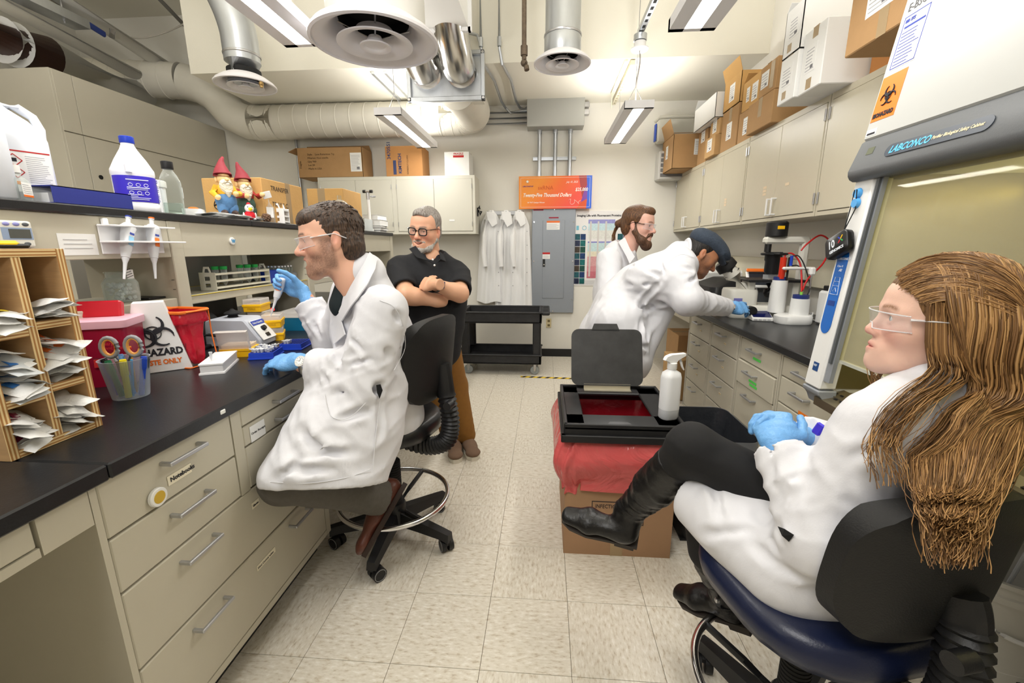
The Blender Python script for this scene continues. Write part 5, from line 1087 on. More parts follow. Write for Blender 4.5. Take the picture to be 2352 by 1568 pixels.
# red bag on an orange wire stand
def bag_loft(secs):
    rr_=random.Random(9); b=B(); rings=[]; n=len(rrect(.1,.1,.02)); ph=[rr_.uniform(0,6.3) for _ in range(6)]; S_=[]
    for a,c_ in zip(secs,secs[1:]):
        for t in (0,.25,.5,.75): S_.append([x+(y-x)*t for x,y in zip(a,c_)])
    S_.append(list(secs[-1]))
    for i_,s_ in enumerate(S_):
        f_=1-i_/(len(S_)-1); pts=rrect(s_[0],s_[1],min(s_[2],s_[0]/2-.001,s_[1]/2-.001),9); k=len(pts)
        rings.append([Vector((x*(1+f_*.10*math.sin(7*2*PI*j/k+ph[0]+2.5*f_)+.05*math.sin(13*2*PI*j/k+ph[1]+7*f_)*f_)+s_[4],y*(1+f_*.12*math.sin(6*2*PI*j/k+ph[2]+3*f_))+s_[5],s_[3])) for j,(x,y) in enumerate(pts)])
    b.rings(rings,cap=False); return b
q=thing('biohazard_bag','red biohazard bag hanging in an orange wire stand','bag',(-1.44,1.56,ZW),-.12)
bag_loft([(.045,.03,.012,.008,.045,0),(.075,.06,.02,.03,.035,0),(.095,.075,.025,.07,.025,0),(.112,.09,.03,.12,.012,0),(.135,.11,.03,.17,.004,0),(.158,.125,.03,.20,0,0),(.152,.12,.03,.215,0,0)]).done('bag',M('bag_red',(200,28,52),.25,bump=.5,bscale=30,alpha=.93),q,smooth=70)
loft(B(),[(.168,.135,.03,.172,0,0),(.172,.138,.03,.18,0,0),(.164,.13,.03,.212,0,0),(.16,.126,.03,.216,0,0)],cap=False).done('cuff',M('bag_cuff',(186,26,46),.25,bump=.5,bscale=30),q,smooth=70)
pts=[Vector((x*1.04,y*1.04,.218)) for x,y in rrect(.16,.125,.02,3)]; B().tube(pts,.0065,n=6,closed=True).done('rim',orange,q,smooth=60)
B().box((-.135,0,.224),(.11,.10,.008),.003,rot=(0,.08,0)).box((-.155,0,.236),(.02,.03,.015),.003).done('lid',orange,q,smooth=0)
pts=[Vector((x+.02,y,.003)) for x,y in rrect(.13,.12,.01,2)]; B().tube(pts,.0028,n=6,closed=True).done('wire_foot',orange,q,smooth=60)
for x in (-.05,.09): B().tube([(x,.06,.003),(x*.95-.01,.062,.12),(x*.8-.0,.066,.218)],.0026,n=6).done('wire_leg',orange,q)
biohazard(B(),(.02,-.0600,.125),.034,(1,0,0),(0,-.18,1),.003).done('symbol',ink,q)
for k in range(3): text('BIOHAZARD',.0085,'lettering',ink,q,(.04+.01*k,-.052+.0012*k,.045+.004*k),(.25,0,1),(-1,0,.25))
# vortex mixer
q=thing('vortex_mixer','grey vortex mixer with white sloping control panel','mixer',(-1.47,1.93,ZW),.10)
B().prism([(-.13,0),(.13,0),(.128,.03),(.065,.125),(.055,.13),(-.10,.132),(-.12,.12)],-.075,.075,'y',.006).done('housing',M('mixer_grey',(186,190,200),.45),q)
o0=Vector((.134,-.058,.028)); up_=Vector((-.063,0,.095)).normalized()
lp=B(); patch(lp,o0,(0,1,0),up_,0,.116,0,.108,.003); pn=lp.done('panel',white_pl,q,smooth=0)
lp=B(); patch(lp,o0,(0,1,0),up_,.004,.112,.080,.104,.0042); sg=lp.done('brand_strip',ink_b,pn,smooth=0); text('Fisher Scientific',.013,'lettering',white_pl,sg,o0+up_*.087+Vector((0,.012,0))+Vector((0,1,0)).cross(up_)*.0048,(0,1,0),up_,sx=1)
nn=Vector((0,1,0)).cross(up_); c0=o0+up_*.056+Vector((0,.058,0)); B().cyl(c0,c0+nn*.018,.014,.011,n=18).done('knob',blackp,pn)
lp=B(); patch(lp,o0,(0,1,0),up_,.045,.075,.012,.03,.006); lp.done('switch',blackp,pn,smooth=0)
B().lathe([(.02,.13),(.024,.135),(.018,.142),(.034,.148),(.036,.152),(.03,.158),(.012,.165),(.006,.172)],(-.03,0,0),n=24).done('cup_head',blackm,q)
# pipette tip boxes
lid_c=Mglass('tip_lid',(240,236,232),.28,.12)
def tipbox(lab,loc,rz,lid=True,tips=False,print_=True):
    q=thing('tip_box',lab,'tip box',loc,rz,group='yellow pipette tip boxes'); w,d=.085,.122
    loft(B(),[(w,d,.006,0,0,0),(w+.002,d+.002,.006,.026,0,0),(w+.008,d+.008,.006,.027,0,0),(w+.008,d+.008,.006,.036,0,0),(w,d,.006,.038,0,0)]).done('base',yellow,q,smooth=50)
    if lid: loft(B(),[(w,d,.006,.0385,0,0),(w,d,.006,.062,0,0),(w-.004,d-.004,.006,.064,0,0)]).done('lid',lid_c,q,smooth=50)
    else:
        b=B(); th=1.75; R0=Matrix.Rotation(-th,3,'Y')
        for pth in ([(-.0,-d/2,0),(.085,-d/2,0),(.085,d/2,0),(0,d/2,0)],[(0,-d/2,0),(.085,-d/2,0),(.085,-d/2,.022),(0,-d/2,.022)],[(.085,-d/2,0),(.085,d/2,0),(.085,d/2,.022),(.085,-d/2,.022)]):
            b.quad(*[R0@Vector(p)+Vector((-w/2-.004,0,.036)) for p in pth])
        b.solid(.001); b.done('open_lid',lid_c,q,smooth=0)
    if tips:
        rr_=[]; b=B()
        for i in range(8):
            for j in range(12): b.cyl((-.036+.0103*i,-.054+.0098*j,.036),(-.036+.0103*i,-.054+.0098*j,.052),.0033,.0036,n=6)
        o=b.done('tips',M('tips_cream',(240,226,206),.5),q); o['kind']='stuff'
    if print_: text('STERILE',.012,'lettering',M('print_brown',(150,110,10),.6),q,(-.02,-d/2-.006,.012),(1,0,0),(0,0,1))
    return q
tipbox('open yellow tip box with raised clear lid in front of the mixer',(-1.325,1.715,ZW),PI/2+.35-.35+.3,lid=False,tips=True)
tipbox('yellow tip box, lower one of the pair right of the mixer',(-1.385,2.055,ZW),.5)
tipbox('yellow tip box, upper one of the pair right of the mixer',(-1.385,2.055,ZW+.066),.42)
tipbox('yellow tip box at the bottom of the stack behind the mixer',(-1.52,2.16,ZW),.2)
tipbox('yellow tip box in the middle of the stack behind the mixer',(-1.52,2.16,ZW+.066),.25)
tipbox('yellow tip box topmost behind the mixer',(-1.53,2.15,ZW+.132),.2)
q=thing('pcr_rack','long white translucent tube rack with one tube on the bench','rack',(-1.27,1.525,ZW),.42)
loft(B(),[(.085,.215,.004,0,0,0),(.083,.213,.004,.006,0,0),(.075,.205,.004,.008,0,0),(.075,.205,.004,.034,0,0)]).done('base',M('rack_translucent',(228,228,230),.4),q,smooth=50); loft(B(),[(.080,.21,.004,.0345,0,0),(.080,.21,.004,.040,0,0),(.07,.20,.004,.0405,0,0)]).done('lid',M('rack_lid',(240,240,242),.35),q,smooth=50)
def microtube(loc,lab,rz=0,grp='microtubes in the blue racks',open_=True):
    q=thing('microtube',lab,'tube',loc,rz,group=grp); return q
mt0=thing('microtube','single clear microtube standing in the white rack','tube',(-1.255,1.47,ZW+.041),0); B().lathe([(.001,0),(.0045,.012),(.0052,.03),(.0045,.03)],n=10,cap=False).done('tube',clear2,mt0); B().lathe([(.0058,.029),(.0062,.030),(.0062,.034),(0,.0345)],n=10).done('cap',clear2,mt0)
N_='first second third fourth fifth sixth seventh eighth'.split()
def blue_rack(lab,loc,rz,filled,labt):
    q=thing('blue_tube_rack',lab,'rack',loc,rz,group='blue microtube racks'); w,d=.10,.12
    loft(B(),[(w,d,.004,0,0,0),(w+.006,d+.006,.004,.001,0,0),(w+.006,d+.006,.004,.006,0,0),(w,d,.004,.007,0,0),(w-.004,d-.004,.004,.028,0,0)]).done('base',bluep,q,smooth=50)
    for i in range(6):
        for j in range(7):
            B_=None
    b=B()
    for i in range(7):
        for j in range(8): b.lathe([(.0052,.0282),(.0062,.0286),(.0062,.0282)],(-.039+.013*i,-.0455+.013*j,0),n=8,cap=True)
    o=b.done('wells',M('well_blue',(16,36,120),.5),q); o['kind']='stuff'
    ca,sa=math.cos(rz),math.sin(rz); rr_=random.Random(5)
    for (i,j) in filled:
        x,y=-.039+.013*i,-.0455+.013*j
        t=thing('microtube',labt,'tube',(loc[0]+x*ca-y*sa,loc[1]+x*sa+y*ca,loc[2]+.0085),rr_.uniform(0,6),group=labt); t['label']=labt+', %s column, %s row'%(N_[i],N_[j])
        B_=mt0.children
        for ch in B_: cc=ch.copy(); COL.objects.link(cc); cc.parent=t
        lid=B().box((.009,0,.034),(.010,.009,.002),.001,rot=(0,-.4,0)).done('open_lid',clear2,t,smooth=0)
blue_rack('blue microtube rack held by the seated man\'s gloved hand',(-1.195,1.70,ZW),.25,[(i,j) for i in (0,1,2,3,4,5) for j in (0,1,2,4,5,7) if (i*3+j)%4],'open clear microtube in the nearer blue rack')
blue_rack('blue microtube rack beyond the gloved hand',(-1.165,1.87,ZW),.15,[(i,j) for i in (1,2) for j in (0,1,2)],'open clear microtube in the farther blue rack')
# behind the bench: dark equipment seen through the shelf
q=thing('bench_centrifuge','dark grey centrifuge behind the mixer under the shelf','centrifuge',(-1.80,2.0,ZW),.3); loft(B(),[(.2,.24,.03,0,0,0),(.2,.24,.03,.09,0,0),(.17,.2,.05,.13,0,0)]).done('body',greyd,q,smooth=50); B().bx(.095,.106,-.06,.06,.03,.08,.003).done('panel',blackp,q,smooth=0)
q=thing('power_unit','beige power supply with red digits under the lower shelf','instrument',(-1.70,2.43,ZW),.2); B().box((0,0,.075),(.12,.16,.15),.008).done('case',M('instr_beige',(186,180,164),.5),q); B().bx(.058,.063,-.07,.07,.03,.13,.002).done('face',blackp,q,smooth=0); text('88.8',.03,'digits',M('led_red',(255,40,40),.5,emit=2),q,(.0636,-.03,.085),(0,1,0),(0,0,1))
q=thing('blue_basin','teal plastic basin with clear lid behind the tip boxes','basin',(-1.42,2.38,ZW),.1); loft(B(),[(.19,.24,.02,0,0,0),(.21,.26,.02,.075,0,0)]).done('basin',M('basin_teal',(20,110,150),.4),q,smooth=50); loft(B(),[(.215,.265,.02,.076,0,0),(.2,.25,.02,.10,0,0)]).done('lid',lid_c,q,smooth=50)
q=thing('power_adapter','white plug adapter with black leads under the shelf end','adapter',(-1.35,2.66,1.03)); B().box((0,0,0),(.035,.06,.06),.006).done('block',white_pl,q)
for k in (0,1): B().tube([(.0,.03,.01-.02*k),(.02,.07,.015-.02*k),(.05,.11,-.03),(.05,.12,-.09),(.02,.13,-.11)],.003,n=6).done('lead',blackp,q)
q=thing('black_bracket','black clamp stand beside the red bag on the bench','stand',(-1.60,1.78,ZW),.2); B().box((0,0,.008),(.10,.12,.016),.004).tube([(0,0,.016),(.0,.0,.10),(.03,-.02,.15)],.014,n=10).box((.03,-.03,.15),(.06,.05,.035),.008).tube([(.0,.02,.06),(.06,.03,.065),(.09,.03,.06)],.007,n=8).done('stand',blackp,q)
# far side of the island, seen under the shelf
q=thing('incubator','dark instrument with rounded handle on the far side of the island','instrument',(-2.22,2.35,ZW)); B().box((0,0,.25),(.34,.7,.5),.02,seg=2).done('case',M('instr_dark',(104,100,92),.45),q); B().tube([(.18,-.25,.42),(.20,-.25,.30),(.20,-.22,.22),(.20,.1,.22),(.20,.13,.3),(.18,.13,.42)],.012,n=8).done('handle',blackp,q,smooth=60); B().bx(.165,.172,-.3,.3,.05,.18,.002).done('front_strip',M('steel_dark',(120,120,118),.4,.5),q,smooth=0)
q=thing('stirring_stand','dark stand with steel tray on the far side of the island, behind the jar','instrument',(-2.2,1.25,ZW)); B().box((0,0,.02),(.2,.3,.04),.01).cyl((-.05,0,.04),(-.05,0,.36),.012,n=10).box((0,.02,.30),(.16,.2,.03),.006).box((.0,.0,.13),(.14,.2,.10),.01).done('stand',M('stand_dark',(60,60,58),.4,.3),q); B().lathe([(.02,.25),(.06,.27),(.062,.275),(0,.275)],(0,.05,0),n=20).done('dish',steel,q)
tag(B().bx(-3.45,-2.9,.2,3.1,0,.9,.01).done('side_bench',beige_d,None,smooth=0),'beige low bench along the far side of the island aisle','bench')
# == biosafety cabinet (right foreground)
bsw=M('hood_white',(222,222,218),.35); bsd=M('hood_grey',(96,99,102),.5,bump=.06,bscale=300); bsm=M('hood_midgrey',(140,144,150),.4)
q=thing('safety_cabinet','large white biological safety cabinet with sloping glass sash on the right','safety cabinet',(1.45,.95,0),world=True)
SY0,SY1=.18,1.63            # runs toward the camera
def fx(z): return 1.0+(z-.86)*.095   # sloping front
# interior: back, side, worktop
inn=M('hood_steel',(124,114,78),.38,.55,noise=.05,nscale=6)
B().bx(1.70,1.83,SY0,SY1,.80,1.62).done('rear_wall',inn,q,smooth=0)
b=B(); b.prism([(1.03,.80),(1.72,.80),(1.72,2.30),(fx(2.3)+.03,2.30)],SY1-.045,SY1,'y'); b.done('side_wall',bsw,q,smooth=0)
b=B(); b.prism([(1.05,.86),(1.70,.86),(1.70,1.60),(1.12,1.60)],SY1-.05,SY1-.0455,'y'); b.done('side_liner',inn,q,smooth=0)
b=B(); b.prism([(1.03,.80),(1.83,.80),(1.83,2.30),(fx(2.3)+.03,2.30)],SY0,SY0+.045,'y'); b.done('side_wall',bsw,q,smooth=0)
B().bx(1.04,1.70,SY0+.045,SY1-.0505,.80,.845).done('work_tray',M('hood_tray',(150,140,118),.32,.8,noise=.06,nscale=10),q,smooth=0)
b=B(); b.prism([(1.0,.83),(1.10,.855),(1.10,.83),(1.0,.80)],SY0+.045,SY1-.05,'y'); b.done('front_grille',MATS['hood_tray'],q,smooth=0)
b=B()
for k in range(40):
    y=SY1-.08-k*.03
    b.box((1.035,y,.8405),(.007,.014,.001),0,rot=(0,-.245,0)); b.box((1.065,y+.015,.848),(.007,.014,.001),0,rot=(0,-.245,0))
o=b.done('grille_slots',blackm,q,smooth=0); o['kind']='stuff'
# sash glass
b=B(); b.prism([(fx(.98)+.016,.98),(fx(.98)+.022,.98),(fx(1.60)+.022,1.60),(fx(1.6)+.016,1.60)],SY0+.05,SY1-.085,'y'); b.done('sash_glass',Mglass('hood_glass',(244,240,214),.10,.02),q,smooth=0)
b=B(); b.prism([(fx(.975)+.012,.975),(fx(.975)+.026,.975),(fx(.985)+.026,.985),(fx(.985)+.012,.985)],SY0+.05,SY1-.085,'y'); b.done('sash_edge',clear,q,smooth=0)
B().cyl((1.60,.25,1.55),(1.60,1.5,1.55),.014,n=12).done('fluorescent_tube',M('hood_tube',(255,246,205),.5,emit=5.0),q)
l=bpy.data.lights.new('hood_tube_light','AREA'); l.shape='RECTANGLE'; l.size=.05; l.size_y=1.2; l.energy=1.1; l.color=(1,.93,.66); lo=bpy.data.objects.new('hood_tube_light',l); COL.objects.link(lo); lo.parent=q; lo.matrix_parent_inverse=WORLD_ROOT[q]; lo.location=(1.45,.87,1.575)
for y in (1.30,1.22): B().cyl((1.70,y,1.36),(1.685,y,1.36),.014,n=14).done('bolt',chrome,q)
# left column with controls
b=B(); b.prism([(fx(.86)-.012,.865),(fx(.86)+.05,.865),(fx(1.6)+.05,1.60),(fx(1.6)-.012,1.60)],SY1-.085,SY1+.005,'y',.006); b.done('front_column',M('column_white',(232,232,230),.35),q)
b=B(); b.prism([(fx(.90)-.004,.90),(fx(.9)+.01,.9),(fx(1.6)+.01,1.6),(fx(1.6)-.004,1.6)],SY1-.115,SY1-.086,'y'); b.done('sash_channel',bsm,q,smooth=0)
b=B(); b.prism([(fx(.97)-.012,.97),(fx(.97)+.014,.97),(fx(1.6)+.014,1.6),(fx(1.6)-.012,1.6)],SY1-.108,SY1-.098,'y'); b.done('sash_channel',greyd,q,smooth=0)
sl=Vector((.095,0,1)).normalized(); rr_=Vector((0,-1,0))
def colpt(y,z): return Vector((fx(z)-.0125,y,z))
b=B();
pts=[]; w=.027; z0,z1=1.10,1.33; yc=SY1-.037
for k in range(13): a=PI+PI*k/12; pts.append((yc+w*math.cos(a),z0+w*math.sin(a)*1.3))
for k in range(13): a=PI*k/12; pts.append((yc+w*math.cos(a),z1+w*math.sin(a)*1.3))
b.rings([[Vector((fx(z)-.0128-o_,y,z)) for y,z in pts] for o_ in (0,.0015)]); dec=b.done('blue_decal',M('decal_blue',(20,100,190),.4),q,smooth=0)
wi2=M('decal_white',(235,240,248),.5)
text('LABCONCO',.011,'lettering',wi2,dec,colpt(yc+.022,1.325)-Vector((.0022,0,0)),rr_,sl,bold=.0003)
text('Class II',.010,'lettering',wi2,dec,colpt(yc+.017,1.300)-Vector((.0022,0,0)),rr_,sl); text('A2',.012,'lettering',wi2,dec,colpt(yc+.004,1.286)-Vector((.0022,0,0)),rr_,sl,bold=.0005,shear=.3)
def cl(b,p,r): b.tube([colpt(y,z)-Vector((.0022,0,0)) for y,z in p],r,n=5)
b=B(); cl(b,[(yc+.020,1.205),(yc+.012,1.265),(yc-.012,1.265),(yc-.020,1.205),(yc+.020,1.205)],.0009); cl(b,[(yc+.011,1.25),(yc-.011,1.25)],.0009); cl(b,[(yc+.016,1.235),(yc-.016,1.235)],.0009); cl(b,[(yc+.009,1.215),(yc,1.228),(yc-.009,1.215)],.0009); b.done('diagram',wi2,dec)
lp=B(); patch(lp,colpt(yc+.018,1.165)-Vector((.001,0,0)),rr_,sl,0,.036,0,.018,.0015); lp.done('sash_sticker',M('decal_navy',(20,60,140),.4),dec,smooth=0)
lp=B(); patch(lp,colpt(yc+.012,.925)-Vector((-.0004,0,0)),rr_,sl,0,.030,0,.032,.0012); nb=lp.done('nsf_badge',M('badge_blue',(26,70,130),.4),q,smooth=0); text('NSF',.011,'lettering',wi2,nb,colpt(yc+.009,.942)-Vector((.0014,0,0)),rr_,sl)
b=B(); b.prism([(fx(.86)-.014,.862),(fx(.86)+.052,.862),(fx(.86)+.05,.80),(fx(.8)+.02,.80),(fx(.8)+.015,.83),(fx(.86)-.014,.845)],SY1-.09,SY1+.008,'y',.004); b.done('column_foot',bsm,q)
# header (dark) and upper front panel
b=B(); b.prism([(fx(1.6)-.03,1.585),(fx(1.6)-.045,1.61),(fx(1.72)-.02,1.715),(fx(1.72)+.1,1.72),(fx(1.6)+.1,1.585)],SY0-.02,SY1+.012,'y',.008); b.done('header',bsd,q)
b=B(); b.prism([(fx(1.715)-.018,1.715),(fx(2.35)+.018,2.35),(1.80,2.35),(1.80,1.72)],SY0-.02,SY1+.010,'y',.006); b.done('upper_panel',M('panel_white',(194,195,192),.32),q)
# dark swoosh where header meets panel
hl=Vector((fx(1.715)-.018-(fx(1.6)-.045),0,1.715-1.61)).normalized()
b=B(); n_=16; ho=Vector((fx(1.6)-.045,0,1.61)); yc2=1.33; pts=[]
for k in range(9): a=PI/2+PI*k/8; pts.append((-.145+.019*math.cos(a),.048+.019*math.sin(a)))
for k in range(9): a=-PI/2+PI*k/8; pts.append((.145+.019*math.cos(a),.048+.019*math.sin(a)))
hn=rr_.cross(hl)
b.rings([[ho+Vector((0,yc2,0))+rr_*x+hl*y+hn*o_ for x,y in pts] for o_ in (.0005,.003)]); np_=b.done('name_plate',M('plate_dark',(64,72,84),.35),q,smooth=0)
text('LABCONCO',.030,'lettering',M('logo_blue',(90,190,240),.4),np_,ho+Vector((0,yc2,0))-rr_*.145+hl*.038+hn*.0036,rr_,hl,bold=.0008,shear=.2,sx=.85)
text('Purifier Biological Safety Cabinet',.0135,'lettering',M('logo_cream',(240,226,190),.4),np_,ho+Vector((0,yc2,0))+rr_*.0+hl*.044+hn*.0036,rr_,hl,shear=.3,sx=.80,bold=.0002)
lp=B(); patch(lp,ho+Vector((0,1.585,0)),rr_,hl,0,.03,.055,.078,.0015); lp.done('olive_sticker',M('olive',(92,96,74),.6),q,smooth=0)
ps=Vector((fx(2.35)+.018-(fx(1.715)-.018),0,2.35-1.715)).normalized(); po=Vector((fx(1.715)-.018,0,1.715)); pn_=rr_.cross(ps)
def pp(y,h,o_=.0012): return po+Vector((0,y,0))+ps*h+pn_*o_
lp=B(); patch(lp,pp(1.632,.012,0),rr_,ps,0,.046,0,.02); s1=lp.done('asset_sticker',paper,q,smooth=0); lp=B(); patch(lp,pp(1.626,.015,0),rr_,ps,0,.034,0,.006,.0016); lp.done('barcode',ink,s1,smooth=0)
lp=B(); patch(lp,pp(1.63,.055,0),rr_,ps,0,.098,0,.135); s1=lp.done('biohazard_sticker',M('sticker_orange',(248,128,34),.5),q,smooth=0)
biohazard(B(),pp(1.581,.125,0),.040,rr_,ps,.002).done('symbol',ink,s1); text('BIOHAZARD',.0185,'lettering',ink,s1,pp(1.624,.066,.0018),rr_,ps,bold=.0009,sx=.8)
lp=B(); patch(lp,pp(1.618,.205,0),rr_,ps,0,.10,0,.155); s1=lp.done('certificate',paper,q,smooth=0)
lp=B();
for x0,x1,y0,y1 in ((.003,.097,.003,.0055),(.003,.097,.1495,.152),(.003,.0055,.003,.152),(.0945,.097,.003,.152)): patch(lp,pp(1.618,.205,0),rr_,ps,x0,x1,y0,y1,.0014)
patch(lp,pp(1.618,.205,0),rr_,ps,.01,.026,.132,.142,.0014); patch(lp,pp(1.618,.205,0),rr_,ps,.012,.09,.116,.122,.0014); lines_print(lp,pp(1.618,.205,0),rr_,ps,.01,.09,[.012+.010*k for k in range(10)],.0022,R,.0014); lp.done('print',ink_b,s1,smooth=0)
text('ITS',.013,'lettering',ink_b,s1,pp(1.588,.337,.0016),rr_,ps,bold=.0008,shear=.2)
text('E-BSC-06',.034,'lettering',M('ink_grey',(90,90,92),.6),q,pp(1.615,.372,.001),rr_,ps,sx=.8)
# stand
B().bx(1.12,1.80,SY1-.08,SY1-.01,0,.80,.004).bx(1.12,1.80,SY0,SY0+.07,0,.8,.004).done('stand',M('stand_grey',(176,178,180),.4,.3),q,smooth=0)
# hanging 10x power bank and blue buttons
q=thing('hanging_case','black rounded case with 10X GENOMICS print hanging from the sash column','case',colpt(SY1-.03,1.375)+Vector((-.02,.0,0)),0)
q.rotation_euler=Matrix((Vector((0,-1,0)),Vector((.095,0,1)).normalized(),Vector((-1,0,.095)).normalized())).transposed().to_euler(); q.rotation_euler.rotate_axis('Z',.42)
loft(B(),[(.10,.072,.016,-.014,0,0),(.108,.08,.02,-.009,0,0),(.108,.08,.02,.009,0,0),(.10,.072,.016,.014,0,0)]).done('shell',M('case_black',(16,16,18),.35),q,smooth=60)
text('10',.040,'lettering',wi2,q,(-.036,-.006,.0145),(1,0,0),(0,1,0),bold=.0006,sx=.85); text('GENOMICS',.0135,'lettering',wi2,q,(-.030,-.024,.0145),(1,0,0),(0,1,0),bold=.0004)
for k,mm in enumerate((yellow,bluep,redp,greenp)):
    a=PI/4+k*PI/2; B().box((.026+.008*math.cos(a),.010+.008*math.sin(a),.0147),(.014,.004,.0008),0,rot=(0,0,a)).done('x_mark',mm,q,smooth=0)
lz=1.52; tp=colpt(SY1-.03,1.545)+Vector((-.012,0,0)); lo_=colpt(SY1-.03,1.425)+Vector((-.012,0,0))
o=thing('hook_buttons','two glossy blue stick-on hooks on the sash column','hook',colpt(SY1-.03,1.54),world=True)
for dz in (0,-.032): B().lathe([(0,0),(.017,0),(.018,.003),(.017,.008),(.012,.011),(0,.012)],n=24,axis='x').done('hook_disc',M('hook_blue',(90,170,235),.15),o,loc=None) if False else B().cyl(colpt(SY1-.03-.004*(dz<0),1.545+dz),colpt(SY1-.03-.004*(dz<0),1.545+dz)+Vector((-.011,0,0)),.018,.014,n=24).done('hook_disc',M('hook_blue',(90,170,235),.15),o)
o=thing('case_lanyard','thin black lanyard from the blue hooks to the hanging case','cord',lo_,world=True)
for dy in (-.014,.012): B().tube([tp+Vector((0,dy*.4,.012)),tp+Vector((0,dy,-.05)),lo_+Vector((-.004,.002,-.002))],.0017,n=6).done('cord',blackm,o)
# clutter inside the cabinet, seen through the glass
tag(B().box((1.5,.42,.92),(.2,.3,.15),.02).done('ice_bucket',M('bucket_blue',(60,90,160),.5)),'blue box inside the safety cabinet at the right edge','box')
tag(B().box((1.55,.9,.875),(.22,.35,.06),.01).done('green_rack',greenp),'green rack inside the safety cabinet behind the woman','rack')
# == right bench top
# inverted microscope, eyepieces toward the aisle
ivory=M('scope_ivory',(226,224,214),.4)
q=thing('microscope','ivory inverted microscope with black condenser on the right bench','microscope',(1.375,2.93,ZW),-.10)   # user side = -x
loft(B(),[(.44,.20,.03,0,.06,0),(.45,.21,.03,.01,.06,0),(.45,.21,.03,.075,.06,0),(.42,.19,.03,.085,.06,0)]).done('base',ivory,q,smooth=50)
loft(B(),[(.19,.19,.05,.085,-.09,0),(.19,.19,.05,.17,-.09,0),(.18,.18,.05,.185,-.09,0)]).done('body_front',ivory,q,smooth=50)
B().bx(-.02,.09,-.0955,-.10,.03,.068,.002).done('dark_plate',blackp,q,smooth=0); B().bx(-.15,-.10,-.1005,-.096,.105,.13).done('badge',M('badge_lilac',(120,120,190),.5),q,smooth=0)
B().tube([(-.06,0,.175),(-.14,0,.27),(-.185,0,.325)],[.062,.05,.042],n=24).done('eye_tube',ivory,q,smooth=50)
B().tube([(-.150,0,.285),(-.175,0,.315),(-.205,0,.350),(-.214,0,.360)],[.044,.052,.050,.040],n=20,flat=1.25).done('binocular_head',blackp,q,smooth=40)
for s_ in (-1,1): B().tube([(-.20,s_*.032,.345),(-.235,s_*.032,.385),(-.25,s_*.032,.40),(-.262,s_*.032,.414)],[.024,.024,.028,.026],n=18).done('eyepiece',blackp,q,smooth=40)
B().bx(.24,.285,-.03,.03,.08,.50,.012).done('pillar',ivory,q); B().bx(.02,.285,-.032,.032,.47,.515,.012).done('arm',ivory,q)
B().lathe([(.032,.27),(.045,.30),(.045,.36),(.05,.37),(.05,.42)],(.09,0,0),n=24).done('condenser',blackp,q); B().lathe([(.058,.515),(.062,.52),(.062,.60),(.05,.61)],(.09,0,0),n=24).done('lamp_house',blackp,q); B().lathe([(.07,.40),(.075,.405),(.075,.412),(.07,.415)],(.09,0,0),n=24).box((.09,-.09,.41),(.05,.12,.012),.003).cyl((.05,0,.42),(.05,0,.515),.02,n=10).done('condenser_turret',blackp,q); B().bx(.07,.11,-.063,-.0605,.56,.58).done('yellow_dot',yellow,q,smooth=0)
B().bx(-.08,.26,-.12,.12,.235,.25,.004).done('stage',blackp,q,smooth=0);
for x in (-.04,.22): B().bx(x-.02,x+.02,-.07,.07,.08,.236,.006).done('stage_support',ivory,q,smooth=0)
B().lathe([(.03,.13),(.045,.16),(.04,.18),(.02,.19)],(.10,0,0),n=18).tube([(.08,-.02,.17),(.07,-.03,.22)],.014,n=10).tube([(.12,-.02,.17),(.13,-.045,.21)],.014,n=10).done('nosepiece',blackp,q)
B().cyl((-.05,-.105,.055),(-.05,-.15,.055),.03,n=20).cyl((-.05,-.15,.055),(-.05,-.165,.055),.018,n=16).done('focus_knob',blackp,q)
fl=thing('culture_flask','clear flask with orange cap on the microscope stage','flask',(1.45,2.88,ZW+.251),.2); loft(B(),[(.09,.06,.008,0,0,0),(.09,.06,.008,.028,0,0)]).done('body',clear,fl,smooth=50); B().cyl((.045,0,.014),(.072,0,.014),.013,n=14).done('cap',orange,fl)
q=thing('tablet_screen','tilted tablet with white frame and orange case behind the stage','tablet',(1.60,3.25,ZW),-.35); B().box((0,0,.22),(.26,.02,.17),.008,rot=(-.9,0,.1)).done('frame',white_pl,q); B().box((0,-.009,.228),(.225,.006,.135),.002,rot=(-.9,0,.1)).done('screen',M('screen_dark',(50,54,62),.15),q); B().box((0,.02,.285),(.27,.015,.03),.005,rot=(-.9,0,.1)).done('orange_edge',orange,q); B().box((0,.04,.08),(.12,.08,.16),.01).done('stand',greyd,q)
# pH meter with electrode arm
q=thing('ph_meter','white pH meter base with electrode arm and red cable on the right bench','meter',(1.50,2.68,ZW),0)
loft(B(),[(.19,.14,.06,0,0,0),(.20,.15,.065,.008,0,0),(.20,.15,.065,.045,0,0),(.17,.13,.055,.055,.01,0)]).done('base',white_pl,q,smooth=50); loft(B(),[(.10,.10,.045,.05,.03,0),(.095,.095,.045,.15,.03,0)]).done('bottle_holder',white_pl,q,smooth=50); B().lathe([(.041,.15),(.042,.152),(.042,.172),(0,.173)],(.03,0,0),n=24).done('blue_collar',M('collar_blue',(36,52,120),.5),q)
loft(B(),[(.09,.10,.04,.05,-.04,.12),(.085,.09,.04,.25,-.04,.12)]).done('rear_holder',white_pl,q,smooth=50); B().lathe([(.034,.25),(.036,.252),(.036,.27),(0,.271)],(-.04,.12,0),n=24).done('blue_collar',MATS['collar_blue'],q)
B().cyl((.085,.02,.04),(.085,.02,.32),.006,n=10).done('rod',steel,q); b=B(); b.box((.02,.06,.325),(.17,.03,.018),.008).box((.085,.02,.31),(.035,.035,.05),.01); b.done('arm',white_pl,q,smooth=0)
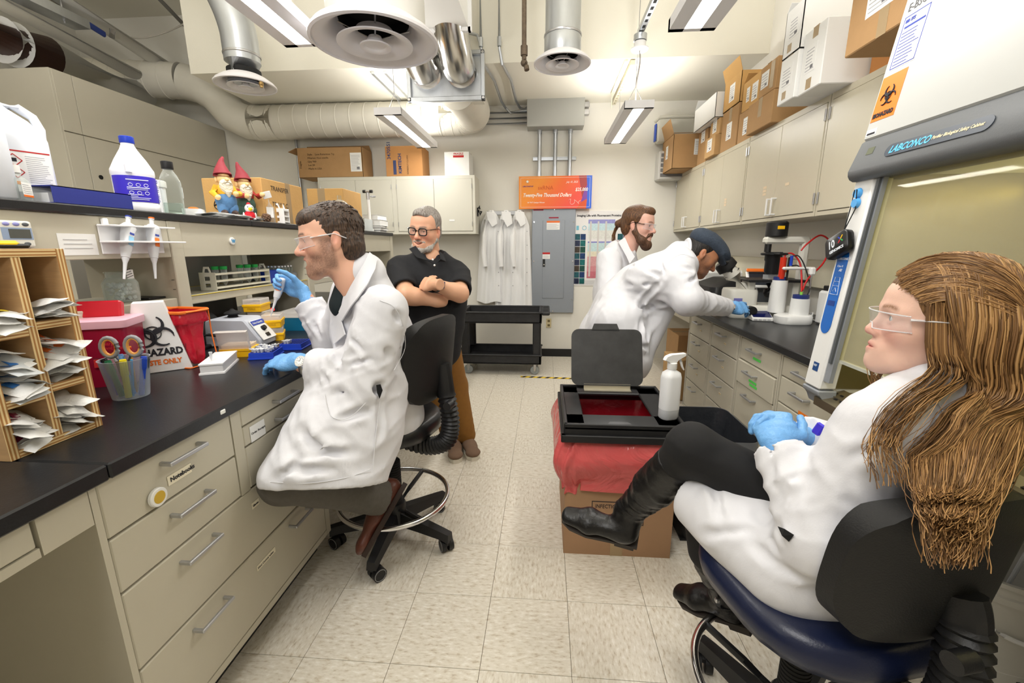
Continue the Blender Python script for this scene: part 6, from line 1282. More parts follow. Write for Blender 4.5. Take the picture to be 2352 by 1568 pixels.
B().cyl((-.045,.10,.26),(-.045,.10,.39),.018,n=14).done('red_electrode',M('electrode_red',(214,50,24),.3,alpha=.9),q); B().cyl((-.02,.085,.25),(-.02,.085,.39),.006,n=10).done('black_electrode',blackp,q); B().cyl((-.01,.08,.34),(-.01,.08,.40),.009,n=10).done('blue_plug',bluep,q); B().cyl((.03,-.0,.172),(.03,0,.19),.008,n=8).done('green_plug',M('plug_green',(150,220,90),.5),q)
pts=[(-.045,.10,.385),(-.03,.10,.41),(.0,.09,.41),(.035,.07,.36),(.04,.04,.28),(.03,.0,.19)]
def smooth_path(p,n=6):
    P=[Vector(x) for x in p]; out=[]
    for i in range(len(P)-1):
        a,b_,c_,d_=P[max(i-1,0)],P[i],P[i+1],P[min(i+2,len(P)-1)]
        for k in range(n):
            t=k/n; out.append(.5*((2*b_)+(c_-a)*t+(2*a-5*b_+4*c_-d_)*t*t+(3*b_-a-3*c_+d_)*t**3))
    return out+[P[-1]]
redc=M('cable_red',(196,24,24),.35); B().tube(smooth_path(pts),.005,n=8).done('red_cable',redc,q,smooth=60); B().tube(smooth_path([(.035,.0,.2),(.07,.02,.27),(.16,.05,.36),(.20,.08,.47),(.15,.1,.52),(.08,.1,.47),(.05,.1,.43)]),.005,n=8).done('red_cable',redc,q,smooth=60)
B().tube(smooth_path([(-.02,.085,.39),(.02,.07,.40),(.055,.05,.34),(.085,.02,.22),(.06,.0,.16)]),.0035,n=8).done('black_cable',blackp,q,smooth=60); B().tube(smooth_path([(.0,.08,.34),(.05,.12,.34),(.12,.2,.32)]),.004,n=8).done('black_cable',blackp,q,smooth=60); B().tube(smooth_path([(.1,0,.02),(.13,.03,.06),(.12,.07,.02),(.18,.08,.004)]),.005,n=8).done('white_cable',white_pl,q,smooth=60)
q=thing('meter_display','white meter with tilted dark blue touch screen on the right bench','meter',(1.365,2.80,ZW),-.15); B().prism([(-.075,0),(.075,0),(.075,.012),(-.065,.055),(-.075,.05)],-.06,.06,'x',.004).done('case',white_pl,q) if False else B().prism([(-.07,0),(.07,0),(.07,.055),(.055,.06),(-.07,.02)],-.06,.06,'x',.004).done('case',white_pl,q)
o0=Vector((-.053,-.064,.0225)); u0=Vector((0,.125,.040)); lp=B(); patch(lp,o0,(1,0,0),u0,0,.106,.006,.122,.0012); lp.done('screen',M('screen_navy',(24,30,84),.12),q,smooth=0)
for k in range(4): B().bx(-.05+.025*k,-.032+.025*k,-.0715,-.070,.006,.014).done('button',M('btn_grey',(190,190,192),.5),q,smooth=0)
# wall channel, outlet and gear behind
q=thing('wall_raceway','beige metal raceway with outlets along the wall above the right bench','raceway',(1.8,3.5,1.1),world=True)
B().bx(1.78,1.848,1.7,5.3,1.10,1.28,.006).done('channel',M('raceway_beige',(206,200,178),.45),q,smooth=0)
for y in (2.62,4.3):
    o=B().bx(1.772,1.781,y-.06,y+.06,1.12,1.26,.003).done('outlet',MATS['ivory'],q,smooth=0)
    for dy in (-.025,.025):
        for z in (1.16,1.22): B().bx(1.769,1.773,y+dy-.012,y+dy+.012,z-.014,z+.014,.002).done('socket',M('socket_brown',(110,50,40),.5),o,smooth=0)
lp=B(); patch(lp,(1.779,3.52,1.20),(0,-1,0),(0,0,1),0,.09,0,.06); lp.done('yellow_sticker',M('sticker_yellow',(226,206,90),.6),q,smooth=0)
tag(B().box((1.81,3.62,1.293),(.05,.12,.022),.008).done('sunglasses_case',blackp),'small black case lying on the wall raceway','case')
q=thing('dark_instrument','black covered instrument on the bench left of the microscope','instrument',(1.55,3.72,ZW)); loft(B(),[(.5,.5,.05,0,0,0),(.48,.48,.06,.14,0,0),(.3,.36,.08,.20,.04,0)]).done('cover',blackp,q,smooth=50)
q=thing('white_instrument','white boxy instrument at the back of the right bench','instrument',(1.62,4.25,ZW)); B().box((0,0,.12),(.36,.4,.24),.02).done('case',white_pl,q); B().cyl((-.1,-.2,.24),(-.1,-.2,.33),.008,n=8).done('post',blackp,q)
tag(B().box((1.30,3.30,ZW+.03),(.02,.07,.06),.002).done('small_carton',card2),'tiny carton standing beside the microscope base','box')
q=thing('white_crate','white plastic box behind the pH meter against the wall','box',(1.72,2.52,ZW)); B().box((0,0,.10),(.18,.34,.20),.012).done('case',white_pl,q); B().box((-.06,.12,.215),(.04,.05,.03),.004).done('plug',blackp,q)
# under the right bench
carton('grey-faced flat carton leaning in the right knee space',(1.40,3.62,0.001),(.34,.14,.68),0,M('card_grey',(168,166,160),.7),tapes=False)
carton('brown carton standing in the right knee space behind the bent man',(1.36,3.95,.001),(.40,.34,.38),0,card2,tapes=False)
carton('plain brown carton by the wall in the right knee space',(1.55,4.5,.001),(.42,.4,.5),0,card)
# == waste boxes in the aisle
q=thing('waste_carton','tall brown biohazard carton lined with a red bag','carton',(.338,1.99,0),world=True)
B().bx(.10,.576,1.715,1.722,0,.50).bx(.10,.576,2.263,2.27,0,.50).bx(.10,.107,1.7225,2.2625,0,.50).bx(.569,.576,1.7225,2.2625,0,.5).bx(.1075,.5685,1.7225,2.2625,.001,.01).done('carton',M('waste_card',(168,132,100),.85,noise=.05,nscale=6),q,smooth=0)
lp=B(); patch(lp,(.31,1.7142,0),(1,0,0),(0,0,1),0,.055,0,.12); lp.done('tape',tape,q,smooth=0)
b=B()
for x0,x1,z0,z1 in ((.22,.45,.16,.163),(.22,.45,.27,.273),(.22,.223,.16,.273),(.447,.45,.16,.273)): b.bx(x0,x1,1.7135,1.7145,z0,z1)
b.done('print_frame',ink,q,smooth=0); text('INFECTIOUS WASTE',.026,'lettering',ink,q,(.235,1.7138,.24),(1,0,0),(0,0,1),sx=.8); text('EXECUTIVE MEDICAL',.022,'lettering',ink,q,(.21,1.7138,.34),(1,0,0),(0,0,1),sx=.9); text('LIMITED',.02,'lettering',ink,q,(.36,1.7138,.18),(1,0,0),(0,0,1))
bagm=Mglass('waste_bag_red',(214,52,66),.62,.14)
def bag_mat():
    m=bpy.data.materials.new('waste_bag'); m.use_nodes=True; nt=m.node_tree; b=nt.nodes['Principled BSDF']; b.inputs['Base Color'].default_value=S(232,104,104); b.inputs['Roughness'].default_value=.14; b.inputs['Alpha'].default_value=.74
    tc=nt.nodes.new('ShaderNodeTexCoord'); n=nt.nodes.new('ShaderNodeTexNoise'); n.inputs['Scale'].default_value=5; n.inputs['Detail'].default_value=4; n.inputs['Distortion'].default_value=1.5; nt.links.new(tc.outputs['Object'],n.inputs[0]); bp=nt.nodes.new('ShaderNodeBump'); bp.inputs['Strength'].default_value=.9; bp.inputs['Distance'].default_value=.03; nt.links.new(n.outputs[0],bp.inputs['Height']); nt.links.new(bp.outputs[0],b.inputs['Normal'])
    return m
rr=random.Random(4); ph=[rr.random()*6.3 for _ in range(8)]
def bagfn(u,v):
    a=2*PI*u; base=rrect(.50,.57,.08,10); n=len(base); i=u*n; i0=int(i)%n; t=i-int(i); x=base[i0][0]*(1-t)+base[(i0+1)%n][0]*t; y=base[i0][1]*(1-t)+base[(i0+1)%n][1]*t
    bulge=1+.17*math.sin(PI*min(1,v*1.15))+.03*math.sin(a*5+ph[0])*v+.03*math.sin(a*9+ph[1]+3*v)*v+.018*math.sin(a*17+ph[2]+9*v)*v+.010*math.sin(a*31+ph[5]+5*v)*v
    droop=.265+.05*math.sin(a*2+ph[3])+.03*math.sin(a*3+ph[4])
    return (.338+x*bulge,1.985+y*bulge,.59-droop*v+.008*math.sin(a*13+v*6))
B().grid(bagfn,120,22,cu=True).solid(.0012).done('bag_overhang',bag_mat(),q,smooth=70)
def bagin(u,v):
    x,y,_=bagfn(u,0); k=.93-.25*v
    return (.338+(x-.338)*k,1.985+(y-1.985)*k,.60-.25*v)
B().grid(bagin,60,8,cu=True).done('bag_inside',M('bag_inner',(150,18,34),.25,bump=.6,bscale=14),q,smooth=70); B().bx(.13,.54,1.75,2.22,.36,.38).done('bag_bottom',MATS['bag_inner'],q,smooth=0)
q=thing('bin_lid_frame','black plastic bin frame with raised hinged lid on the red-bagged carton','lid',(.34,1.94,.585),world=True)
b=B(); X0,X1,Y0,Y1=.088,.592,1.675,2.205
for x0,x1,y0,y1 in ((X0,X1,Y0,Y0+.14),(X0,X1,Y1-.10,Y1),(X0,X0+.09,Y0,Y1),(X1-.11,X1,Y0,Y1)): b.bx(x0,x1,y0,y1,.625,.64,.004)
for x0,x1,y0,y1 in ((X0,X1,Y0,Y0+.015),(X0,X1,Y1-.015,Y1),(X0,X0+.015,Y0,Y1),(X1-.015,X1,Y0,Y1)): b.bx(x0,x1,y0,y1,.60,.652,.003)
for x0,x1,y0,y1 in ((X0-.012,X1+.012,Y0-.012,Y0+.01),(X0-.012,X1+.012,Y1-.01,Y1+.012),(X0-.012,X0+.01,Y0-.012,Y1+.012),(X1-.01,X1+.012,Y0-.012,Y1+.012)): b.bx(x0,x1,y0,y1,.572,.605,.003)
b.done('frame',M('lid_black',(30,30,32),.42,noise=.2,nscale=20),q,smooth=0)
B().prism([(.27,1.705),(.375,1.705),(.36,1.735),(.285,1.735)],.6402,.642,'z').done('finger_notch',M('notch_grey',(72,72,74),.4),q,smooth=0)
lid=B(); tl=Matrix.Translation(Vector((.33,2.165,.655)))@Matrix.Rotation(math.radians(68),4,'X')
pts=[Vector((x,y,0)) for x,y in rrect(.37,.30,.04,5)]; lid.rings([[tl@(p+Vector((0,.155,z))) for p in pts] for z in (0,.012)]); lid.rings([[tl@Vector(p) for p in ((-.08,.295,z),(.07,.295,z),(.055,.335,z),(-.065,.335,z))] for z in (.0,.012)]); lid.done('hinged_lid',M('lid_worn',(52,52,52),.38,noise=.35,nscale=12),q,smooth=0)
B().bx(.21,.45,2.125,2.16,.641,.646).bx(.21,.45,2.158,2.164,.641,.672).done('hinge',M('hinge_steel',(200,194,176),.4,.7),q,smooth=0)
q=thing('spray_bottle','white spray bottle standing on the black bin frame','bottle',(.545,1.80,.6405),.35)
loft(B(),[(.075,.06,.025,0,0,0),(.082,.068,.028,.006,0,0),(.082,.068,.028,.045,0,0)]).done('liquid',M('liquid_haze',(206,208,212),.3),q,smooth=50)
loft(B(),[(.083,.069,.028,.045,0,0),(.083,.069,.028,.185,0,0),(.075,.062,.028,.205,0,0),(.034,.034,.015,.218,0,0),(.030,.030,.014,.228,0,0)]).done('body',M('spray_white',(232,233,236),.4),q,smooth=50)
B().lathe([(.019,.222),(.020,.224),(.020,.248),(.016,.250),(0,.252)],n=20).done('collar',white_pl,q); b=B(); b.prism([(-.045,.262),(-.035,.280),(-.01,.288),(.06,.288),(.062,.276),(.045,.268),(.02,.262),(.015,.245),(-.015,.245),(-.02,.258)],-.010,.010,'y',.003); b.done('trigger_head',M('spray_head',(238,238,238),.35),q); B().tube([(.035,0,.27),(.042,0,.25),(.05,0,.228),(.06,0,.212)],[.006,.0055,.0045,.003],n=8).done('trigger',MATS['spray_head'],q)
q=thing('trash_can','black trash can with a clear liner beside the red-bagged carton','bin',(.80,2.02,0),0)
loft(B(),[(.28,.36,.05,0,0,0),(.32,.42,.06,.52,0,0)],cap=False).done('can',blackp,q,smooth=50); B().bx(-.14,.14,-.18,.18,0,.01).done('bottom',blackp,q,smooth=0)
def lfn(u,v):
    base=rrect(.325,.425,.06,8); n=len(base); i=u*n; i0=int(i)%n; t=i-int(i); x=base[i0][0]*(1-t)+base[(i0+1)%n][0]*t; y=base[i0][1]*(1-t)+base[(i0+1)%n][1]*t
    k=1.02+.03*math.sin(40*u)*.5*v+.02*v; return (x*k,y*k,.53-.16*v+.012*math.sin(2*PI*u*3)*v)
B().grid(lfn,80,6,cu=True).solid(.001).done('liner',Mglass('liner_clear',(150,152,156),.45,.12),q,smooth=70)
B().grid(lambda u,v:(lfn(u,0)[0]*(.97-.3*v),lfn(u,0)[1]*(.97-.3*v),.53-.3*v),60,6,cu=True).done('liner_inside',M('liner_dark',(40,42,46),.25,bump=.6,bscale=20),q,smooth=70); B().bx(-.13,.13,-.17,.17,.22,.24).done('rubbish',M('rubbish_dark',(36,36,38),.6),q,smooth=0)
# white bucket by the right wall
q=thing('plastic_bucket','white plastic bucket of waste by the right edge of the floor','bucket',(1.52,1.345,0))
B().lathe([(.135,0),(.15,.0),(.152,.05),(.146,.055),(.146,.06),(.158,.29),(.166,.295),(.166,.315),(.160,.32),(.160,.345),(.168,.35),(.168,.365),(.155,.365),(.15,.05),(0,.04)],n=40,cap=False).done('pail',M('bucket_white',(206,204,196),.5),q,smooth=50)
for a in (-2.2,-1.7,-1.55): B().box((.152*math.cos(a),.152*math.sin(a),.022),(.008,.012,.02),.001,rot=(0,0,a)).done('foot_notch',blackm,q,smooth=0)
B().tube([(.165*math.cos(a),.165*math.sin(a),.26-.08*math.sin((a+PI)/PI*PI)) for a in [-PI+.1+i*(PI-.2)/16 for i in range(17)]],.002,n=6).done('bail_wire',steel,q); B().tube([(.166*math.cos(a),.166*math.sin(a),.26-.08*math.sin(a+PI)) for a in [-PI*.72+i*PI*.24/6 for i in range(7)]],.007,n=8).done('bail_grip',white_pl,q)
q=thing('pipette_wrapper','clear pipette wrapper sticking out of the white bucket','wrapper',(1.46,1.30,.22),0); B().box((0,0,.15),(.05,.004,.32),.001,rot=(.2,-.25,.3)).done('sleeve',clear2,q,smooth=0); B().cyl((.06,.02,0),(.14,.03,.3),.006,n=8).done('pipette',clear2,q)
# == stools
vinyl=M('vinyl_black',(26,26,28),.32,bump=.06,bscale=250); vinyl_n=M('vinyl_navy',(20,28,56),.3,bump=.05,bscale=250); shell=M('shell_black',(20,20,21),.55,bump=.15,bscale=320)
def stool(lab,loc,rz,seat_z,mv,ring_z=.27,back_z=.30,a0=0,back_tilt=.12,lever=False,ringr=.24,seat_w=.45,back_in=.2,bw=.41,bh=.36):
    """lab stool, sitter faces +x of its own frame; backrest at -x"""
    q=thing('lab_stool',lab,'stool',loc,rz)
    for k in range(5):
        a=a0+k*2*PI/5; d=Vector((math.cos(a),math.sin(a),0)); s_=Vector((-d.y,d.x,0))
        b=B(); b.rings([[d*r+s_*w+Vector((0,0,z)) for w,z in ((-hw,z0),(hw,z0),(hw*.75,z1),(-hw*.75,z1))] for r,hw,z0,z1 in ((.03,.030,.085,.150),(.14,.027,.080,.130),(.26,.024,.072,.108),(.30,.022,.060,.100))]); lg=b.done('leg',M('base_plastic',(30,30,32),.5,noise=.15,nscale=30),q,smooth=30)
        c=d*.285; B().cyl((c.x,c.y,.05),(c.x,c.y,.085),.012,n=10).done('stem',blackp,lg)
        ca=a+.9; w_=Vector((math.cos(ca),math.sin(ca),0))
        for o_ in (-.017,.017):
            p=c+w_*o_+Vector((-.018*w_.y,.018*w_.x,.03)); wh=B().cyl(p-w_*.011,p+w_*.011,.03,n=20).cyl(p-w_*.0115,p+w_*.0115,.012,n=10).done('caster',blackp,lg)
            B().tube([p+w_*(.0116 if o_>0 else -.0116)+(Vector((0,0,1))*math.sin(t)+Vector((-w_.y,w_.x,0))*math.cos(t))*.025 for t in [i*PI/8 for i in range(16)]],.0015,n=4,closed=True).done('caster_rim',M('caster_edge',(150,150,150),.5),wh)
        B().box(c+Vector((-.012*w_.y,.012*w_.x,.042)),(.03,.03,.03),.008,rot=(0,0,ca)).done('caster_hood',blackp,lg)
    B().lathe([(.055,.075),(.05,.15),(.03,.17)],n=20).done('hub',blackp,q)
    n=int((seat_z-.20-.16)/.012); pr_=[(.034,.16)]
    for k in range(n): z=.165+k*.012; pr_+=[(.036,z),(.036,z+.007),(.033,z+.008),(.033,z+.011)]
    B().lathe(pr_,n=20).done('column_bellows',blackm,q,smooth=20); B().cyl((0,0,seat_z-.24),(0,0,seat_z-.06),.014,n=14).done('gas_lift',chrome,q)
    pts=[Vector((ringr*math.cos(t),ringr*math.sin(t),ring_z)) for t in [i*2*PI/64 for i in range(64)]]; B().tube(pts,.0115,n=12,closed=True).done('foot_ring',chrome,q,smooth=60)
    for k in range(3):
        a=.5+k*2*PI/3; B().tube([(.03*math.cos(a),.03*math.sin(a),ring_z-.06),(.12*math.cos(a),.12*math.sin(a),ring_z-.03),(ringr*math.cos(a),ringr*math.sin(a),ring_z)],.009,n=8,flat=1.4).done('ring_spoke',blackp,q)
    B().lathe([(.048,ring_z-.09),(.05,ring_z-.08),(.05,ring_z-.04),(.045,ring_z-.03)],n=20).done('ring_hub',blackp,q)
    W=seat_w
    loft(B(),[(W*.80,W*.80,.13,seat_z-.055,0,0),(W*.97,W*.97,.17,seat_z-.04,0,0),(W,W,.18,seat_z-.015,0,0),(W*.985,W*.985,.175,seat_z+.012,0,0),(W*.90,W*.90,.16,seat_z+.032,0,0),(W*.6,W*.6,.14,seat_z+.036,0,0)]).done('seat',mv,q,smooth=70)
    loft(B(),[(W*.6,W*.6,.12,seat_z-.075,0,0),(W*.78,W*.78,.13,seat_z-.056,0,0)]).done('seat_pan',blackp,q,smooth=50); B().bx(-.10,.08,-.06,.06,seat_z-.10,seat_z-.07,.01).done('mechanism',blackp,q)
    xb=-back_in
    pth=smooth_path([(-.05,0,seat_z-.085),(xb*.8,0,seat_z-.10),(xb-.05,0,seat_z-.06),(xb-.075,0,seat_z+.03),(xb-.06,0,seat_z+.16),(xb-.045,0,seat_z+back_z)],13); rs=[.031+.0035*(1 if (i%2) else -1)*(1 if i<len(pth)*.78 else 0) for i in range(len(pth))]
    B().tube(pth,rs,n=14,flat=1.25).done('back_stem',blackp,q,smooth=25)
    B().cyl((xb-.10,.035,seat_z+.13),(xb-.10,.075,seat_z+.13),.018,n=14).done('back_knob',blackp,q)
    zb=seat_z+back_z
    def back(u,v,off):
        a=(u-.5)*2; c_=(v-.5)*2; n4=(abs(a)**3.2+abs(c_)**3.2)**(1/3.2); m_=max(abs(a),abs(c_)); k=m_/n4 if n4>1e-6 else 1
        a*=k; c_*=k; return (xb-.015+.05*a*a*.9-off*(1-.55*max(abs(a),abs(c_))**4)-back_tilt*c_*bh/2, a*bw/2, zb+.02+c_*bh/2)
    B().grid(lambda u,v:back(u,v,-.035),18,16).done('back_cushion',mv,q,smooth=80); B().grid(lambda u,v:back(u,v,.042),18,16).done('back_shell',shell,q,smooth=80)
    b=B(); n_=18;
    edge=[(i/18,0) for i in range(18)]+[(1,j/16) for j in range(16)]+[(1-i/18,1) for i in range(18)]+[(0,1-j/16) for j in range(16)]
    b.rings([[Vector(back(u,v,o_)) for u,v in edge] for o_ in (-.035,.042)],cap=False); b.done('back_edge',shell,q,smooth=80)
    if lever:
        B().tube([(.05,.0,seat_z-.09),(.10,lever*.13,seat_z-.10),(.14,lever*.22,seat_z-.115)],.007,n=8).done('lever_rod',blackp,q)
        pd=B(); tl=Matrix.Translation(Vector((.15,lever*.255,seat_z-.12)))@Matrix.Rotation(.5*lever,4,'X'); pts=[Vector((x,y,0)) for x,y in ((-.035,-.03),(.035,-.03),(.04,.0),(.02,.04),(-.02,.04),(-.04,.0))]; pd.rings([[tl@(p+Vector((0,0,z))) for p in pts] for z in (-.006,.006)]); o=pd.done('lever_paddle',blackp,q)
        g=B()
        for p0,p1 in (((-.022,.012),(.0,.0)),((.0,.0),(.0,-.015)),((-.01,-.015),(.012,-.015)),((.0,.0),(.016,.008)),((.016,.008),(.022,.02)),((-.012,-.024),(.0,-.018)),((.0,-.018),(.012,-.024))): g.tube([tl@Vector((*p0,.0068)),tl@Vector((*p1,.0068))],.0016,n=5)
        g.done('lever_pictogram',wi2,o)
    return q
stool('black lab stool with chrome foot ring under the seated man',(-.70,1.775,0),PI-.25,.605,vinyl,a0=.55,back_z=.29,ring_z=.22,back_in=.235,ringr=.25)
stool('navy-seated lab stool with black back shell under the woman, bottom right',(.665,.955,0),1.82,.575,vinyl_n,a0=.2,lever=-1,back_z=.205,ring_z=.245,seat_w=.47,back_in=.225,bw=.38,bh=.31)
# == people: smooth-blended volumes turned into one skin
V=lambda *a: np.array(a,float)
def nv(p): return np.array((p[0],p[1],p[2]),float)
class Field:
    def __init__(s,lo,hi,h):
        s.lo=nv(lo); s.h=h; s.n=tuple(int(math.ceil((b-a)/h))+1 for a,b in zip(lo,hi)); s.d=np.full(s.n,.2,np.float32)
    def _box(s,lo,hi):
        i0=[max(0,int((lo[k]-s.lo[k])/s.h)-1) for k in range(3)]; i1=[min(s.n[k],int((hi[k]-s.lo[k])/s.h)+3) for k in range(3)]
        if any(a>=b for a,b in zip(i0,i1)): return None,None
        ax=[(s.lo[k]+s.h*np.arange(i0[k],i1[k])).astype(np.float32) for k in range(3)]
        return tuple(slice(a,b) for a,b in zip(i0,i1)), np.meshgrid(*ax,indexing='ij',sparse=True)
    def add(s,prim,k=.02,sub=False):
        f,lo,hi=prim; sl,g=s._box(lo-(k+.02),hi+(k+.02))
        if sl is None: return s
        a=s.d[sl]; b=f(*g)
        if sub:
            b=-b; h=np.maximum(k-np.abs(a-b),0)/k; s.d[sl]=np.maximum(a,b)+h*h*k*.25
        else:
            h=np.maximum(k-np.abs(a-b),0)/k; s.d[sl]=np.minimum(a,b)-h*h*k*.25
        return s
    def cut(s,p,n,rad):
        """flat cut: remove what lies beyond the plane through p with normal n, within rad of p"""
        p,n=nv(p),nv(n); n=n/np.linalg.norm(n); sl,g=s._box(p-rad,p+rad)
        if sl is None: return s
        x,y,z=g; pl=(x-p[0])*n[0]+(y-p[1])*n[1]+(z-p[2])*n[2]; r=np.sqrt((x-p[0])**2+(y-p[1])**2+(z-p[2])**2)
        s.d[sl]=np.where(r<rad,np.maximum(s.d[sl],pl),s.d[sl]); return s
    def crease(s,a,b,w,dep):
        a,b=nv(a),nv(b); sl,g=s._box(np.minimum(a,b)-4*w,np.maximum(a,b)+4*w)
        if sl is None: return s
        x,y,z=g; ab=b-a; L=ab@ab; t=np.clip(((x-a[0])*ab[0]+(y-a[1])*ab[1]+(z-a[2])*ab[2])/L,0,1)
        r2=(x-a[0]-t*ab[0])**2+(y-a[1]-t*ab[1])**2+(z-a[2]-t*ab[2])**2; r=np.sqrt(r2); env=np.sin(PI*np.clip(t,.04,.96))**.6
        dep=dep*1.5
        s.d[sl]+=(dep*np.exp(-r2/(w*w))-.55*dep*np.exp(-((r-1.9*w)/w)**2))*env; return s
    def folds(s,c,rad,axis,lam,amp,seed=0):
        """ridged drapery folds across an axis, faded out away from c"""
        c=nv(c); rr=np.random.RandomState(seed); axis=nv(axis); axis=axis/np.linalg.norm(axis); sl,g=s._box(c-rad*1.6,c+rad*1.6)
        if sl is None: return s
        x,y,z=g; w=0
        for _ in range(4):
            k=rr.normal(size=3)*2*PI/(lam*4.5); w=w+np.sin(x*k[0]+y*k[1]+z*k[2]+rr.rand()*6.3)
        ph=((x-c[0])*axis[0]+(y-c[1])*axis[1]+(z-c[2])*axis[2])*2*PI/lam+w*1.0
        win=np.exp(-((x-c[0])**2+(y-c[1])**2+(z-c[2])**2)/(rad*rad))
        sn=np.abs(np.sin(ph*.5)); s.d[sl]-=.62*amp*win*((1-sn)**1.8-.25); return s
    def push(s,p,m=.007):
        """move a point out of the volume until it clears the surface by m"""
        p=nv(p)
        for _ in range(4):
            g=(p-s.lo)/s.h; i=np.floor(g).astype(int)
            if (i<1).any() or (i>=np.array(s.n)-2).any(): return p
            d=float(s.d[tuple(i)])
            if d>=m: return p
            n=np.array([s.d[i[0]+1,i[1],i[2]]-s.d[i[0]-1,i[1],i[2]],s.d[i[0],i[1]+1,i[2]]-s.d[i[0],i[1]-1,i[2]],s.d[i[0],i[1],i[2]+1]-s.d[i[0],i[1],i[2]-1]],float)
            L=np.linalg.norm(n)
            if L<1e-6: return p
            p=p+n/L*min(m-d,.05)
        return p
    def push_all(s,P,m):
        """the same for many points at once; m = clearance of each"""
        P=P.copy(); G=np.gradient(s.d)
        for _ in range(5):
            i=np.floor((P-s.lo)/s.h).astype(int); ok=((i>=1)&(i<np.array(s.n)-2)).all(1); j=np.clip(i,0,np.array(s.n)-1); t=tuple(j.T); d=s.d[t]; n=np.stack([g[t] for g in G],1); L=np.linalg.norm(n,axis=1)
            mv=ok&(d<m)&(L>1e-6); P[mv]+=n[mv]/L[mv][:,None]*np.minimum(m[mv]-d[mv],.04)[:,None]
        return P
    def mesh(s,name):
        d=s.d; ins=d<0; nx,ny,nz=d.shape
        c=np.zeros((nx-1,ny-1,nz-1),np.uint8)
        offs=[(i,j,k) for i in(0,1) for j in(0,1) for k in(0,1)]
        for i,j,k in offs: c+=ins[i:nx-1+i,j:ny-1+j,k:nz-1+k]
        act=np.argwhere((c>0)&(c<8));
        idx=np.full(c.shape,-1,np.int32); idx[tuple(act.T)]=np.arange(len(act))
        vals=np.stack([d[act[:,0]+i,act[:,1]+j,act[:,2]+k] for i,j,k in offs],1); co=np.array(offs,float)
        acc=np.zeros((len(act),3)); cnt=np.zeros(len(act))
        for a in range(8):
            for b in range(a+1,8):
                if np.abs(co[a]-co[b]).sum()!=1: continue
                va,vb=vals[:,a],vals[:,b]; m=(va<0)!=(vb<0); t=np.where(m,va/np.where(m,va-vb,1),0)
                acc+=np.where(m[:,None],co[a]+t[:,None]*(co[b]-co[a]),0); cnt+=m
        vert=s.lo+s.h*(act+acc/cnt[:,None])
        F=[]
        for ax in range(3):
            sh=[slice(None)]*3; sh2=[slice(None)]*3; sh[ax]=slice(0,-1); sh2[ax]=slice(1,None)
            A=ins[tuple(sh)]; Bq=ins[tuple(sh2)]; e=np.argwhere(A!=Bq); o=[k for k in range(3) if k!=ax]
            lim=[d.shape[k]-1 for k in o]; m=(e[:,o[0]]>0)&(e[:,o[1]]>0)&(e[:,o[0]]<lim[0])&(e[:,o[1]]<lim[1]); e=e[m]
            flip=A[tuple(e.T)]
            def cell(da,db):
                q=e.copy(); q[:,o[0]]-=da; q[:,o[1]]-=db; return idx[tuple(q.T)]
            quad=np.stack([cell(1,1),cell(0,1),cell(0,0),cell(1,0)],1)
            if ax==1: quad=quad[:,::-1]
            quad[~flip]=quad[~flip][:,::-1]; F.append(quad)
        F=np.concatenate(F)
        return vert,F
def prim_cone(a,b,ra,rb=None):
    a,b=nv(a),nv(b); rb=ra if rb is None else rb; ab=b-a; L=max(ab@ab,1e-9)
    def f(x,y,z):
        t=np.clip(((x-a[0])*ab[0]+(y-a[1])*ab[1]+(z-a[2])*ab[2])/L,0,1)
        return np.sqrt((x-a[0]-t*ab[0])**2+(y-a[1]-t*ab[1])**2+(z-a[2]-t*ab[2])**2)-(ra+(rb-ra)*t)
    r=max(ra,rb); return f,np.minimum(a,b)-r,np.maximum(a,b)+r
def prim_ell(c,r,Rm=None):
    c,r=nv(c),nv(r)
    def f(x,y,z):
        x,y,z=x-c[0],y-c[1],z-c[2]
        if Rm is not None:
            R_=Rm; x,y,z=R_[0][0]*x+R_[1][0]*y+R_[2][0]*z,R_[0][1]*x+R_[1][1]*y+R_[2][1]*z,R_[0][2]*x+R_[1][2]*y+R_[2][2]*z
        k0=np.sqrt((x/r[0])**2+(y/r[1])**2+(z/r[2])**2); k1=np.sqrt((x/r[0]**2)**2+(y/r[1]**2)**2+(z/r[2]**2)**2)+1e-6
        return k0*(k0-1)/k1
    m=max(r) if Rm is not None else r
    return f,c-m,c+m
def prim_seg(a,b,r0,r1,side):
    """elliptical limb section: r = (radius along side, radius across)"""
    a,b,side=nv(a),nv(b),nv(side); ab=b-a; L=max(ab@ab,1e-9); ax=ab/math.sqrt(L); side=side-ax*(side@ax); side/=np.linalg.norm(side); n=np.cross(ax,side)
    def f(x,y,z):
        x,y,z=x-a[0],y-a[1],z-a[2]; tt=(x*ab[0]+y*ab[1]+z*ab[2])/L; t=np.clip(tt,0,1)
        rx=r0[0]+(r1[0]-r0[0])*t; ry=r0[1]+(r1[1]-r0[1])*t; over=(tt-t)*math.sqrt(L)
        qs=x*side[0]+y*side[1]+z*side[2]-t*(ab@side); qn=x*n[0]+y*n[1]+z*n[2]-t*(ab@n); mn=np.minimum(rx,ry)
        return (np.sqrt((qs/rx)**2+(qn/ry)**2+(over/mn)**2)-1)*mn
    r=max(*r0,*r1); return f,np.minimum(a,b)-r,np.maximum(a,b)+r
def sweep(F,pts,rs,side,k=.03):
    for i in range(len(pts)-1): F.add(prim_seg(pts[i],pts[i+1],rs[i],rs[i+1],side),k)
    return F
def limb(F,pts,rs,k=.02):
    for i in range(len(pts)-1): F.add(prim_cone(pts[i],pts[i+1],rs[i],rs[i+1]),k)
    return F
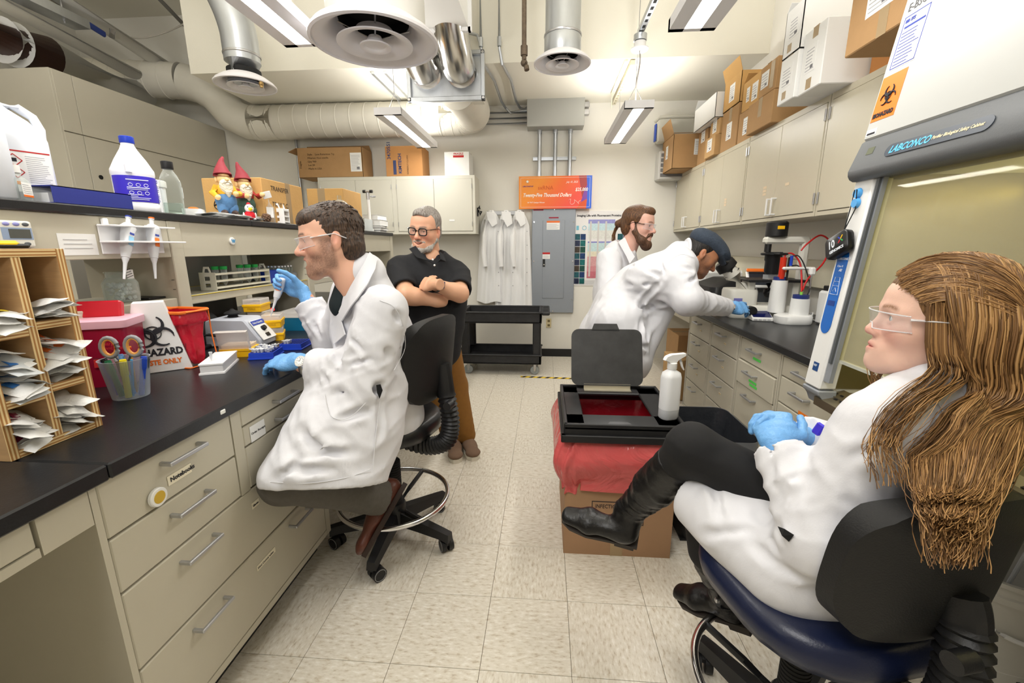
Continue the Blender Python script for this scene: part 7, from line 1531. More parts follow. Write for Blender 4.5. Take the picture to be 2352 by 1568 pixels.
def to_mesh(name,parts,m,parent,colors=None):
    """parts = [(verts, quads, matrix or None, colour fn or None)] joined into one mesh"""
    vs,fs,cs,n=[],[],[],0
    for v,f,mt,cf in parts:
        col=np.tile(np.array([1,1,1,1.]),(len(v),1)) if cf is None else cf(v)
        if mt is not None: A=np.array(mt); v=v@A[:3,:3].T+A[:3,3]
        vs.append(v); fs.append(f+n); cs.append(col); n+=len(v)
    v=np.concatenate(vs).astype(np.float32); f=np.concatenate(fs).astype(np.int32); c=np.concatenate(cs).astype(np.float32)
    me=bpy.data.meshes.new(name); me.vertices.add(len(v)); me.vertices.foreach_set('co',v.ravel()); me.loops.add(f.size); me.loops.foreach_set('vertex_index',f.ravel())
    me.polygons.add(len(f)); me.polygons.foreach_set('loop_start',np.arange(0,f.size,4,dtype=np.int32)); me.polygons.foreach_set('loop_total',np.full(len(f),4,np.int32)); me.polygons.foreach_set('use_smooth',np.ones(len(f),bool))
    a=me.color_attributes.new('Col','FLOAT_COLOR','POINT'); a.data.foreach_set('color',c.ravel()); me.update(); me.validate()
    return link(name,me,m,parent)
def lin(*c): return np.array(S(*c)[:3])
def frame(fwd,up,origin,scale=1.0):
    """matrix whose +Y is fwd, +Z close to up"""
    f=Vector(fwd).normalized(); u=Vector(up); u=(u-f*u.dot(f)).normalized(); r=f.cross(u); s=scale
    return Matrix(((r.x*s,f.x*s,u.x*s,origin[0]),(r.y*s,f.y*s,u.y*s,origin[1]),(r.z*s,f.z*s,u.z*s,origin[2]),(0,0,0,1)))
skin_mats={}
def skin_mat(name): return M(name,(255,255,255),.48,vcol=True,bump=.06,bscale=420,sub=.12)
# -- head, in its own frame: +Y face, +Z up, eyes at z = 0
def head_field(mouth=0.0,smile=0.0,jaw=1.0,nose=1.0,h=.003,neck=(0,-.035,-.19),neck_r=.056,cheek=1.0,brow=1.0,fem=0):
    F=Field((-.105,-.14,-.21),(.105,.145,.14),h)
    F.add(prim_ell((0,-.022,.040),(.076,.098,.083)),.01)
    F.add(prim_ell((0,.034,.035),(.063,.055,.060)),.03)
    F.add(prim_ell((0,.026,-.028),(.064*jaw**.5,.059,.080)),.03)
    jz=-.099-.010*mouth
    for s in (-1,1):
        F.add(prim_cone((s*.054*jaw,-.006,-.046),(s*.030*jaw,.050,jz+.008),.019,.016),.035); F.add(prim_cone((s*.030*jaw,.050,jz+.008),(0,.070,jz),.016,.018),.03)
        F.add(prim_ell((s*.041,.050,-.026),(.024*cheek,.022*cheek,.022)),.035)
        F.add(prim_cone((s*.048,.062,.017),(s*.012,.082,.017),.010,.010*brow),.018)
    F.add(prim_ell((0,.075,jz-.003),(.019,.016,.014)),.02)
    F.add(prim_cone(V(0,-.018,-.06),neck,neck_r*.92,neck_r*1.1),.03)
    for s in (-1,1): F.add(prim_ell((s*.0315,.100,-.002),(.020,.020,.013)),.014,sub=True)
    # nose
    ns=1-.22*fem; F.add(prim_cone((0,.080,.008),(0,.096*1.0+.010*nose-.004*fem,-.030),.0085*ns,.0115*ns),.012); F.add(prim_ell((0,.104+.004*(nose-1)*3-.004*fem,-.035),(.0125*ns,.012*ns,.010*ns)),.008)
    for s in (-1,1): F.add(prim_ell((s*.0125*ns,.094-.002*fem,-.037),(.0085*ns,.0115*ns,.0082*ns)),.006); F.add(prim_ell((s*.006,.103,-.0445),(.0042,.006,.0032)),.003,sub=True)
    # mouth
    mz=-.067; op=.011*mouth
    F.add(prim_ell((0,.079,mz-.002),(.032,.014,.022)),.02)
    for s in (-1,1):
        F.add(prim_cone((s*(.0255+.006*smile),.0795-.004*smile,mz+.007*smile),(s*.005,.0925,mz+.0048+op*.4-.003*smile),.0034,.0054),.007)
        F.add(prim_cone((s*(.0235+.006*smile),.0790-.004*smile,mz-.001+.006*smile-op*.8),(0,.0915-.004*mouth,mz-.0074-op*1.6-.004*smile),.0038,.0068),.007)
    if mouth>0:
        F.add(prim_ell((0,.094,mz-op*.5),(.017,.018,.0025+op*.85)),.003,sub=True)
    elif smile>0:
        for s in (-1,1): F.add(prim_cone((0,.089,mz-.004*smile),(s*.027,.079,mz+.006*smile),.0058*smile,.0026),.003,sub=True); F.add(prim_cone((0,.097,mz-.004*smile),(s*.027,.086,mz+.006*smile),.0052*smile,.0022),.003,sub=True)
    else: F.add(prim_ell((0,.099,mz-.0006),(.023,.014,.0012)),.003,sub=True)
    # eyelids
    for s in (-1,1):
        F.add(prim_ell((s*.0315,.0705,0),(.0160,.0150,.0135)),.006); F.add(prim_ell((s*.0322,.0865,-.0010-.001*smile),(.0150,.0092,(.0054+.0014*fem)-.003*smile)),.003,sub=True)
        # ears
        Re=np.array(Euler((0.25,0,s*-.35)).to_matrix())
        F.add(prim_ell((s*.077,-.016,-.012),(.0075,.019,.031),Re),.008); F.add(prim_ell((s*.0855,-.010,-.006),(.0050,.009,.017),Re),.005,sub=True); F.add(prim_ell((s*.076,-.006,-.036),(.006,.009,.010),Re),.006)
    return F
def head_color(skin,lip=(176,100,92),brow=(70,52,42),beard=None,beard_a=.0,cheek=(214,140,120),mouth=0,scalp=None,liner=0.0):
    sk,lp,br,ck=lin(*skin),lin(*lip),lin(*brow),lin(*cheek); bd=lin(*beard) if beard else None
    def f(v):
        x,y,z=np.abs(v[:,0]),v[:,1],v[:,2]; n=len(v); c=np.tile(sk,(n,1)); rs=np.random.RandomState(2)
        def mix(col,a):
            nonlocal c
            a=np.clip(a,0,1)[:,None]; c=c*(1-a)+col*a
        g=lambda q,w: np.exp(-(q/w)**2)
        mix(ck,.45*g(np.hypot(x-.043,z+.035),.024)*(y>.02)); mix(ck,.55*g(np.hypot(x,z+.036),.014)*(y>.085)); mix(ck,.55*g(np.sqrt((x-.082)**2+(y+.016)**2+(z+.012)**2),.028)*(x>.074))
        if bd is not None:
            jawm=np.clip((-.036-z)/.02,0,1)*np.clip((y+.005)/.02,0,1)*np.clip((z+.128)/.015,0,1)*np.clip((y-.012)/.03,0,1); chk=np.clip((x-.040)/.012,0,1)*np.clip((.012-z)/.02,0,1)*np.clip((y+.012)/.014,0,1)*np.clip((.052-y)/.02,0,1)*np.clip((z+.115)/.02,0,1)
            lipzone=g(np.hypot(x*.55,z+.068),.0145)*(y>.07)
            nz=.75+.5*rs.rand(n); mix(bd,beard_a*np.clip(np.maximum(jawm,chk),0,1)*(1-np.clip(lipzone*1.3,0,1))*nz)
        mix(lp,.85*np.clip(1.5*g((z+.066)/ (1+0*z),.0095+.008*mouth)*g(x,.023)*(y>.0805)-.3,0,1))
        if mouth: mix(lin(70,26,24),np.clip(2*g(z+.066+.006*mouth,.006+.006*mouth)*g(x,.013)*(y<.093)*(y>.05)*(x<.022),0,1))
        bz=.0205+.004*np.sin(np.clip((x-.012)/.04,0,1)*PI); mix(br,.85*g(z-bz,.0042)*np.clip((x-.008)/.008,0,1)*np.clip((.055-x)/.010,0,1)*(y>.04)*(.7+.6*rs.rand(n)))
        mix(br,(.35+liner)*g(z-.0045,.0025)*g(x-.0315,.014)*(y>.06))
        if scalp is not None:
            sc=np.clip((z-(.055-.35*np.clip(.03-y,0,.2)*1.0))/.012,0,1)*(y<.085)*1.0; mix(lin(*scalp),sc)
        return np.concatenate([c,np.ones((n,1))],1)
    return f
def eyes(q,Mh,iris=(70,90,110),look=(0,1,0),closed=False):
    Mt=np.array(Mh)
    for s in (-1,1):
        b=B(); c=Vector((s*.0315,.0690,0)); d=Vector(look).normalized(); d=(d+Vector((0,.001,0))).normalized(); a,e=frame_of(d); R_=.0132
        rings=[]; mats=[]
        prof=[0.0,.18,.36,.50,.54,.9,1.3,1.7,2.2,2.8]
        bm=b.bm; prev=None
        for i,t in enumerate(prof):
            rr=[bm.verts.new(Mh@(c+d*(R_*math.cos(t))+(a*math.cos(2*PI*j/20)+e*math.sin(2*PI*j/20))*(R_*math.sin(max(t,.001))))) for j in range(20)]
            if prev:
                for j in range(20):
                    f=bm.faces.new((prev[j],prev[(j+1)%20],rr[(j+1)%20],rr[j])); f.material_index=0 if t<=.18+1e-6 else 1 if t<=.50+1e-6 else 2
            prev=rr
        b.done('eye',[M('pupil',(8,8,8),.08),M('iris_%d_%d_%d'%iris,iris,.12),M('sclera',(228,224,218),.15)],q,smooth=80)
# -- hand, own frame: wrist at 0, +Y fingers, +Z back of the hand, thumb toward +X
def hand_field(curl,thumb=((.5,.75,-.35),(.35,.9,-.3)),spread=.0,h=.0026,fat=1.0,wrist=.03,arm=None):
    """curl = four triples of joint bends (rad), index..little"""
    F=Field((-.10,-.10,-.12),(.10,.20,.10),h)
    a_=V(0,-1,0) if arm is None else nv(arm)/np.linalg.norm(nv(arm)); F.add(prim_cone(a_*.055,V(0,0,0),wrist*1.02,.0255),.012); F.cut(a_*.055,a_,.06)
    F.add(prim_seg((0,.0,0),(.001,.045,0),(.030*fat,.019),(.040*fat,.0165),(1,0,0)),.015); F.add(prim_seg((.001,.045,0),(0,.085,.001),(.040*fat,.0155),(.041*fat,.0125),(1,0,0)),.012)
    F.add(prim_ell((.022,.03,-.010),(.016,.026,.014)),.012); F.add(prim_ell((-.024,.035,-.008),(.013,.03,.012)),.012)
    xs=(.031,.0105,-.0098,-.0290); Ls=(.074,.082,.076,.060); rs_=(.0086,.0089,.0086,.0077); tips=[]
    for i in range(4):
        p=V(xs[i]*fat,.086-.004*(i==3)-.002*(i==0),.001); sp=spread*(1.5-i)/1.5; a=0; r=rs_[i]*fat
        for j,fr in enumerate((.46,.30,.24)):
            a+=curl[i][j]; d=V(math.sin(sp)*math.cos(a),math.cos(sp)*math.cos(a),-math.sin(a)); e=p+d*Ls[i]*fr; F.add(prim_cone(p,e,r*(1.02-.06*j),r*(.96-.07*j)),.0028 if j==0 else .002); p=e
        tips.append(p)
    p=V(.026,.018,-.008); r=.0125
    for j,(d,L) in enumerate(zip((V(.72,.62,-.35),V(*thumb[0]),V(*thumb[1])),(.040,.034,.028))):
        d=d/np.linalg.norm(d); e=p+d*L; F.add(prim_cone(p,e,(.0145,.0115,.0100)[j],(.0115,.0100,.0085)[j]),.010 if j==0 else .004); p=e
    return F
def glove_wrinkles(F,seed=1,amp=.0012):
    rr=np.random.RandomState(seed)
    for c in ((0,-.03,0),(0,.02,.015),(.01,.06,.015)): F.folds(c,.045,(rr.normal()*.3,1,.2),.016,amp,seed); seed+=1
    return F
glove_m=M('nitrile_glove',(112,170,226),.42,bump=.25,bscale=120,noise=.05,nscale=20)
coat_m=M('lab_coat',(220,220,225),.82,noise=.012,nscale=5)
def _wrinkle(m):
    nt=m.node_tree; b=nt.nodes['Principled BSDF']; tc=nt.nodes.new('ShaderNodeTexCoord'); prev=None
    for sc,dist,st,stretch in ((6.5,.030,.55,(1,1,.45)),(17,.010,.35,(1,.8,.5)),(300,.002,.12,(1,1,1))):
        mp=nt.nodes.new('ShaderNodeMapping'); mp.inputs['Scale'].default_value=stretch; mp.inputs['Rotation'].default_value=(.4,.5,.2); nt.links.new(tc.outputs['Object'],mp.inputs[0])
        n=nt.nodes.new('ShaderNodeTexNoise'); n.inputs['Scale'].default_value=sc; n.inputs['Detail'].default_value=2; n.inputs['Distortion'].default_value=.6; nt.links.new(mp.outputs[0],n.inputs[0])
        bp=nt.nodes.new('ShaderNodeBump'); bp.inputs['Strength'].default_value=st; bp.inputs['Distance'].default_value=dist; nt.links.new(n.outputs[0],bp.inputs['Height'])
        if prev is not None: nt.links.new(prev,bp.inputs['Normal'])
        prev=bp.outputs[0]
    nt.links.new(prev,b.inputs['Normal'])
_wrinkle(coat_m)
def Mlens(name):
    m=Mglass(name,(252,253,255),.05,.03); n=[x for x in m.node_tree.nodes if x.type=='MAP_RANGE'][0]; n.inputs[4].default_value=.16; return m
def lens_glasses(q,Mh,frame_m,lens_m,wide=.030,temple_m=None,style='safety'):
    g=thing('tmp',None,None) if False else q
    if style=='safety':
        b=B()
        def fn(u,v):
            a=(u-.5)*2.1; rx,ry=.085,.107-.004; z=.012-v*.040*(1-.25*abs(u-.5)*2*.8) + (.006 if abs(u-.5)<.04 else 0)*v*2
            zz=z+.0
            return Mh@Vector((rx*math.sin(a)*1.0,.010+ry*math.cos(a)*.98-.008*v,zz))
        b.grid(fn,28,6); b.solid(.0012); gl=b.done('safety_lens',lens_m,q,smooth=60)
        edge=[fn(i/28,0) for i in range(29)]; B().tube(edge,.0013,n=6).done('lens_rim',Mglass('rim_clear',(250,252,255),.5,.1),gl,smooth=60)
        edge=[fn(i/28,1) for i in range(29)]; B().tube(edge,.0011,n=6).done('lens_rim',MATS['rim_clear'],gl,smooth=60)
        for s in (-1,1):
            B().tube([Mh@Vector((s*.0735,.060,.006)),Mh@Vector((s*.079,.03,.008)),Mh@Vector((s*.080,-.015,.010)),Mh@Vector((s*.078,-.05,-.01))],[.0075,.0062,.0048,.004],n=8,flat=.4).done('temple',temple_m or MATS['rim_clear'],gl,smooth=60)
    else:
        gl=None
        for s in (-1,1):
            pts=[]
            for k in range(24):
                a=2*PI*k/24; cx_=math.cos(a); sz=math.sin(a); ex=.0235*math.copysign(abs(cx_)**.62,cx_); ez=.019*math.copysign(abs(sz)**.62,sz)
                pts.append(Mh@Vector((s*.033+ex,.097-.35*(abs(s*.033+ex)-.03)*.5*(abs(s*.033+ex)>.03),-.002+ez)))
            o=B().tube(pts,.0032,n=8,closed=True).done('spectacle_frame' ,frame_m,q,smooth=60) if gl is None else B().tube(pts,.0032,n=8,closed=True).done('spectacle_rim',frame_m,gl,smooth=60)
            if gl is None: gl=o
            b=B(); b.bm.faces.new([b.bm.verts.new(p) for p in pts]); b.done('lens',lens_m,gl,smooth=0)
            B().tube([Mh@Vector((s*.056,.090,.010)),Mh@Vector((s*.073,.072,.010)),Mh@Vector((s*.080,.0,.008)),Mh@Vector((s*.078,-.035,-.006))],[.0042,.0042,.0032,.0028],n=8,flat=.6).done('temple',frame_m,gl,smooth=60)
        B().tube([Mh@Vector((-.011,.100,.004)),Mh@Vector((0,.104,.006)),Mh@Vector((.011,.100,.004))],.003,n=8).done('bridge',frame_m,gl)
def hair_cap(Mh,r=(.084,.106,.090),c=(0,-.022,.040),cuts=(),adds=(),h=.0035,amp=.003,seed=3,fringe=None,noise_axis=(0,.4,1)):
    F=Field((-.13,-.17,-.19),(.13,.15,.16),h); F.add(prim_ell(c,r),.01)
    for p,k in adds: F.add(p,k)
    for p,k in cuts: F.add(p,k,sub=True)
    if amp:
        for i,ct in enumerate(((0,-.06,.08),(.06,-.04,.03),(-.06,-.04,.03),(0,.05,.11),(0,-.12,.0))): F.folds(ct,.07,(1,.3*(i-2),.15),.012,amp,seed+i); F.folds(ct,.07,(.25,1,.3),.02,amp*.7,seed+9+i)
    return F
def hair_mat(name,c1,c2,axis=(60,60,9),rough=.42):
    if name in MATS: return MATS[name]
    m=bpy.data.materials.new(name); m.use_nodes=True; nt=m.node_tree; b=nt.nodes['Principled BSDF']; b.inputs['Roughness'].default_value=rough; b.inputs['Specular IOR Level'].default_value=.4
    tc=nt.nodes.new('ShaderNodeTexCoord'); mp=nt.nodes.new('ShaderNodeMapping'); mp.inputs['Scale'].default_value=axis; nt.links.new(tc.outputs['Object'],mp.inputs[0]); n=nt.nodes.new('ShaderNodeTexNoise'); n.inputs['Scale'].default_value=4; n.inputs['Detail'].default_value=5; nt.links.new(mp.outputs[0],n.inputs[0])
    r=nt.nodes.new('ShaderNodeValToRGB'); e=r.color_ramp.elements; e[0].position=.35; e[0].color=S(*c1); e[1].position=.68; e[1].color=S(*c2); nt.links.new(n.outputs[0],r.inputs[0]); nt.links.new(r.outputs[0],b.inputs['Base Color'])
    bp=nt.nodes.new('ShaderNodeBump'); bp.inputs['Strength'].default_value=.7; bp.inputs['Distance'].default_value=.006; nt.links.new(n.outputs[0],bp.inputs['Height']); nt.links.new(bp.outputs[0],b.inputs['Normal'])
    MATS[name]=m; return m
def strands(name,m,q,locks):
    """locks = lists of (point, radius); all tubes of one head of hair, one mesh"""
    b=B(); rr=random.Random(8); nm=len(m) if isinstance(m,list) else 1
    for pts,rs in locks: b.use(rr.randrange(nm)); b.tube(pts,rs,n=5,flat=.55)
    return b.done(name,m,q,smooth=80)
def strand_mesh(name,mats,q,locks,n=4,flat=.6,seed=8):
    rr=np.random.RandomState(seed); Vs,Fs,mi,off=[],[],[],0; ang=np.arange(n)*2*PI/n
    for pts,rs in locks:
        P=np.array([nv(p) for p in pts]); r=np.array(rs); k=len(P); d=np.gradient(P,axis=0); d/=np.linalg.norm(d,axis=1)[:,None]+1e-9
        a=np.cross(d,np.array([.31,.55,.78])); a/=np.linalg.norm(a,axis=1)[:,None]+1e-9; b_=np.cross(d,a)
        ring=P[:,None,:]+(a[:,None,:]*np.cos(ang)[None,:,None]+b_[:,None,:]*np.sin(ang)[None,:,None]*flat)*r[:,None,None]; Vs.append(ring.reshape(-1,3))
        i=np.arange(k-1)[:,None]*n; j=np.arange(n)[None,:]; j2=(j+1)%n; f=np.stack([i+j,i+j2,i+n+j2,i+n+j],-1).reshape(-1,4)+off; Fs.append(f); mi.append(np.full(len(f),rr.randint(len(mats)))); off+=k*n
    v=np.concatenate(Vs); f=np.concatenate(Fs); o=to_mesh(name,[(v,f,None,None)],mats,q); o.data.polygons.foreach_set('material_index',np.concatenate(mi).astype(np.int32)); o.data.update(); return o
def shoe(q,name,heel,toe,up,m_up,m_sole,boot=None,L=.28,W=.047,hgt=.075,sole=.018,laces=None,h=.005):
    """heel and toe are points of the sole line"""
    heel,toe=nv(heel),nv(toe); f=toe-heel; f/=np.linalg.norm(f); Mf=frame(f,up,heel)   # +Y to the toe
    F=Field((-.10,-.07,-.03),(.10,L+.06,.20),h)
    F.add(prim_seg((0,.02,.035),(0,L*.5,.032),(W*.75,.032),(W*.82,.030),(1,0,0)),.02); F.add(prim_seg((0,L*.5,.032),(0,L*.86,.026),(W*.85,.030),(W*.9,.022),(1,0,0)),.02); F.add(prim_ell((0,L*.88,.022),(W*.86,.04,.022)),.02)
    F.add(prim_seg((0,.045,.04),(0,.05,.04+hgt),(W*.78,.052),(W*.80,.048),(1,0,0)),.02); F.add(prim_seg((0,.08,.05),(0,L*.62,.04),(.034,.04),(.036,.02),(1,0,0)),.02)
    F.cut((0,.1,.002),(0,0,-1),.4); F.cut((0,.05,.04+hgt),(0,-.12,1),.09)
    v,fc=F.mesh('s'); up_o=to_mesh(name,[(v,fc,Mf,None)],m_up,q)
    out=[(-W*.72,.0),(-W*.8,L*.3),(-W*.98,L*.68),(-W*.85,L*.9),(-W*.35,L*1.0),(W*.35,L*1.0),(W*.85,L*.9),(W*.98,L*.68),(W*.8,L*.3),(W*.72,.0),(W*.4,-.018),(-W*.4,-.018)]
    b=B(); b.rings([[Mf@Vector((x*k,y,z)) for x,y in out] for z,k in ((-sole,.96),(-sole+.003,1.0),(.004,1.0),(.008,.97))]); b.done('sole',m_sole,up_o,smooth=40)
    if laces is not None:
        for k in range(4):
            y=L*.30+k*.024; z=.092-k*.012; B().tube([Mf@Vector((-.026,y,z-.012)),Mf@Vector((-.01,y+.004,z+.003)),Mf@Vector((.01,y-.002,z+.003)),Mf@Vector((.026,y+.003,z-.012))],.0025,n=6).done('lace',laces,up_o)
    return up_o
def onto(v,px,py,off=.004,rad=9):
    """the point of a garment seen at a pixel, lifted off its surface a little"""
    d=v-np.array((0,0,CAMZ)); r,u,f=(np.array(a) for a in (_r2,_u2,_f)); zc=d@f; X=IW/2+FPX*(d@r)/zc; Y=IH/2-FPX*(d@u)/zc
    m=(np.hypot(X-px,Y-py)<rad)&(zc>.1)
    if not m.any(): m=np.hypot(X-px,Y-py)<rad*4
    z=np.percentile(zc[m],4) if m.any() else 1.5
    return at(px,py,z-off)
def px_creases(F,lines,w=.010,dep=.010):
    """fold lines of a garment, laid on its own surface"""
    v,_=F.mesh('c')
    for L in lines:
        ww,dd=(L[0] if isinstance(L[0],float) else w),dep
        P=[onto(v,a,b_,-.004) for a,b_ in L]
        for a,b_ in zip(P,P[1:]):
            if (a-b_).length<.35: F.crease(a,b_,w,dep)
    return F
def stitched(q,v,pix,name,m,r=.0012,off=.0012,n=5):
    return B().tube(smooth_path([onto(v,a,b_,off) for a,b_ in pix],n),r,n=5).done(name,m,q,smooth=60)
def cloth_strip(q,v,pin,pout,name,m,off0=.004,off1=.006,t=.003):
    return collar(q,[onto(v,a,b_,off0) for a,b_ in pin],[onto(v,a,b_,off1) for a,b_ in pout],m,name,t)
seam_m=M('coat_seam',(214,214,218),.85)
def hair_short(q,Mh,m,name='hair'):
    """short combed-forward man's hair with a fringe and tapered nape"""
    cuts=[(prim_ell((0,.112,-.020),(.084,.074,.078)),.010),(prim_ell((0,.10,-.10),(.12,.125,.080)),.012),(prim_ell((0,-.08,-.160),(.12,.13,.082)),.014)]
    for s in (-1,1): cuts+=[(prim_ell((s*.092,.030,-.055),(.030,.040,.050)),.010),(prim_ell((s*.086,-.018,-.020),(.016,.024,.034)),.006)]
    F=hair_cap(Mh,r=(.0800,.1025,.0875),cuts=[],adds=[(prim_ell((0,-.055,-.030),(.0755,.060,.080)),.02),(prim_ell((0,.044,.073),(.057,.047,.036)),.025)],amp=0,h=.0034)
    for p,k in cuts: F.add(p,k,sub=True)
    F.add(prim_cone((-.045,.060,.072),(.045,.060,.072),.013,.013),.02); F.add(prim_cone((-.030,.083,.064),(.030,.083,.066),.007,.008),.012)
    for i,c in enumerate(((0,.05,.10),(0,-.04,.12),(-.07,-.01,.05),(.07,-.01,.05),(-.06,-.07,0),(.06,-.07,0),(0,-.11,.02))): F.folds(c,.06,(1,.25,.3),.011,.0032,20+i); F.folds(c,.06,(.4,.2,1),.017,.0028,40+i)
    v,f=F.mesh('hair'); o=to_mesh(name,[(v,f,Mh,None)],m,q)
    # fine tufts lying along the scalp
    rr=random.Random(3); b=B()
    for k in range(420):
        th=rr.uniform(-PI,PI); zz=rr.uniform(-.35,.98); a=math.acos(zz); p=Vector((.080*math.sin(th)*math.sin(a),-.022-.103*math.cos(th)*math.sin(a),.040+.0875*zz))
        if p.z<-.05 or (p.y>.015 and p.z<.085) or (abs(p.x)>.05 and p.z<.045 and p.y>-.05): continue
        n=Vector((p.x/.0064,(p.y+.022)/.0106,(p.z-.04)/.0077)).normalized(); fl=Vector((0,.55,-.1)) if p.z>.07 else Vector((0,-.25,-1)); fl=(fl+Vector((rr.uniform(-.35,.35),rr.uniform(-.3,.3),rr.uniform(-.3,.2)))); fl=(fl-n*fl.dot(n)).normalized()
        L=rr.uniform(.015,.030); pts=[Mh@(p-n*.001),Mh@(p+fl*L*.5+n*.0008),Mh@(p+fl*L-n*(.001+L*.14))]; b.tube(pts,[.0016,.0018,.0006],n=4,flat=.5)
    b.done('hair_tufts',m,q,smooth=80)
    return o
# == seated man pipetting (left)
def hand_obj(q,name,curl,Mt,m,thumb=None,mirror=False,spread=.0,seed=1,fat=1.0,wr=.031,wrinkle=.0011,elbow=None):
    arm=None
    if elbow is not None:
        arm=Mt.inverted()@Vector(elbow); arm.x*=-1 if mirror else 1
    F=hand_field(curl,thumb or ((.5,.75,-.35),(.35,.9,-.3)),spread,fat=fat,wrist=wr,arm=arm)
    if wrinkle: glove_wrinkles(F,seed,wrinkle)
    v,f=F.mesh('h')
    if mirror: v=v*V(-1,1,1); f=f[:,::-1]
    return to_mesh(name,[(v,f,Mt,None)],m,q)
def collar(q,pts_in,pts_out,m,name='collar',t=.003):
    b=B(); n=len(pts_in)
    b.grid(lambda u,v:Vector(pts_in[round(u*(n-1))]).lerp(Vector(pts_out[round(u*(n-1))]),v),n-1,3); b.solid(t); return b.done(name,m,q,smooth=60)
def person1():
    q=thing('person','man in white lab coat and safety glasses pipetting at the left bench','person',(-.69,1.73,0),world=True)
    hd=at(757,549,1.55); fw=Vector((-.87,-.49,-.13)); Mh=frame(fw,(-.14,0,1),hd,1.03)
    sL,sR=at(880,712,1.51),at(810,672,1.83); eL,eR=at(842,862,1.50),at(765,800,1.95)
    wL=Vector((-.885,1.445,.955)); fR=Vector((-.90,-.10,.42)).normalized(); uR=Vector((.10,.97,.16)); uR=(uR-fR*uR.dot(fR)).normalized(); wR=at(643,655,1.885)-fR*.088+uR*.032
    nb=at(822,632,1.60); pel=Vector((-.69,1.73,.72)); side=nv(sL-sR)
    # ---- skin: head, neck, hidden trunk, forearm
    F=head_field(mouth=.75,jaw=1.02,nose=1.25,neck=(0,-.055,-.185),neck_r=.060,brow=1.1)
    hv,hf=F.mesh('h'); parts=[(hv,hf,Mh,head_color((222,172,146),(190,110,104),(58,42,34),(70,52,44),.55,mouth=.75))]
    T_=Field((-1.05,1.25,.62),(-.40,2.05,1.32),.012)
    sweep(T_,[pel,(-.70,1.69,.92),(-.715,1.645,1.10),nb],[(.15,.11),(.14,.10),(.15,.10),(.055,.055)],side,.04); limb(T_,[sL,eL,wL],[.05,.045,.03]); limb(T_,[sR,eR,wR],[.05,.045,.03])
    tv,tf=T_.mesh('t'); sk=lambda v:np.tile(np.append(lin(214,160,132),1),(len(v),1)); parts.append((tv,tf,None,sk))
    for a,bq,r0,r1,m_ in ((eR,wR+(wR-eR).normalized()*.0,.042,.024,.01),(eL,wL,.042,.025,.01)):
        G=Field(np.minimum(nv(a),nv(bq))-.06,np.maximum(nv(a),nv(bq))+.06,.006); G.add(prim_cone(a,bq,r0,r1)); gv,gf=G.mesh('g'); parts.append((gv,gf,None,sk))
    to_mesh('body',parts,skin_mat('skin_light'),q)
    eyes(q,Mh,(60,46,34),look=(-.05,1,-.35))
    lens_glasses(q,Mh,None,Mlens('safety_lens_clear'))
    # ---- hair
    hair_short(q,Mh,hair_mat('hair_brown',(34,25,20),(88,66,50)))
    # ---- coat
    C=Field((-1.28,.98,.42),(-.33,2.12,1.36),.0075)
    sweep(C,[(-.675,1.72,.66),(-.69,1.70,.86),(-.70,1.655,1.04),(-.70,1.63,1.14),nb+Vector((.02,.02,.005))],[(.18,.145),(.178,.145),(.195,.145),(.185,.115),(.085,.078)],side,.05)
    limb(C,[sL,eL],[.088,.080],.05); limb(C,[eL,wL+(eL-wL).normalized()*.05],[.078,.066],.03)
    limb(C,[sR,eR],[.085,.075],.05); limb(C,[eR,wR-(wR-eR).normalized()*.045],[.072,.064],.03)
    # skirt draped over the near thigh
    h0,h1=at(838,890,1.66),at(745,1095,1.46); sd=nv(_r2)
    sweep(C,[h0,at(800,985,1.57),at(752,1085,1.49)],[(.165,.17),(.185,.185),(.212,.16)],sd,.06)
    C.add(prim_cone(at(690,1075,1.42),at(640,1100,1.40),.085,.06),.05);
    # hem plane, cuffs
    p0,p1,p2=at(612,1116,1.40),at(880,1092,1.62),at(745,1128,1.30); n=(p1-p0).cross(p2-p0); n=n if n.z<0 else -n; C.cut(at(745,1112,1.45),n,.42)
    dL=(wL-eL).normalized(); C.cut(wL-dL*.05,dL,.12); C.add(prim_cone(wL-dL*.10,wL+dL*.0,.050,.058),.008,sub=True)
    dR=(wR-eR).normalized(); C.cut(wR-dR*.055,dR,.10); C.add(prim_cone(wR-dR*.10,wR-dR*.01,.042,.054),.008,sub=True)
    # folds
    C.folds(eL,.13,eL-sL,.07,.014,3); C.folds(eL.lerp(wL,.5),.12,(wL-eL),.06,.010,5); C.folds(eR.lerp(wR,.6),.11,(wR-eR),.05,.011,6); C.folds(sL.lerp(eL,.45),.14,(.4,.2,1),.085,.009,8)
    C.folds(at(830,930,1.5),.2,(-.3,0,1),.11,.013,10); C.folds(at(760,1040,1.42),.22,(.35,0,1),.12,.013,12); C.folds(at(915,790,1.6),.2,(1,0,.25),.11,.009,14); C.folds(at(700,1000,1.42),.14,(.7,0,.7),.09,.010,16)
    for a,b_,w_,d_ in (((800,720),(775,850),.012,.016),((838,905),(870,890),.010,.016),((780,905),(868,890),.012,.014),((690,960),(800,1010),.016,.014),((650,1075),(790,1060),.014,.010),((860,640),(930,760),.010,.008),((880,905),(872,1000),.007,.008),((840,745),(905,835),.010,.010)):
        za=1.45 if a[1]>880 else 1.46; C.crease(at(*a,za),at(*b_,za),w_*1.6,d_)
    px_creases(C,[[(694,983),(723,1022),(775,1035)],[(717,1048),(808,1038)],[(668,1084),(762,1074)],[(788,960),(840,944)],[(640,1098),(690,1060)]],.014,.012)
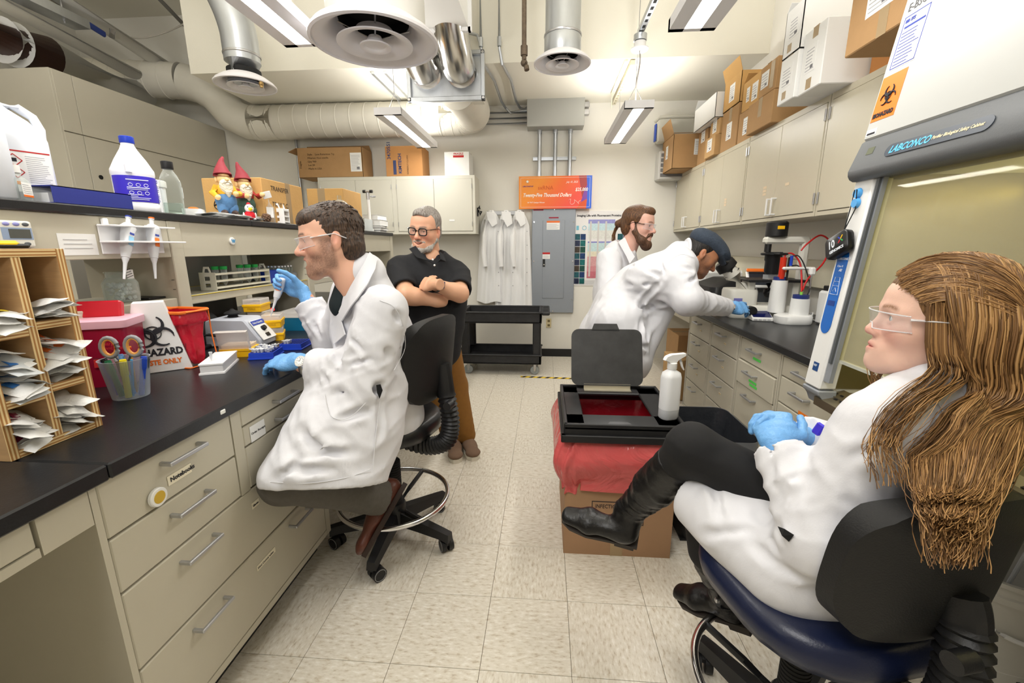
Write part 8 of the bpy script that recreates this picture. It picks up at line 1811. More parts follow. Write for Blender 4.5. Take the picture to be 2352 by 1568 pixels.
    px_creases(C,[[(785,812),(803,786)],[(803,774),(832,804)],[(768,812),(785,836)],[(838,666),(797,722)],[(697,736),(709,762)],[(722,742),(735,775)],[(800,840),(850,825)],[(905,720),(935,800)],[(742,858),(752,880)]],.009,.009)
    v,f=C.mesh('coat'); coat=to_mesh('lab_coat',[(v,f,None,None)],coat_m,q)
    cv=v
    B().prism([(0,0)]*0 or [(0,0),(.0001,0),(0,.0001)],0,.0001) if False else None
    ps=[onto(cv,a,b_,.002) for a,b_ in ((864,884),(874,882),(879,896),(872,916),(866,902))]; b=B(); b.bm.faces.new([b.bm.verts.new(p_) for p_ in ps]); b.done('pocket_slit',M('slit_dark',(14,14,16),.9),q,smooth=0)
    cin=[(848,580),(838,602),(822,632),(806,660),(792,688),(780,716)]; cout=[(866,594),(862,618),(846,652),(824,684),(806,706),(786,738)]
    cloth_strip(q,cv,cin,cout,'collar',coat_m,.010,.006,.004)
    cloth_strip(q,cv,[(780,718),(786,740),(794,768)],[(762,744),(762,764),(768,790)],'lapel',coat_m,.006,.006,.003)
    stitched(q,cv,[(872,690),(905,705),(925,745),(930,800),(905,850)],'armhole_seam',seam_m); stitched(q,cv,[(874,915),(868,960),(862,1010),(856,1080)],'side_seam',seam_m); stitched(q,cv,[(620,1106),(700,1110),(790,1098),(850,1078)],'hem_seam',seam_m)
    stitched(q,cv,[(745,905),(760,955),(800,960),(840,925)],'pocket_seam',seam_m)
    dk=M('shirt_dark',(22,34,38),.8)
    G=Field(nv(nb)-.17,nv(nb)+.16,.006); G.add(prim_cone(at(802,655,1.62),at(790,700,1.62),.045,.050),.03); G.add(prim_cone(nb,at(797,700,1.63),.050,.05),.03); v,f=G.mesh('sh'); to_mesh('shirt',[(v,f,None,None)],dk,q)
    # ---- trousers and shoe
    tm=M('trouser_grey',(92,88,82),.85,noise=.12,nscale=60)
    kn,an=at(650,1108,1.46),at(878,1142,1.72); G=Field((-1.05,1.05,.20),(-.45,2.1,.80),.0085)
    limb(G,[(-.70,1.62,.70),kn,an],[.095,.070,.062],.03); limb(G,[(-.70,1.84,.70),(-.90,2.02,.62),(-.80,1.95,.33)],[.09,.068,.055],.03); G.add(prim_cone(an.lerp(kn,.25),an,.066,.070),.02); dA=(an-kn).normalized(); G.cut(an,dA,.12); G.folds(an.lerp(kn,.3),.12,(an-kn),.07,.008,4); G.folds(kn,.14,(.4,.3,1),.08,.008,6)
    v,f=G.mesh('tr'); to_mesh('trousers',[(v,f,None,None)],tm,q)
    lea=M('shoe_brown',(92,50,38),.38,noise=.15,nscale=30,bump=.15,bscale=120)
    shoe(q,'shoe',at(925,1118,1.76),at(852,1246,1.68),_r2*-1+Vector((0,-.2,.1)),lea,M('sole_brown',(46,30,24),.6),L=.285,W=.05,hgt=.085,laces=M('lace_dark',(40,24,20),.7),sole=.012)
    shoe(q,'shoe',(-.76,1.93,.262),(-.98,2.05,.255),(0,0,1),lea,MATS['sole_brown'],L=.28,W=.05,hgt=.08,sole=.012)
    # ---- gloves
    hR=frame(fR,uR,wR,1.04)
    hand_obj(q,'glove',[(.75,1.35,.75),(.80,1.45,.8),(.85,1.45,.8),(.90,1.4,.8)],hR,glove_m,thumb=((.42,.85,-.45),(.15,.85,-.5)),seed=2,mirror=True,spread=.06,elbow=eR)
    G=Field(nv(wR)-.13,nv(wR)+.13,.005);
    hL=frame(at(606,836,1.60)-wL,(.0,-.30,1),wL+dL*.012+Vector((0,0,.010)),1.12)
    hand_obj(q,'glove',[(.32,.55,.35),(.36,.6,.35),(.4,.6,.4),(.42,.6,.4)],hL,glove_m,thumb=((-.3,.85,-.5),(-.45,.8,-.4)),seed=5,spread=.12,elbow=eL)
    # watch on the near wrist
    wc=wL-dL*.022; wup=Vector((.15,-.75,.5)).normalized(); a_=wup-dL*wup.dot(dL); a_.normalize(); s_=dL.cross(a_)
    pts=[wc+(a_*math.cos(t)*.034+s_*math.sin(t)*.036) for t in [i*2*PI/28 for i in range(28)]]
    b=B(); b.tube(pts,.009,n=6,closed=True,flat=.35); wt_=b.done('wristwatch',steel,q,smooth=40)
    fc=wc+a_*.036; B().cyl(fc-a_*.004,fc+a_*.006,.0205,n=28).done('watch_case',chrome,wt_); B().cyl(fc+a_*.006,fc+a_*.0068,.0165,n=28).done('watch_dial',paper,wt_)
    for k in range(12):
        d_=dL*math.cos(k*PI/6)+s_*math.sin(k*PI/6); B().tube([fc+a_*.0072+d_*.011,fc+a_*.0072+d_*.0148],.0007,n=4).done('hour_mark',ink,wt_)
    B().tube([fc+a_*.0075,fc+a_*.0075+s_*.010],.0008,n=4).tube([fc+a_*.0075,fc+a_*.0075+dL*.008],.0009,n=4).done('watch_hands',ink,wt_)
    return q
person1()
# the pipette in his right hand
pipette('white pipette with long clear tip held in the seated man\'s raised glove',at(626,712,1.885),at(652,628,1.90),yellow,tip=True,side=(.3,-.9,0),disp=True)
# == smiling man in the black polo shirt
def person2():
    q=thing('person','smiling bearded man in black polo shirt with crossed arms','person',(-.62,2.62,0),world=True)
    hd=at(977,526,2.46); Mh=frame((-.22,-.96,-.16),(.08,-.05,1),hd,1.0)
    nb=at(990,592,2.50); sR,sL=at(918,618,2.46),at(1052,632,2.54); eR,eL=at(934,678,2.27),at(1056,674,2.36); side=nv(sL-sR)
    wR,wL=at(1004,690,2.33),at(1000,654,2.24); pel=at(992,800,2.60); wst=at(992,738,2.55)
    sk=lambda v:np.tile(np.append(lin(214,164,132),1),(len(v),1))
    F=head_field(mouth=.0,smile=1.0,jaw=1.06,nose=1.15,neck=(0,-.03,-.19),neck_r=.066,cheek=1.1,h=.0035); hv,hf=F.mesh('h')
    parts=[(hv,hf,Mh,head_color((226,172,142),(196,120,112),(120,108,100),None,0,cheek=(222,130,112)))]
    A=Field(np.minimum.reduce([nv(x) for x in (eR,eL,wR,wL)])-.12,np.maximum.reduce([nv(x) for x in (eR,eL,wR,wL)])+.12,.006)
    limb(A,[sR.lerp(eR,.4),eR,wR,wR+(wR-eR).normalized()*.03],[.052,.048,.034,.03],.02); limb(A,[sL.lerp(eL,.3),eL,wL],[.052,.048,.032],.02); A.add(prim_ell(eR.lerp(wR,.25),(.05,.047,.047)),.02); A.add(prim_ell(eL.lerp(wL,.25),(.047,.045,.045)),.02)
    av,af=A.mesh('a'); parts.append((av,af,None,sk))
    # left hand resting on the other arm, fingers tucked behind
    Hf=hand_field([(.5,.6,.4)]*4,((.2,.95,-.2),(.1,.95,-.2)),h=.004,wrist=.031); v,f=Hf.mesh('h')
    parts.append((v,f,frame(at(946,650,2.36)-wL,(.1,-.85,.5),wL+(wL-eL).normalized()*.012,.98),sk))
    T_=Field(nv(pel)-.3,nv(nb)+.12,.014); sweep(T_,[pel,wst,nb.lerp(wst,.5),nb],[(.15,.12),(.15,.12),(.16,.10),(.055,.055)],side,.04); tv,tf=T_.mesh('t'); parts.append((tv,tf,None,sk))
    to_mesh('body',parts,skin_mat('skin_light'),q)
    eyes(q,Mh,(80,70,60),look=(-.2,1,-.1))
    lens_glasses(q,Mh,M('spectacle_black',(16,16,18),.3),Mlens('spectacle_lens'),style='spectacles')
    # teeth
    B().tube([Mh@Vector((-.020,.080,-.0645)),Mh@Vector((0,.0880,-.0690)),Mh@Vector((.020,.080,-.0645))],[.0035,.0050,.0035],n=8,flat=.6).done('teeth',M('teeth',(238,232,220),.3),q,smooth=60)
    # hair: short grey, and a clipped grey beard
    cuts=[(prim_ell((0,.10,.0),(.088,.085,.088)),.012),(prim_ell((0,.10,-.10),(.13,.16,.085)),.012),(prim_ell((0,-.05,-.16),(.12,.14,.075)),.012),(prim_ell((.086,-.012,-.02),(.018,.028,.04)),.006),(prim_ell((-.086,-.012,-.02),(.018,.028,.04)),.006)]
    Hf=hair_cap(Mh,r=(.0795,.101,.0875),cuts=cuts,adds=[(prim_ell((0,-.05,-.02),(.073,.06,.07)),.02),(prim_ell((0,.05,.085),(.045,.035,.035)),.02)],amp=.0018); v,f=Hf.mesh('x'); to_mesh('hair',[(v,f,Mh,None)],hair_mat('hair_grey',(108,98,90),(178,172,166)),q)
    Bf=Field((-.09,-.03,-.15),(.09,.12,.01),.0035)
    for s in (-1,1):
        limb(Bf,[(s*.062,.002,-.02),(s*.060,.004,-.055),(s*.040,.050,-.097),(0,.074,-.108)],[.010,.017,.022,.024],.015); limb(Bf,[(s*.034,.070,-.075),(s*.030,.078,-.060),(s*.004,.094,-.0535)],[.008,.0065,.0048],.008)
    Bf.add(prim_ell((0,.075,-.100),(.028,.022,.022)),.015); Bf.add(prim_ell((0,.10,-.070),(.027,.034,.0125)),.005,sub=True); Bf.folds((0,.06,-.09),.06,(1,.2,.1),.010,.002,4); v,f=Bf.mesh('b'); to_mesh('beard',[(v,f,Mh,None)],hair_mat('beard_grey',(140,132,124),(216,212,206)),q)
    # polo shirt
    polo=M('polo_black',(20,21,25),.85,bump=.12,bscale=260)
    C=Field(nv(pel)+V(-.42,-.42,-.12),nv(nb)+V(.36,.32,.06),.0085)
    sweep(C,[pel,wst,at(990,690,2.52),at(988,640,2.51),at(988,612,2.51),nb],[(.178,.145),(.182,.155),(.20,.155),(.195,.135),(.15,.10),(.07,.068)],side,.05)
    limb(C,[sR,eR.lerp(sR,.22)],[.076,.072],.04); limb(C,[sL,eL.lerp(sL,.22)],[.074,.070],.04)
    dR,dL=(eR-sR).normalized(),(eL-sL).normalized(); C.cut(eR.lerp(sR,.18),dR,.11); C.cut(eL.lerp(sL,.18),dL,.11)
    C.add(prim_cone(eR.lerp(sR,.3),eR,.055,.060),.008,sub=True); C.add(prim_cone(eL.lerp(sL,.3),eL,.055,.060),.008,sub=True)
    C.add(prim_cone(nb+Vector((0,0,.03)),at(990,575,2.48),.06,.075),.01,sub=True); C.add(prim_cone(at(990,590,2.40),at(997,612,2.36),.030,.012),.02,sub=True)
    C.folds(wst,.2,(.2,0,1),.1,.010,3); C.folds(sR,.14,(.5,.2,1),.07,.008,5); C.folds(sL,.14,(-.5,.2,1),.07,.008,7); v,f=C.mesh('polo'); to_mesh('polo_shirt',[(v,f,None,None)],polo,q)
    for s_,pts in ((0,((955,565,2.40),(972,588,2.35),(998,607,2.335))),(1,((1008,575,2.42),(1012,592,2.37),(1000,607,2.335)))):
        out=((940,572,2.40),(958,592,2.345),(985,580+20,2.33)) if s_==0 else ((1020,585,2.43),(1025,600,2.385),(1012,594,2.345))
        collar(q,[at(*p) for p in pts],[at(*p) for p in out],polo,'collar')
    for p in ((994,596,2.338),(998,609,2.336)): B().sph(at(*p),.006,n=8).done('button',white_pl,q)
    # smart watch
    dW=(wL-eL).normalized(); wc=wL-dW*.012; a_=Vector((.15,-.9,.35)); a_=(a_-dW*a_.dot(dW)).normalized(); s2=dW.cross(a_)
    wt_=B().tube([wc+a_*math.cos(t)*.0355+s2*math.sin(t)*.0365 for t in [i*2*PI/24 for i in range(24)]],.012,n=6,closed=True,flat=.35).done('smart_watch',blackp,q,smooth=40)
    rot=Matrix((dW,s2,a_)).transposed(); B().box(wc+a_*.040,(.036,.042,.011),.006,rot,2).done('watch_case',steel,wt_); B().box(wc+a_*.0455,(.030,.035,.002),.001,rot).done('watch_screen',M('watch_glass',(40,48,84),.1),wt_)
    # trousers, shoes
    tm=M('chino_brown',(142,98,40),.85,noise=.1,nscale=40); G=Field((-1.0,2.30,.04),(-.30,2.95,.92),.010)
    limb(G,[pel+Vector((-.07,.02,.0)),(-.70,2.66,.48),(-.635,2.70,.10)],[.10,.075,.068],.03); limb(G,[pel+Vector((.07,.03,0)),(-.58,2.66,.48),(-.535,2.72,.10)],[.10,.075,.068],.03); G.folds((-.6,2.7,.18),.14,(0,0,1),.06,.008,3); v,f=G.mesh('t'); to_mesh('trousers',[(v,f,None,None)],tm,q)
    su=M('suede_tan',(122,98,80),.9,bump=.1,bscale=200); so=M('sole_cream',(226,220,204),.6)
    shoe(q,'shoe',(-.635,2.76,.02),(-.575,2.55,.02),(0,0,1),su,so,L=.275,W=.05,hgt=.05,laces=M('lace_tan',(170,150,130),.7),sole=.02)
    shoe(q,'shoe',(-.555,2.79,.02),(-.455,2.56,.02),(0,0,1),su,so,L=.275,W=.05,hgt=.05,laces=MATS['lace_tan'],sole=.02)
person2()
# == ponytailed man
def person3():
    q=thing('person','ponytailed bearded man in lab coat and safety glasses beside the poster','person',(.52,3.24,0),world=True)
    hd=at(1468,516,3.05); Mh=frame((.84,-.50,-.14),(.05,0,1),hd,1.07); nb=at(1430,585,3.09); side=V(.45,.85,0)
    sk=lambda v:np.tile(np.append(lin(216,168,150),1),(len(v),1))
    F=head_field(jaw=1.02,nose=1.2,h=.004,neck=(0,-.05,-.19),neck_r=.058); hv,hf=F.mesh('h'); parts=[(hv,hf,Mh,head_color((226,178,160),(186,110,100),(84,58,42),None,0))]
    T_=Field((.2,2.85,.6),(.9,3.6,1.50),.016); sweep(T_,[(.53,3.24,.75),(.53,3.24,1.1),(.53,3.22,1.28),nb],[(.15,.11),(.15,.11),(.15,.10),(.055,.055)],side,.04); tv,tf=T_.mesh('t'); parts.append((tv,tf,None,sk)); to_mesh('body',parts,skin_mat('skin_light'),q)
    eyes(q,Mh,(70,80,90),look=(.1,1,-.25)); lens_glasses(q,Mh,None,Mlens('safety_lens_clear'),temple_m=blackp)
    cuts=[(prim_ell((0,.115,-.01),(.092,.080,.082)),.012),(prim_ell((0,.10,-.11),(.13,.145,.10)),.012),(prim_ell((0,-.03,-.175),(.12,.15,.08)),.012),(prim_ell((.086,-.014,-.02),(.018,.028,.036)),.006),(prim_ell((-.086,-.014,-.02),(.018,.028,.036)),.006)]
    Hf=hair_cap(Mh,r=(.082,.105,.090),cuts=cuts,adds=[(prim_ell((0,-.06,-.02),(.070,.06,.07)),.02),(prim_ell((0,.05,.09),(.05,.04,.03)),.02)],amp=.0016);
    limb(Hf,[(0,-.12,.0),(0,-.145,-.01)],[.03,.026],.015); v,f=Hf.mesh('x'); hm=hair_mat('hair_chestnut',(58,36,22),(128,88,56)); to_mesh('hair',[(v,f,Mh,None)],hm,q)
    rr=random.Random(5); locks=[]
    for k in range(46):
        a=rr.uniform(0,6.28); r_=rr.uniform(0,.022); p=Vector((r_*math.cos(a),-.140,-.006+r_*math.sin(a))); w_=rr.uniform(2,4); ph=rr.uniform(0,6)
        pts=[Mh@(p+Vector((math.sin(ph+w_*t*3)*.012*t+math.cos(a)*.03*t*(1-t),-.03*t-.012*math.sin(PI*t)+.02*t*t,-.15*t*rr.uniform(.8,1.1)))) for t in [i/7 for i in range(8)]]; locks.append((pts,[.005*(1-.75*i/7) for i in range(8)]))
    strands('ponytail',hair_mat('hair_ponytail',(84,54,32),(160,116,76)),q,locks)
    Bf=Field((-.09,-.03,-.18),(.09,.125,.02),.0045)
    for s in (-1,1): limb(Bf,[(s*.064,.0,.0),(s*.062,.004,-.045),(s*.044,.050,-.097),(0,.078,-.125)],[.010,.020,.028,.030],.015); limb(Bf,[(s*.030,.078,-.075),(s*.026,.088,-.058),(s*.004,.100,-.052)],[.010,.009,.007],.008)
    Bf.add(prim_ell((0,.07,-.12),(.036,.03,.035)),.02); Bf.add(prim_ell((0,.105,-.068),(.019,.03,.008)),.006,sub=True); Bf.folds((0,.06,-.1),.07,(1,.2,.1),.012,.003,4); v,f=Bf.mesh('b'); to_mesh('beard',[(v,f,Mh,None)],hair_mat('beard_chestnut',(64,42,30),(116,82,60)),q)
    C=Field((.12,2.75,.42),(1.0,3.7,1.48),.010); sweep(C,[(.52,3.25,.50),(.53,3.25,.80),(.53,3.24,1.05),(.53,3.22,1.23),(.535,3.21,1.31),nb],[(.24,.18),(.21,.16),(.215,.15),(.205,.13),(.14,.10),(.08,.075)],side,.05)
    sh=at(1398,598,2.92); el=at(1398,690,2.83); limb(C,[sh,el],[.085,.075],.05); limb(C,[el,(.66,3.06,.98)],[.072,.06],.03); sh2=(.61,3.41,1.25); limb(C,[sh2,(.69,3.47,.98),(.86,3.38,1.0)],[.085,.072,.06],.04); C.add(prim_cone(nb+Vector((0,0,.03)),at(1440,560,3.05),.058,.075),.01,sub=True)
    C.folds(sh,.14,(.5,.2,1),.07,.008,5); C.folds((.53,3.08,1.1),.2,(.6,0,1),.1,.009,6); C.cut((.52,3.25,.48),(0,0,-1),.4); v,f=C.mesh('coat'); to_mesh('lab_coat',[(v,f,None,None)],coat_m,q)
    collar(q,[at(1435,545,2.98),at(1447,572,2.94),at(1458,590,2.92)],[at(1420,556,2.98),at(1438,588,2.92),at(1446,606,2.91)],coat_m);
    G=Field((.3,2.98,.04),(.80,3.5,.62),.014); limb(G,[(.49,3.17,.58),(.49,3.17,.09)],[.085,.06],.03); limb(G,[(.57,3.33,.58),(.57,3.33,.09)],[.085,.06],.03); v,f=G.mesh('t'); to_mesh('trousers',[(v,f,None,None)],M('denim',(60,66,84),.85),q)
    for y in (3.17,3.33): shoe(q,'shoe',(.46 if y<3.2 else .54,y,.02),(.70,y-.04,.02),(0,0,1),blackp,blackm,L=.28,hgt=.05)
person3()
# == man with the denim cap bent over the microscope
def person4():
    q=thing('person','man in denim flat cap and lab coat bent over the microscope','person',(.46,2.74,0),world=True)
    hd=at(1613,585,2.62); fw=Vector((.80,-.10,-.60)); Mh=frame(fw,(.45,.05,.75),hd,1.0)
    sR=at(1548,640,2.44); sL=at(1560,600,2.82); eR=at(1580,690,2.36); wR=at(1670,706,2.50); hp=Vector((.46,2.76,.90)); side=V(0,1,0)
    nb=at(1570,580,2.64)
    sk=lambda v:np.tile(np.append(lin(172,118,86),1),(len(v),1))
    F=head_field(jaw=1.0,nose=1.25,h=.004,neck=(0,-.06,-.18),neck_r=.058); hv,hf=F.mesh('h'); parts=[(hv,hf,Mh,head_color((178,122,88),(140,84,72),(36,28,24),(60,44,38),.45,cheek=(168,104,76)))]
    T_=Field((.3,2.5,.80),(.95,3.05,1.35),.016); sweep(T_,[hp,(.60,2.75,1.10),(.74,2.74,1.22),nb],[(.14,.11),(.14,.11),(.15,.10),(.055,.055)],side,.04); tv,tf=T_.mesh('t'); parts.append((tv,tf,None,sk))
    G=Field(np.minimum(nv(eR),nv(wR))-.08,np.maximum(nv(eR),nv(wR))+.10,.008); G.add(prim_cone(eR,wR+(wR-eR).normalized()*.04,.042,.029)); v,f=G.mesh('g'); parts.append((v,f,None,sk)); to_mesh('body',parts,skin_mat('skin_light'),q)
    eyes(q,Mh,(40,30,24),look=(0,1,-.2))
    # hair below the cap and the cap itself
    cuts=[(prim_ell((0,.11,-.03),(.10,.085,.10)),.012),(prim_ell((0,.08,-.12),(.13,.13,.10)),.012),(prim_ell((0,-.05,-.15),(.12,.12,.06)),.012),(prim_ell((.086,-.014,-.02),(.018,.028,.036)),.006),(prim_ell((-.086,-.014,-.02),(.018,.028,.036)),.006)]
    Hf=hair_cap(Mh,r=(.080,.102,.086),cuts=cuts,adds=[(prim_ell((0,-.055,-.03),(.072,.06,.07)),.02)],amp=.0015,h=.0045); v,f=Hf.mesh('x'); to_mesh('hair',[(v,f,Mh,None)],hair_mat('hair_black',(14,12,12),(44,38,36)),q)
    Cp=Field((-.13,-.17,-.02),(.13,.19,.19),.0045); Cp.add(prim_ell((0,-.012,.080),(.100,.122,.060)),.02); Cp.add(prim_ell((0,.070,.070),(.085,.075,.035)),.03); Cp.add(prim_ell((0,-.07,.065),(.085,.06,.05)),.03); Cp.add(prim_ell((0,-.015,.012),(.076,.10,.055)),.015,sub=True)
    Cp.add(prim_seg((0,.075,.052),(0,.135,.030),(.068,.012),(.050,.008),(1,0,0)),.015); Cp.folds((0,0,.1),.12,(.3,1,0),.08,.005,4); v,f=Cp.mesh('cap'); dn=M('denim_cap',(56,66,80),.85,noise=.25,nscale=120,bump=.2,bscale=220); cp=to_mesh('flat_cap',[(v,f,Mh,None)],dn,q)
    st=M('denim_stitch',(140,122,84),.8)
    for pts in ([(0,.10,.103),(0,.04,.139),(0,-.04,.141),(0,-.10,.112),(0,-.125,.075)],[(.085,.05,.092),(.04,.03,.134),(0,.02,.141),(-.04,.03,.134),(-.085,.05,.092)],[(.088,-.03,.10),(.07,-.05,.118),(.03,-.075,.127)],[(-.088,-.03,.10),(-.07,-.05,.118),(-.03,-.075,.127)]):
        B().tube(smooth_path([Mh@Vector(p) for p in pts],4),.0014,n=5).done('seam',st,cp)
    # coat
    C=Field((.08,2.18,.46),(1.24,3.08,1.40),.008)
    hemc=Vector((.40,2.74,.60))
    sweep(C,[hemc,(.42,2.76,.80),(.50,2.76,.99),(.60,2.75,1.10),(.72,2.73,1.19),(.80,2.72,1.245),nb+Vector((-.02,0,.0))],[(.20,.20),(.20,.185),(.20,.175),(.205,.165),(.205,.14),(.18,.10),(.075,.075)],side,.06)
    limb(C,[sR,eR],[.098,.085],.06); limb(C,[eR,wR],[.080,.052],.03); C.add(prim_cone(at(1480,640,2.50),sR,.11,.10),.06)
    limb(C,[sL,(.95,2.95,1.03),(1.12,2.95,1.0)],[.09,.07,.055],.05)
    # flaring back hem and hanging front
    C.add(prim_cone(at(1425,700,2.62),at(1362,800,2.66),.13,.085),.06); C.add(prim_cone(at(1420,740,2.56),at(1440,830,2.56),.15,.14),.06); C.add(prim_cone(at(1530,690,2.55),at(1470,830,2.58),.075,.055),.05)
    p0,p1,p2=at(1318,800,2.66),at(1468,862,2.54),at(1440,836,2.9); n=(p1-p0).cross(p2-p0); n=n if n.z<0 else -n; C.cut(at(1395,832,2.62),n,.36)
    d=(wR-eR).normalized(); C.cut(wR-d*.002,d,.09); C.add(prim_cone(wR-d*.05,wR+d*.04,.036,.042),.006,sub=True)
    for a,b_,za,w_,dp in (((1500,690),(1575,640),2.44,.02,.012),((1490,715),(1560,670),2.44,.018,.014),((1470,670),(1545,690),2.46,.018,.012),((1530,560),(1545,650),2.44,.010,.008),((1500,700),(1400,740),2.48,.02,.010),((1515,720),(1460,800),2.46,.02,.014),((1480,740),(1475,820),2.46,.018,.012),((1380,690),(1350,790),2.60,.02,.010),((1585,640),(1590,690),2.33,.014,.010),((1600,710),(1640,705),2.38,.012,.010),((1420,720),(1395,830),2.5,.02,.010)): C.crease(at(*a,za),at(*b_,za),w_,dp)
    C.folds(eR.lerp(wR,.4),.12,(wR-eR),.06,.010,5); C.folds(at(1500,660,2.46),.16,(.5,0,1),.09,.010,7); C.folds(at(1430,760,2.5),.2,(1,0,.3),.12,.012,9); C.folds(sR,.12,(1,0,.4),.08,.008,12)
    px_creases(C,[[(1487,621),(1522,636)],[(1446,608),(1518,644)],[(1433,653),(1502,653)],[(1512,592),(1527,633)],[(1499,570),(1510,590)],[(1466,700),(1518,648)],[(1567,611),(1591,622)],[(1579,650),(1606,631)],[(1473,701),(1505,654)],[(1473,733),(1467,789),(1490,800)],[(1405,804),(1473,698)],[(1380,700),(1350,780)]],.013,.010)
    v,f=C.mesh('coat'); cv=v; stitched(q,cv,[(1535,601),(1564,584),(1596,592)],'armhole_seam',seam_m); to_mesh('lab_coat',[(v,f,None,None)],coat_m,q)
    ax=(Vector(hd)-Vector(nb)).normalized(); s1=ax.cross(Vector((0,0,1))).normalized(); s2=ax.cross(s1); B().tube([Vector(nb)+ax*(.012+.010*math.cos(t))+(s1*math.cos(t)*.074+s2*math.sin(t)*.072) for t in [i*2*PI/36 for i in range(36)]],.020,n=8,closed=True,flat=.45).done('collar',coat_m,q,smooth=70)
    kn=M('knit_cuff',(196,190,178),.9); B().tube([wR-d*.006,wR+d*.03],[.034,.031],n=20).done('knit_cuff',kn,q)
    hM=frame(Vector((.93,.28,.02)),Vector((-.1,-.75,.7)),wR+d*.035,1.06); hand_obj(q,'glove',[(.35,.5,.3),(.45,.6,.35),(.55,.65,.4),(.6,.7,.4)],hM,glove_m,thumb=((.2,.9,-.5),(.1,.9,-.5)),seed=4,spread=.1,mirror=True,elbow=eR)
    tm=M('trouser_tan',(150,128,98),.85,noise=.08,nscale=40); G=Field((.2,2.5,.04),(.75,3.05,.9),.013); limb(G,[(.44,2.66,.82),(.46,2.64,.45),(.44,2.62,.09)],[.10,.07,.06],.03); limb(G,[(.46,2.86,.82),(.50,2.88,.45),(.47,2.88,.09)],[.10,.07,.06],.03); v,f=G.mesh('t'); to_mesh('trousers',[(v,f,None,None)],tm,q)
    for x,y in ((.42,2.62),(.45,2.88)): shoe(q,'shoe',(x-.02,y,.02),(x+.24,y-.02,.02),(0,0,1),blackp,blackm,L=.28,hgt=.05)
person4()
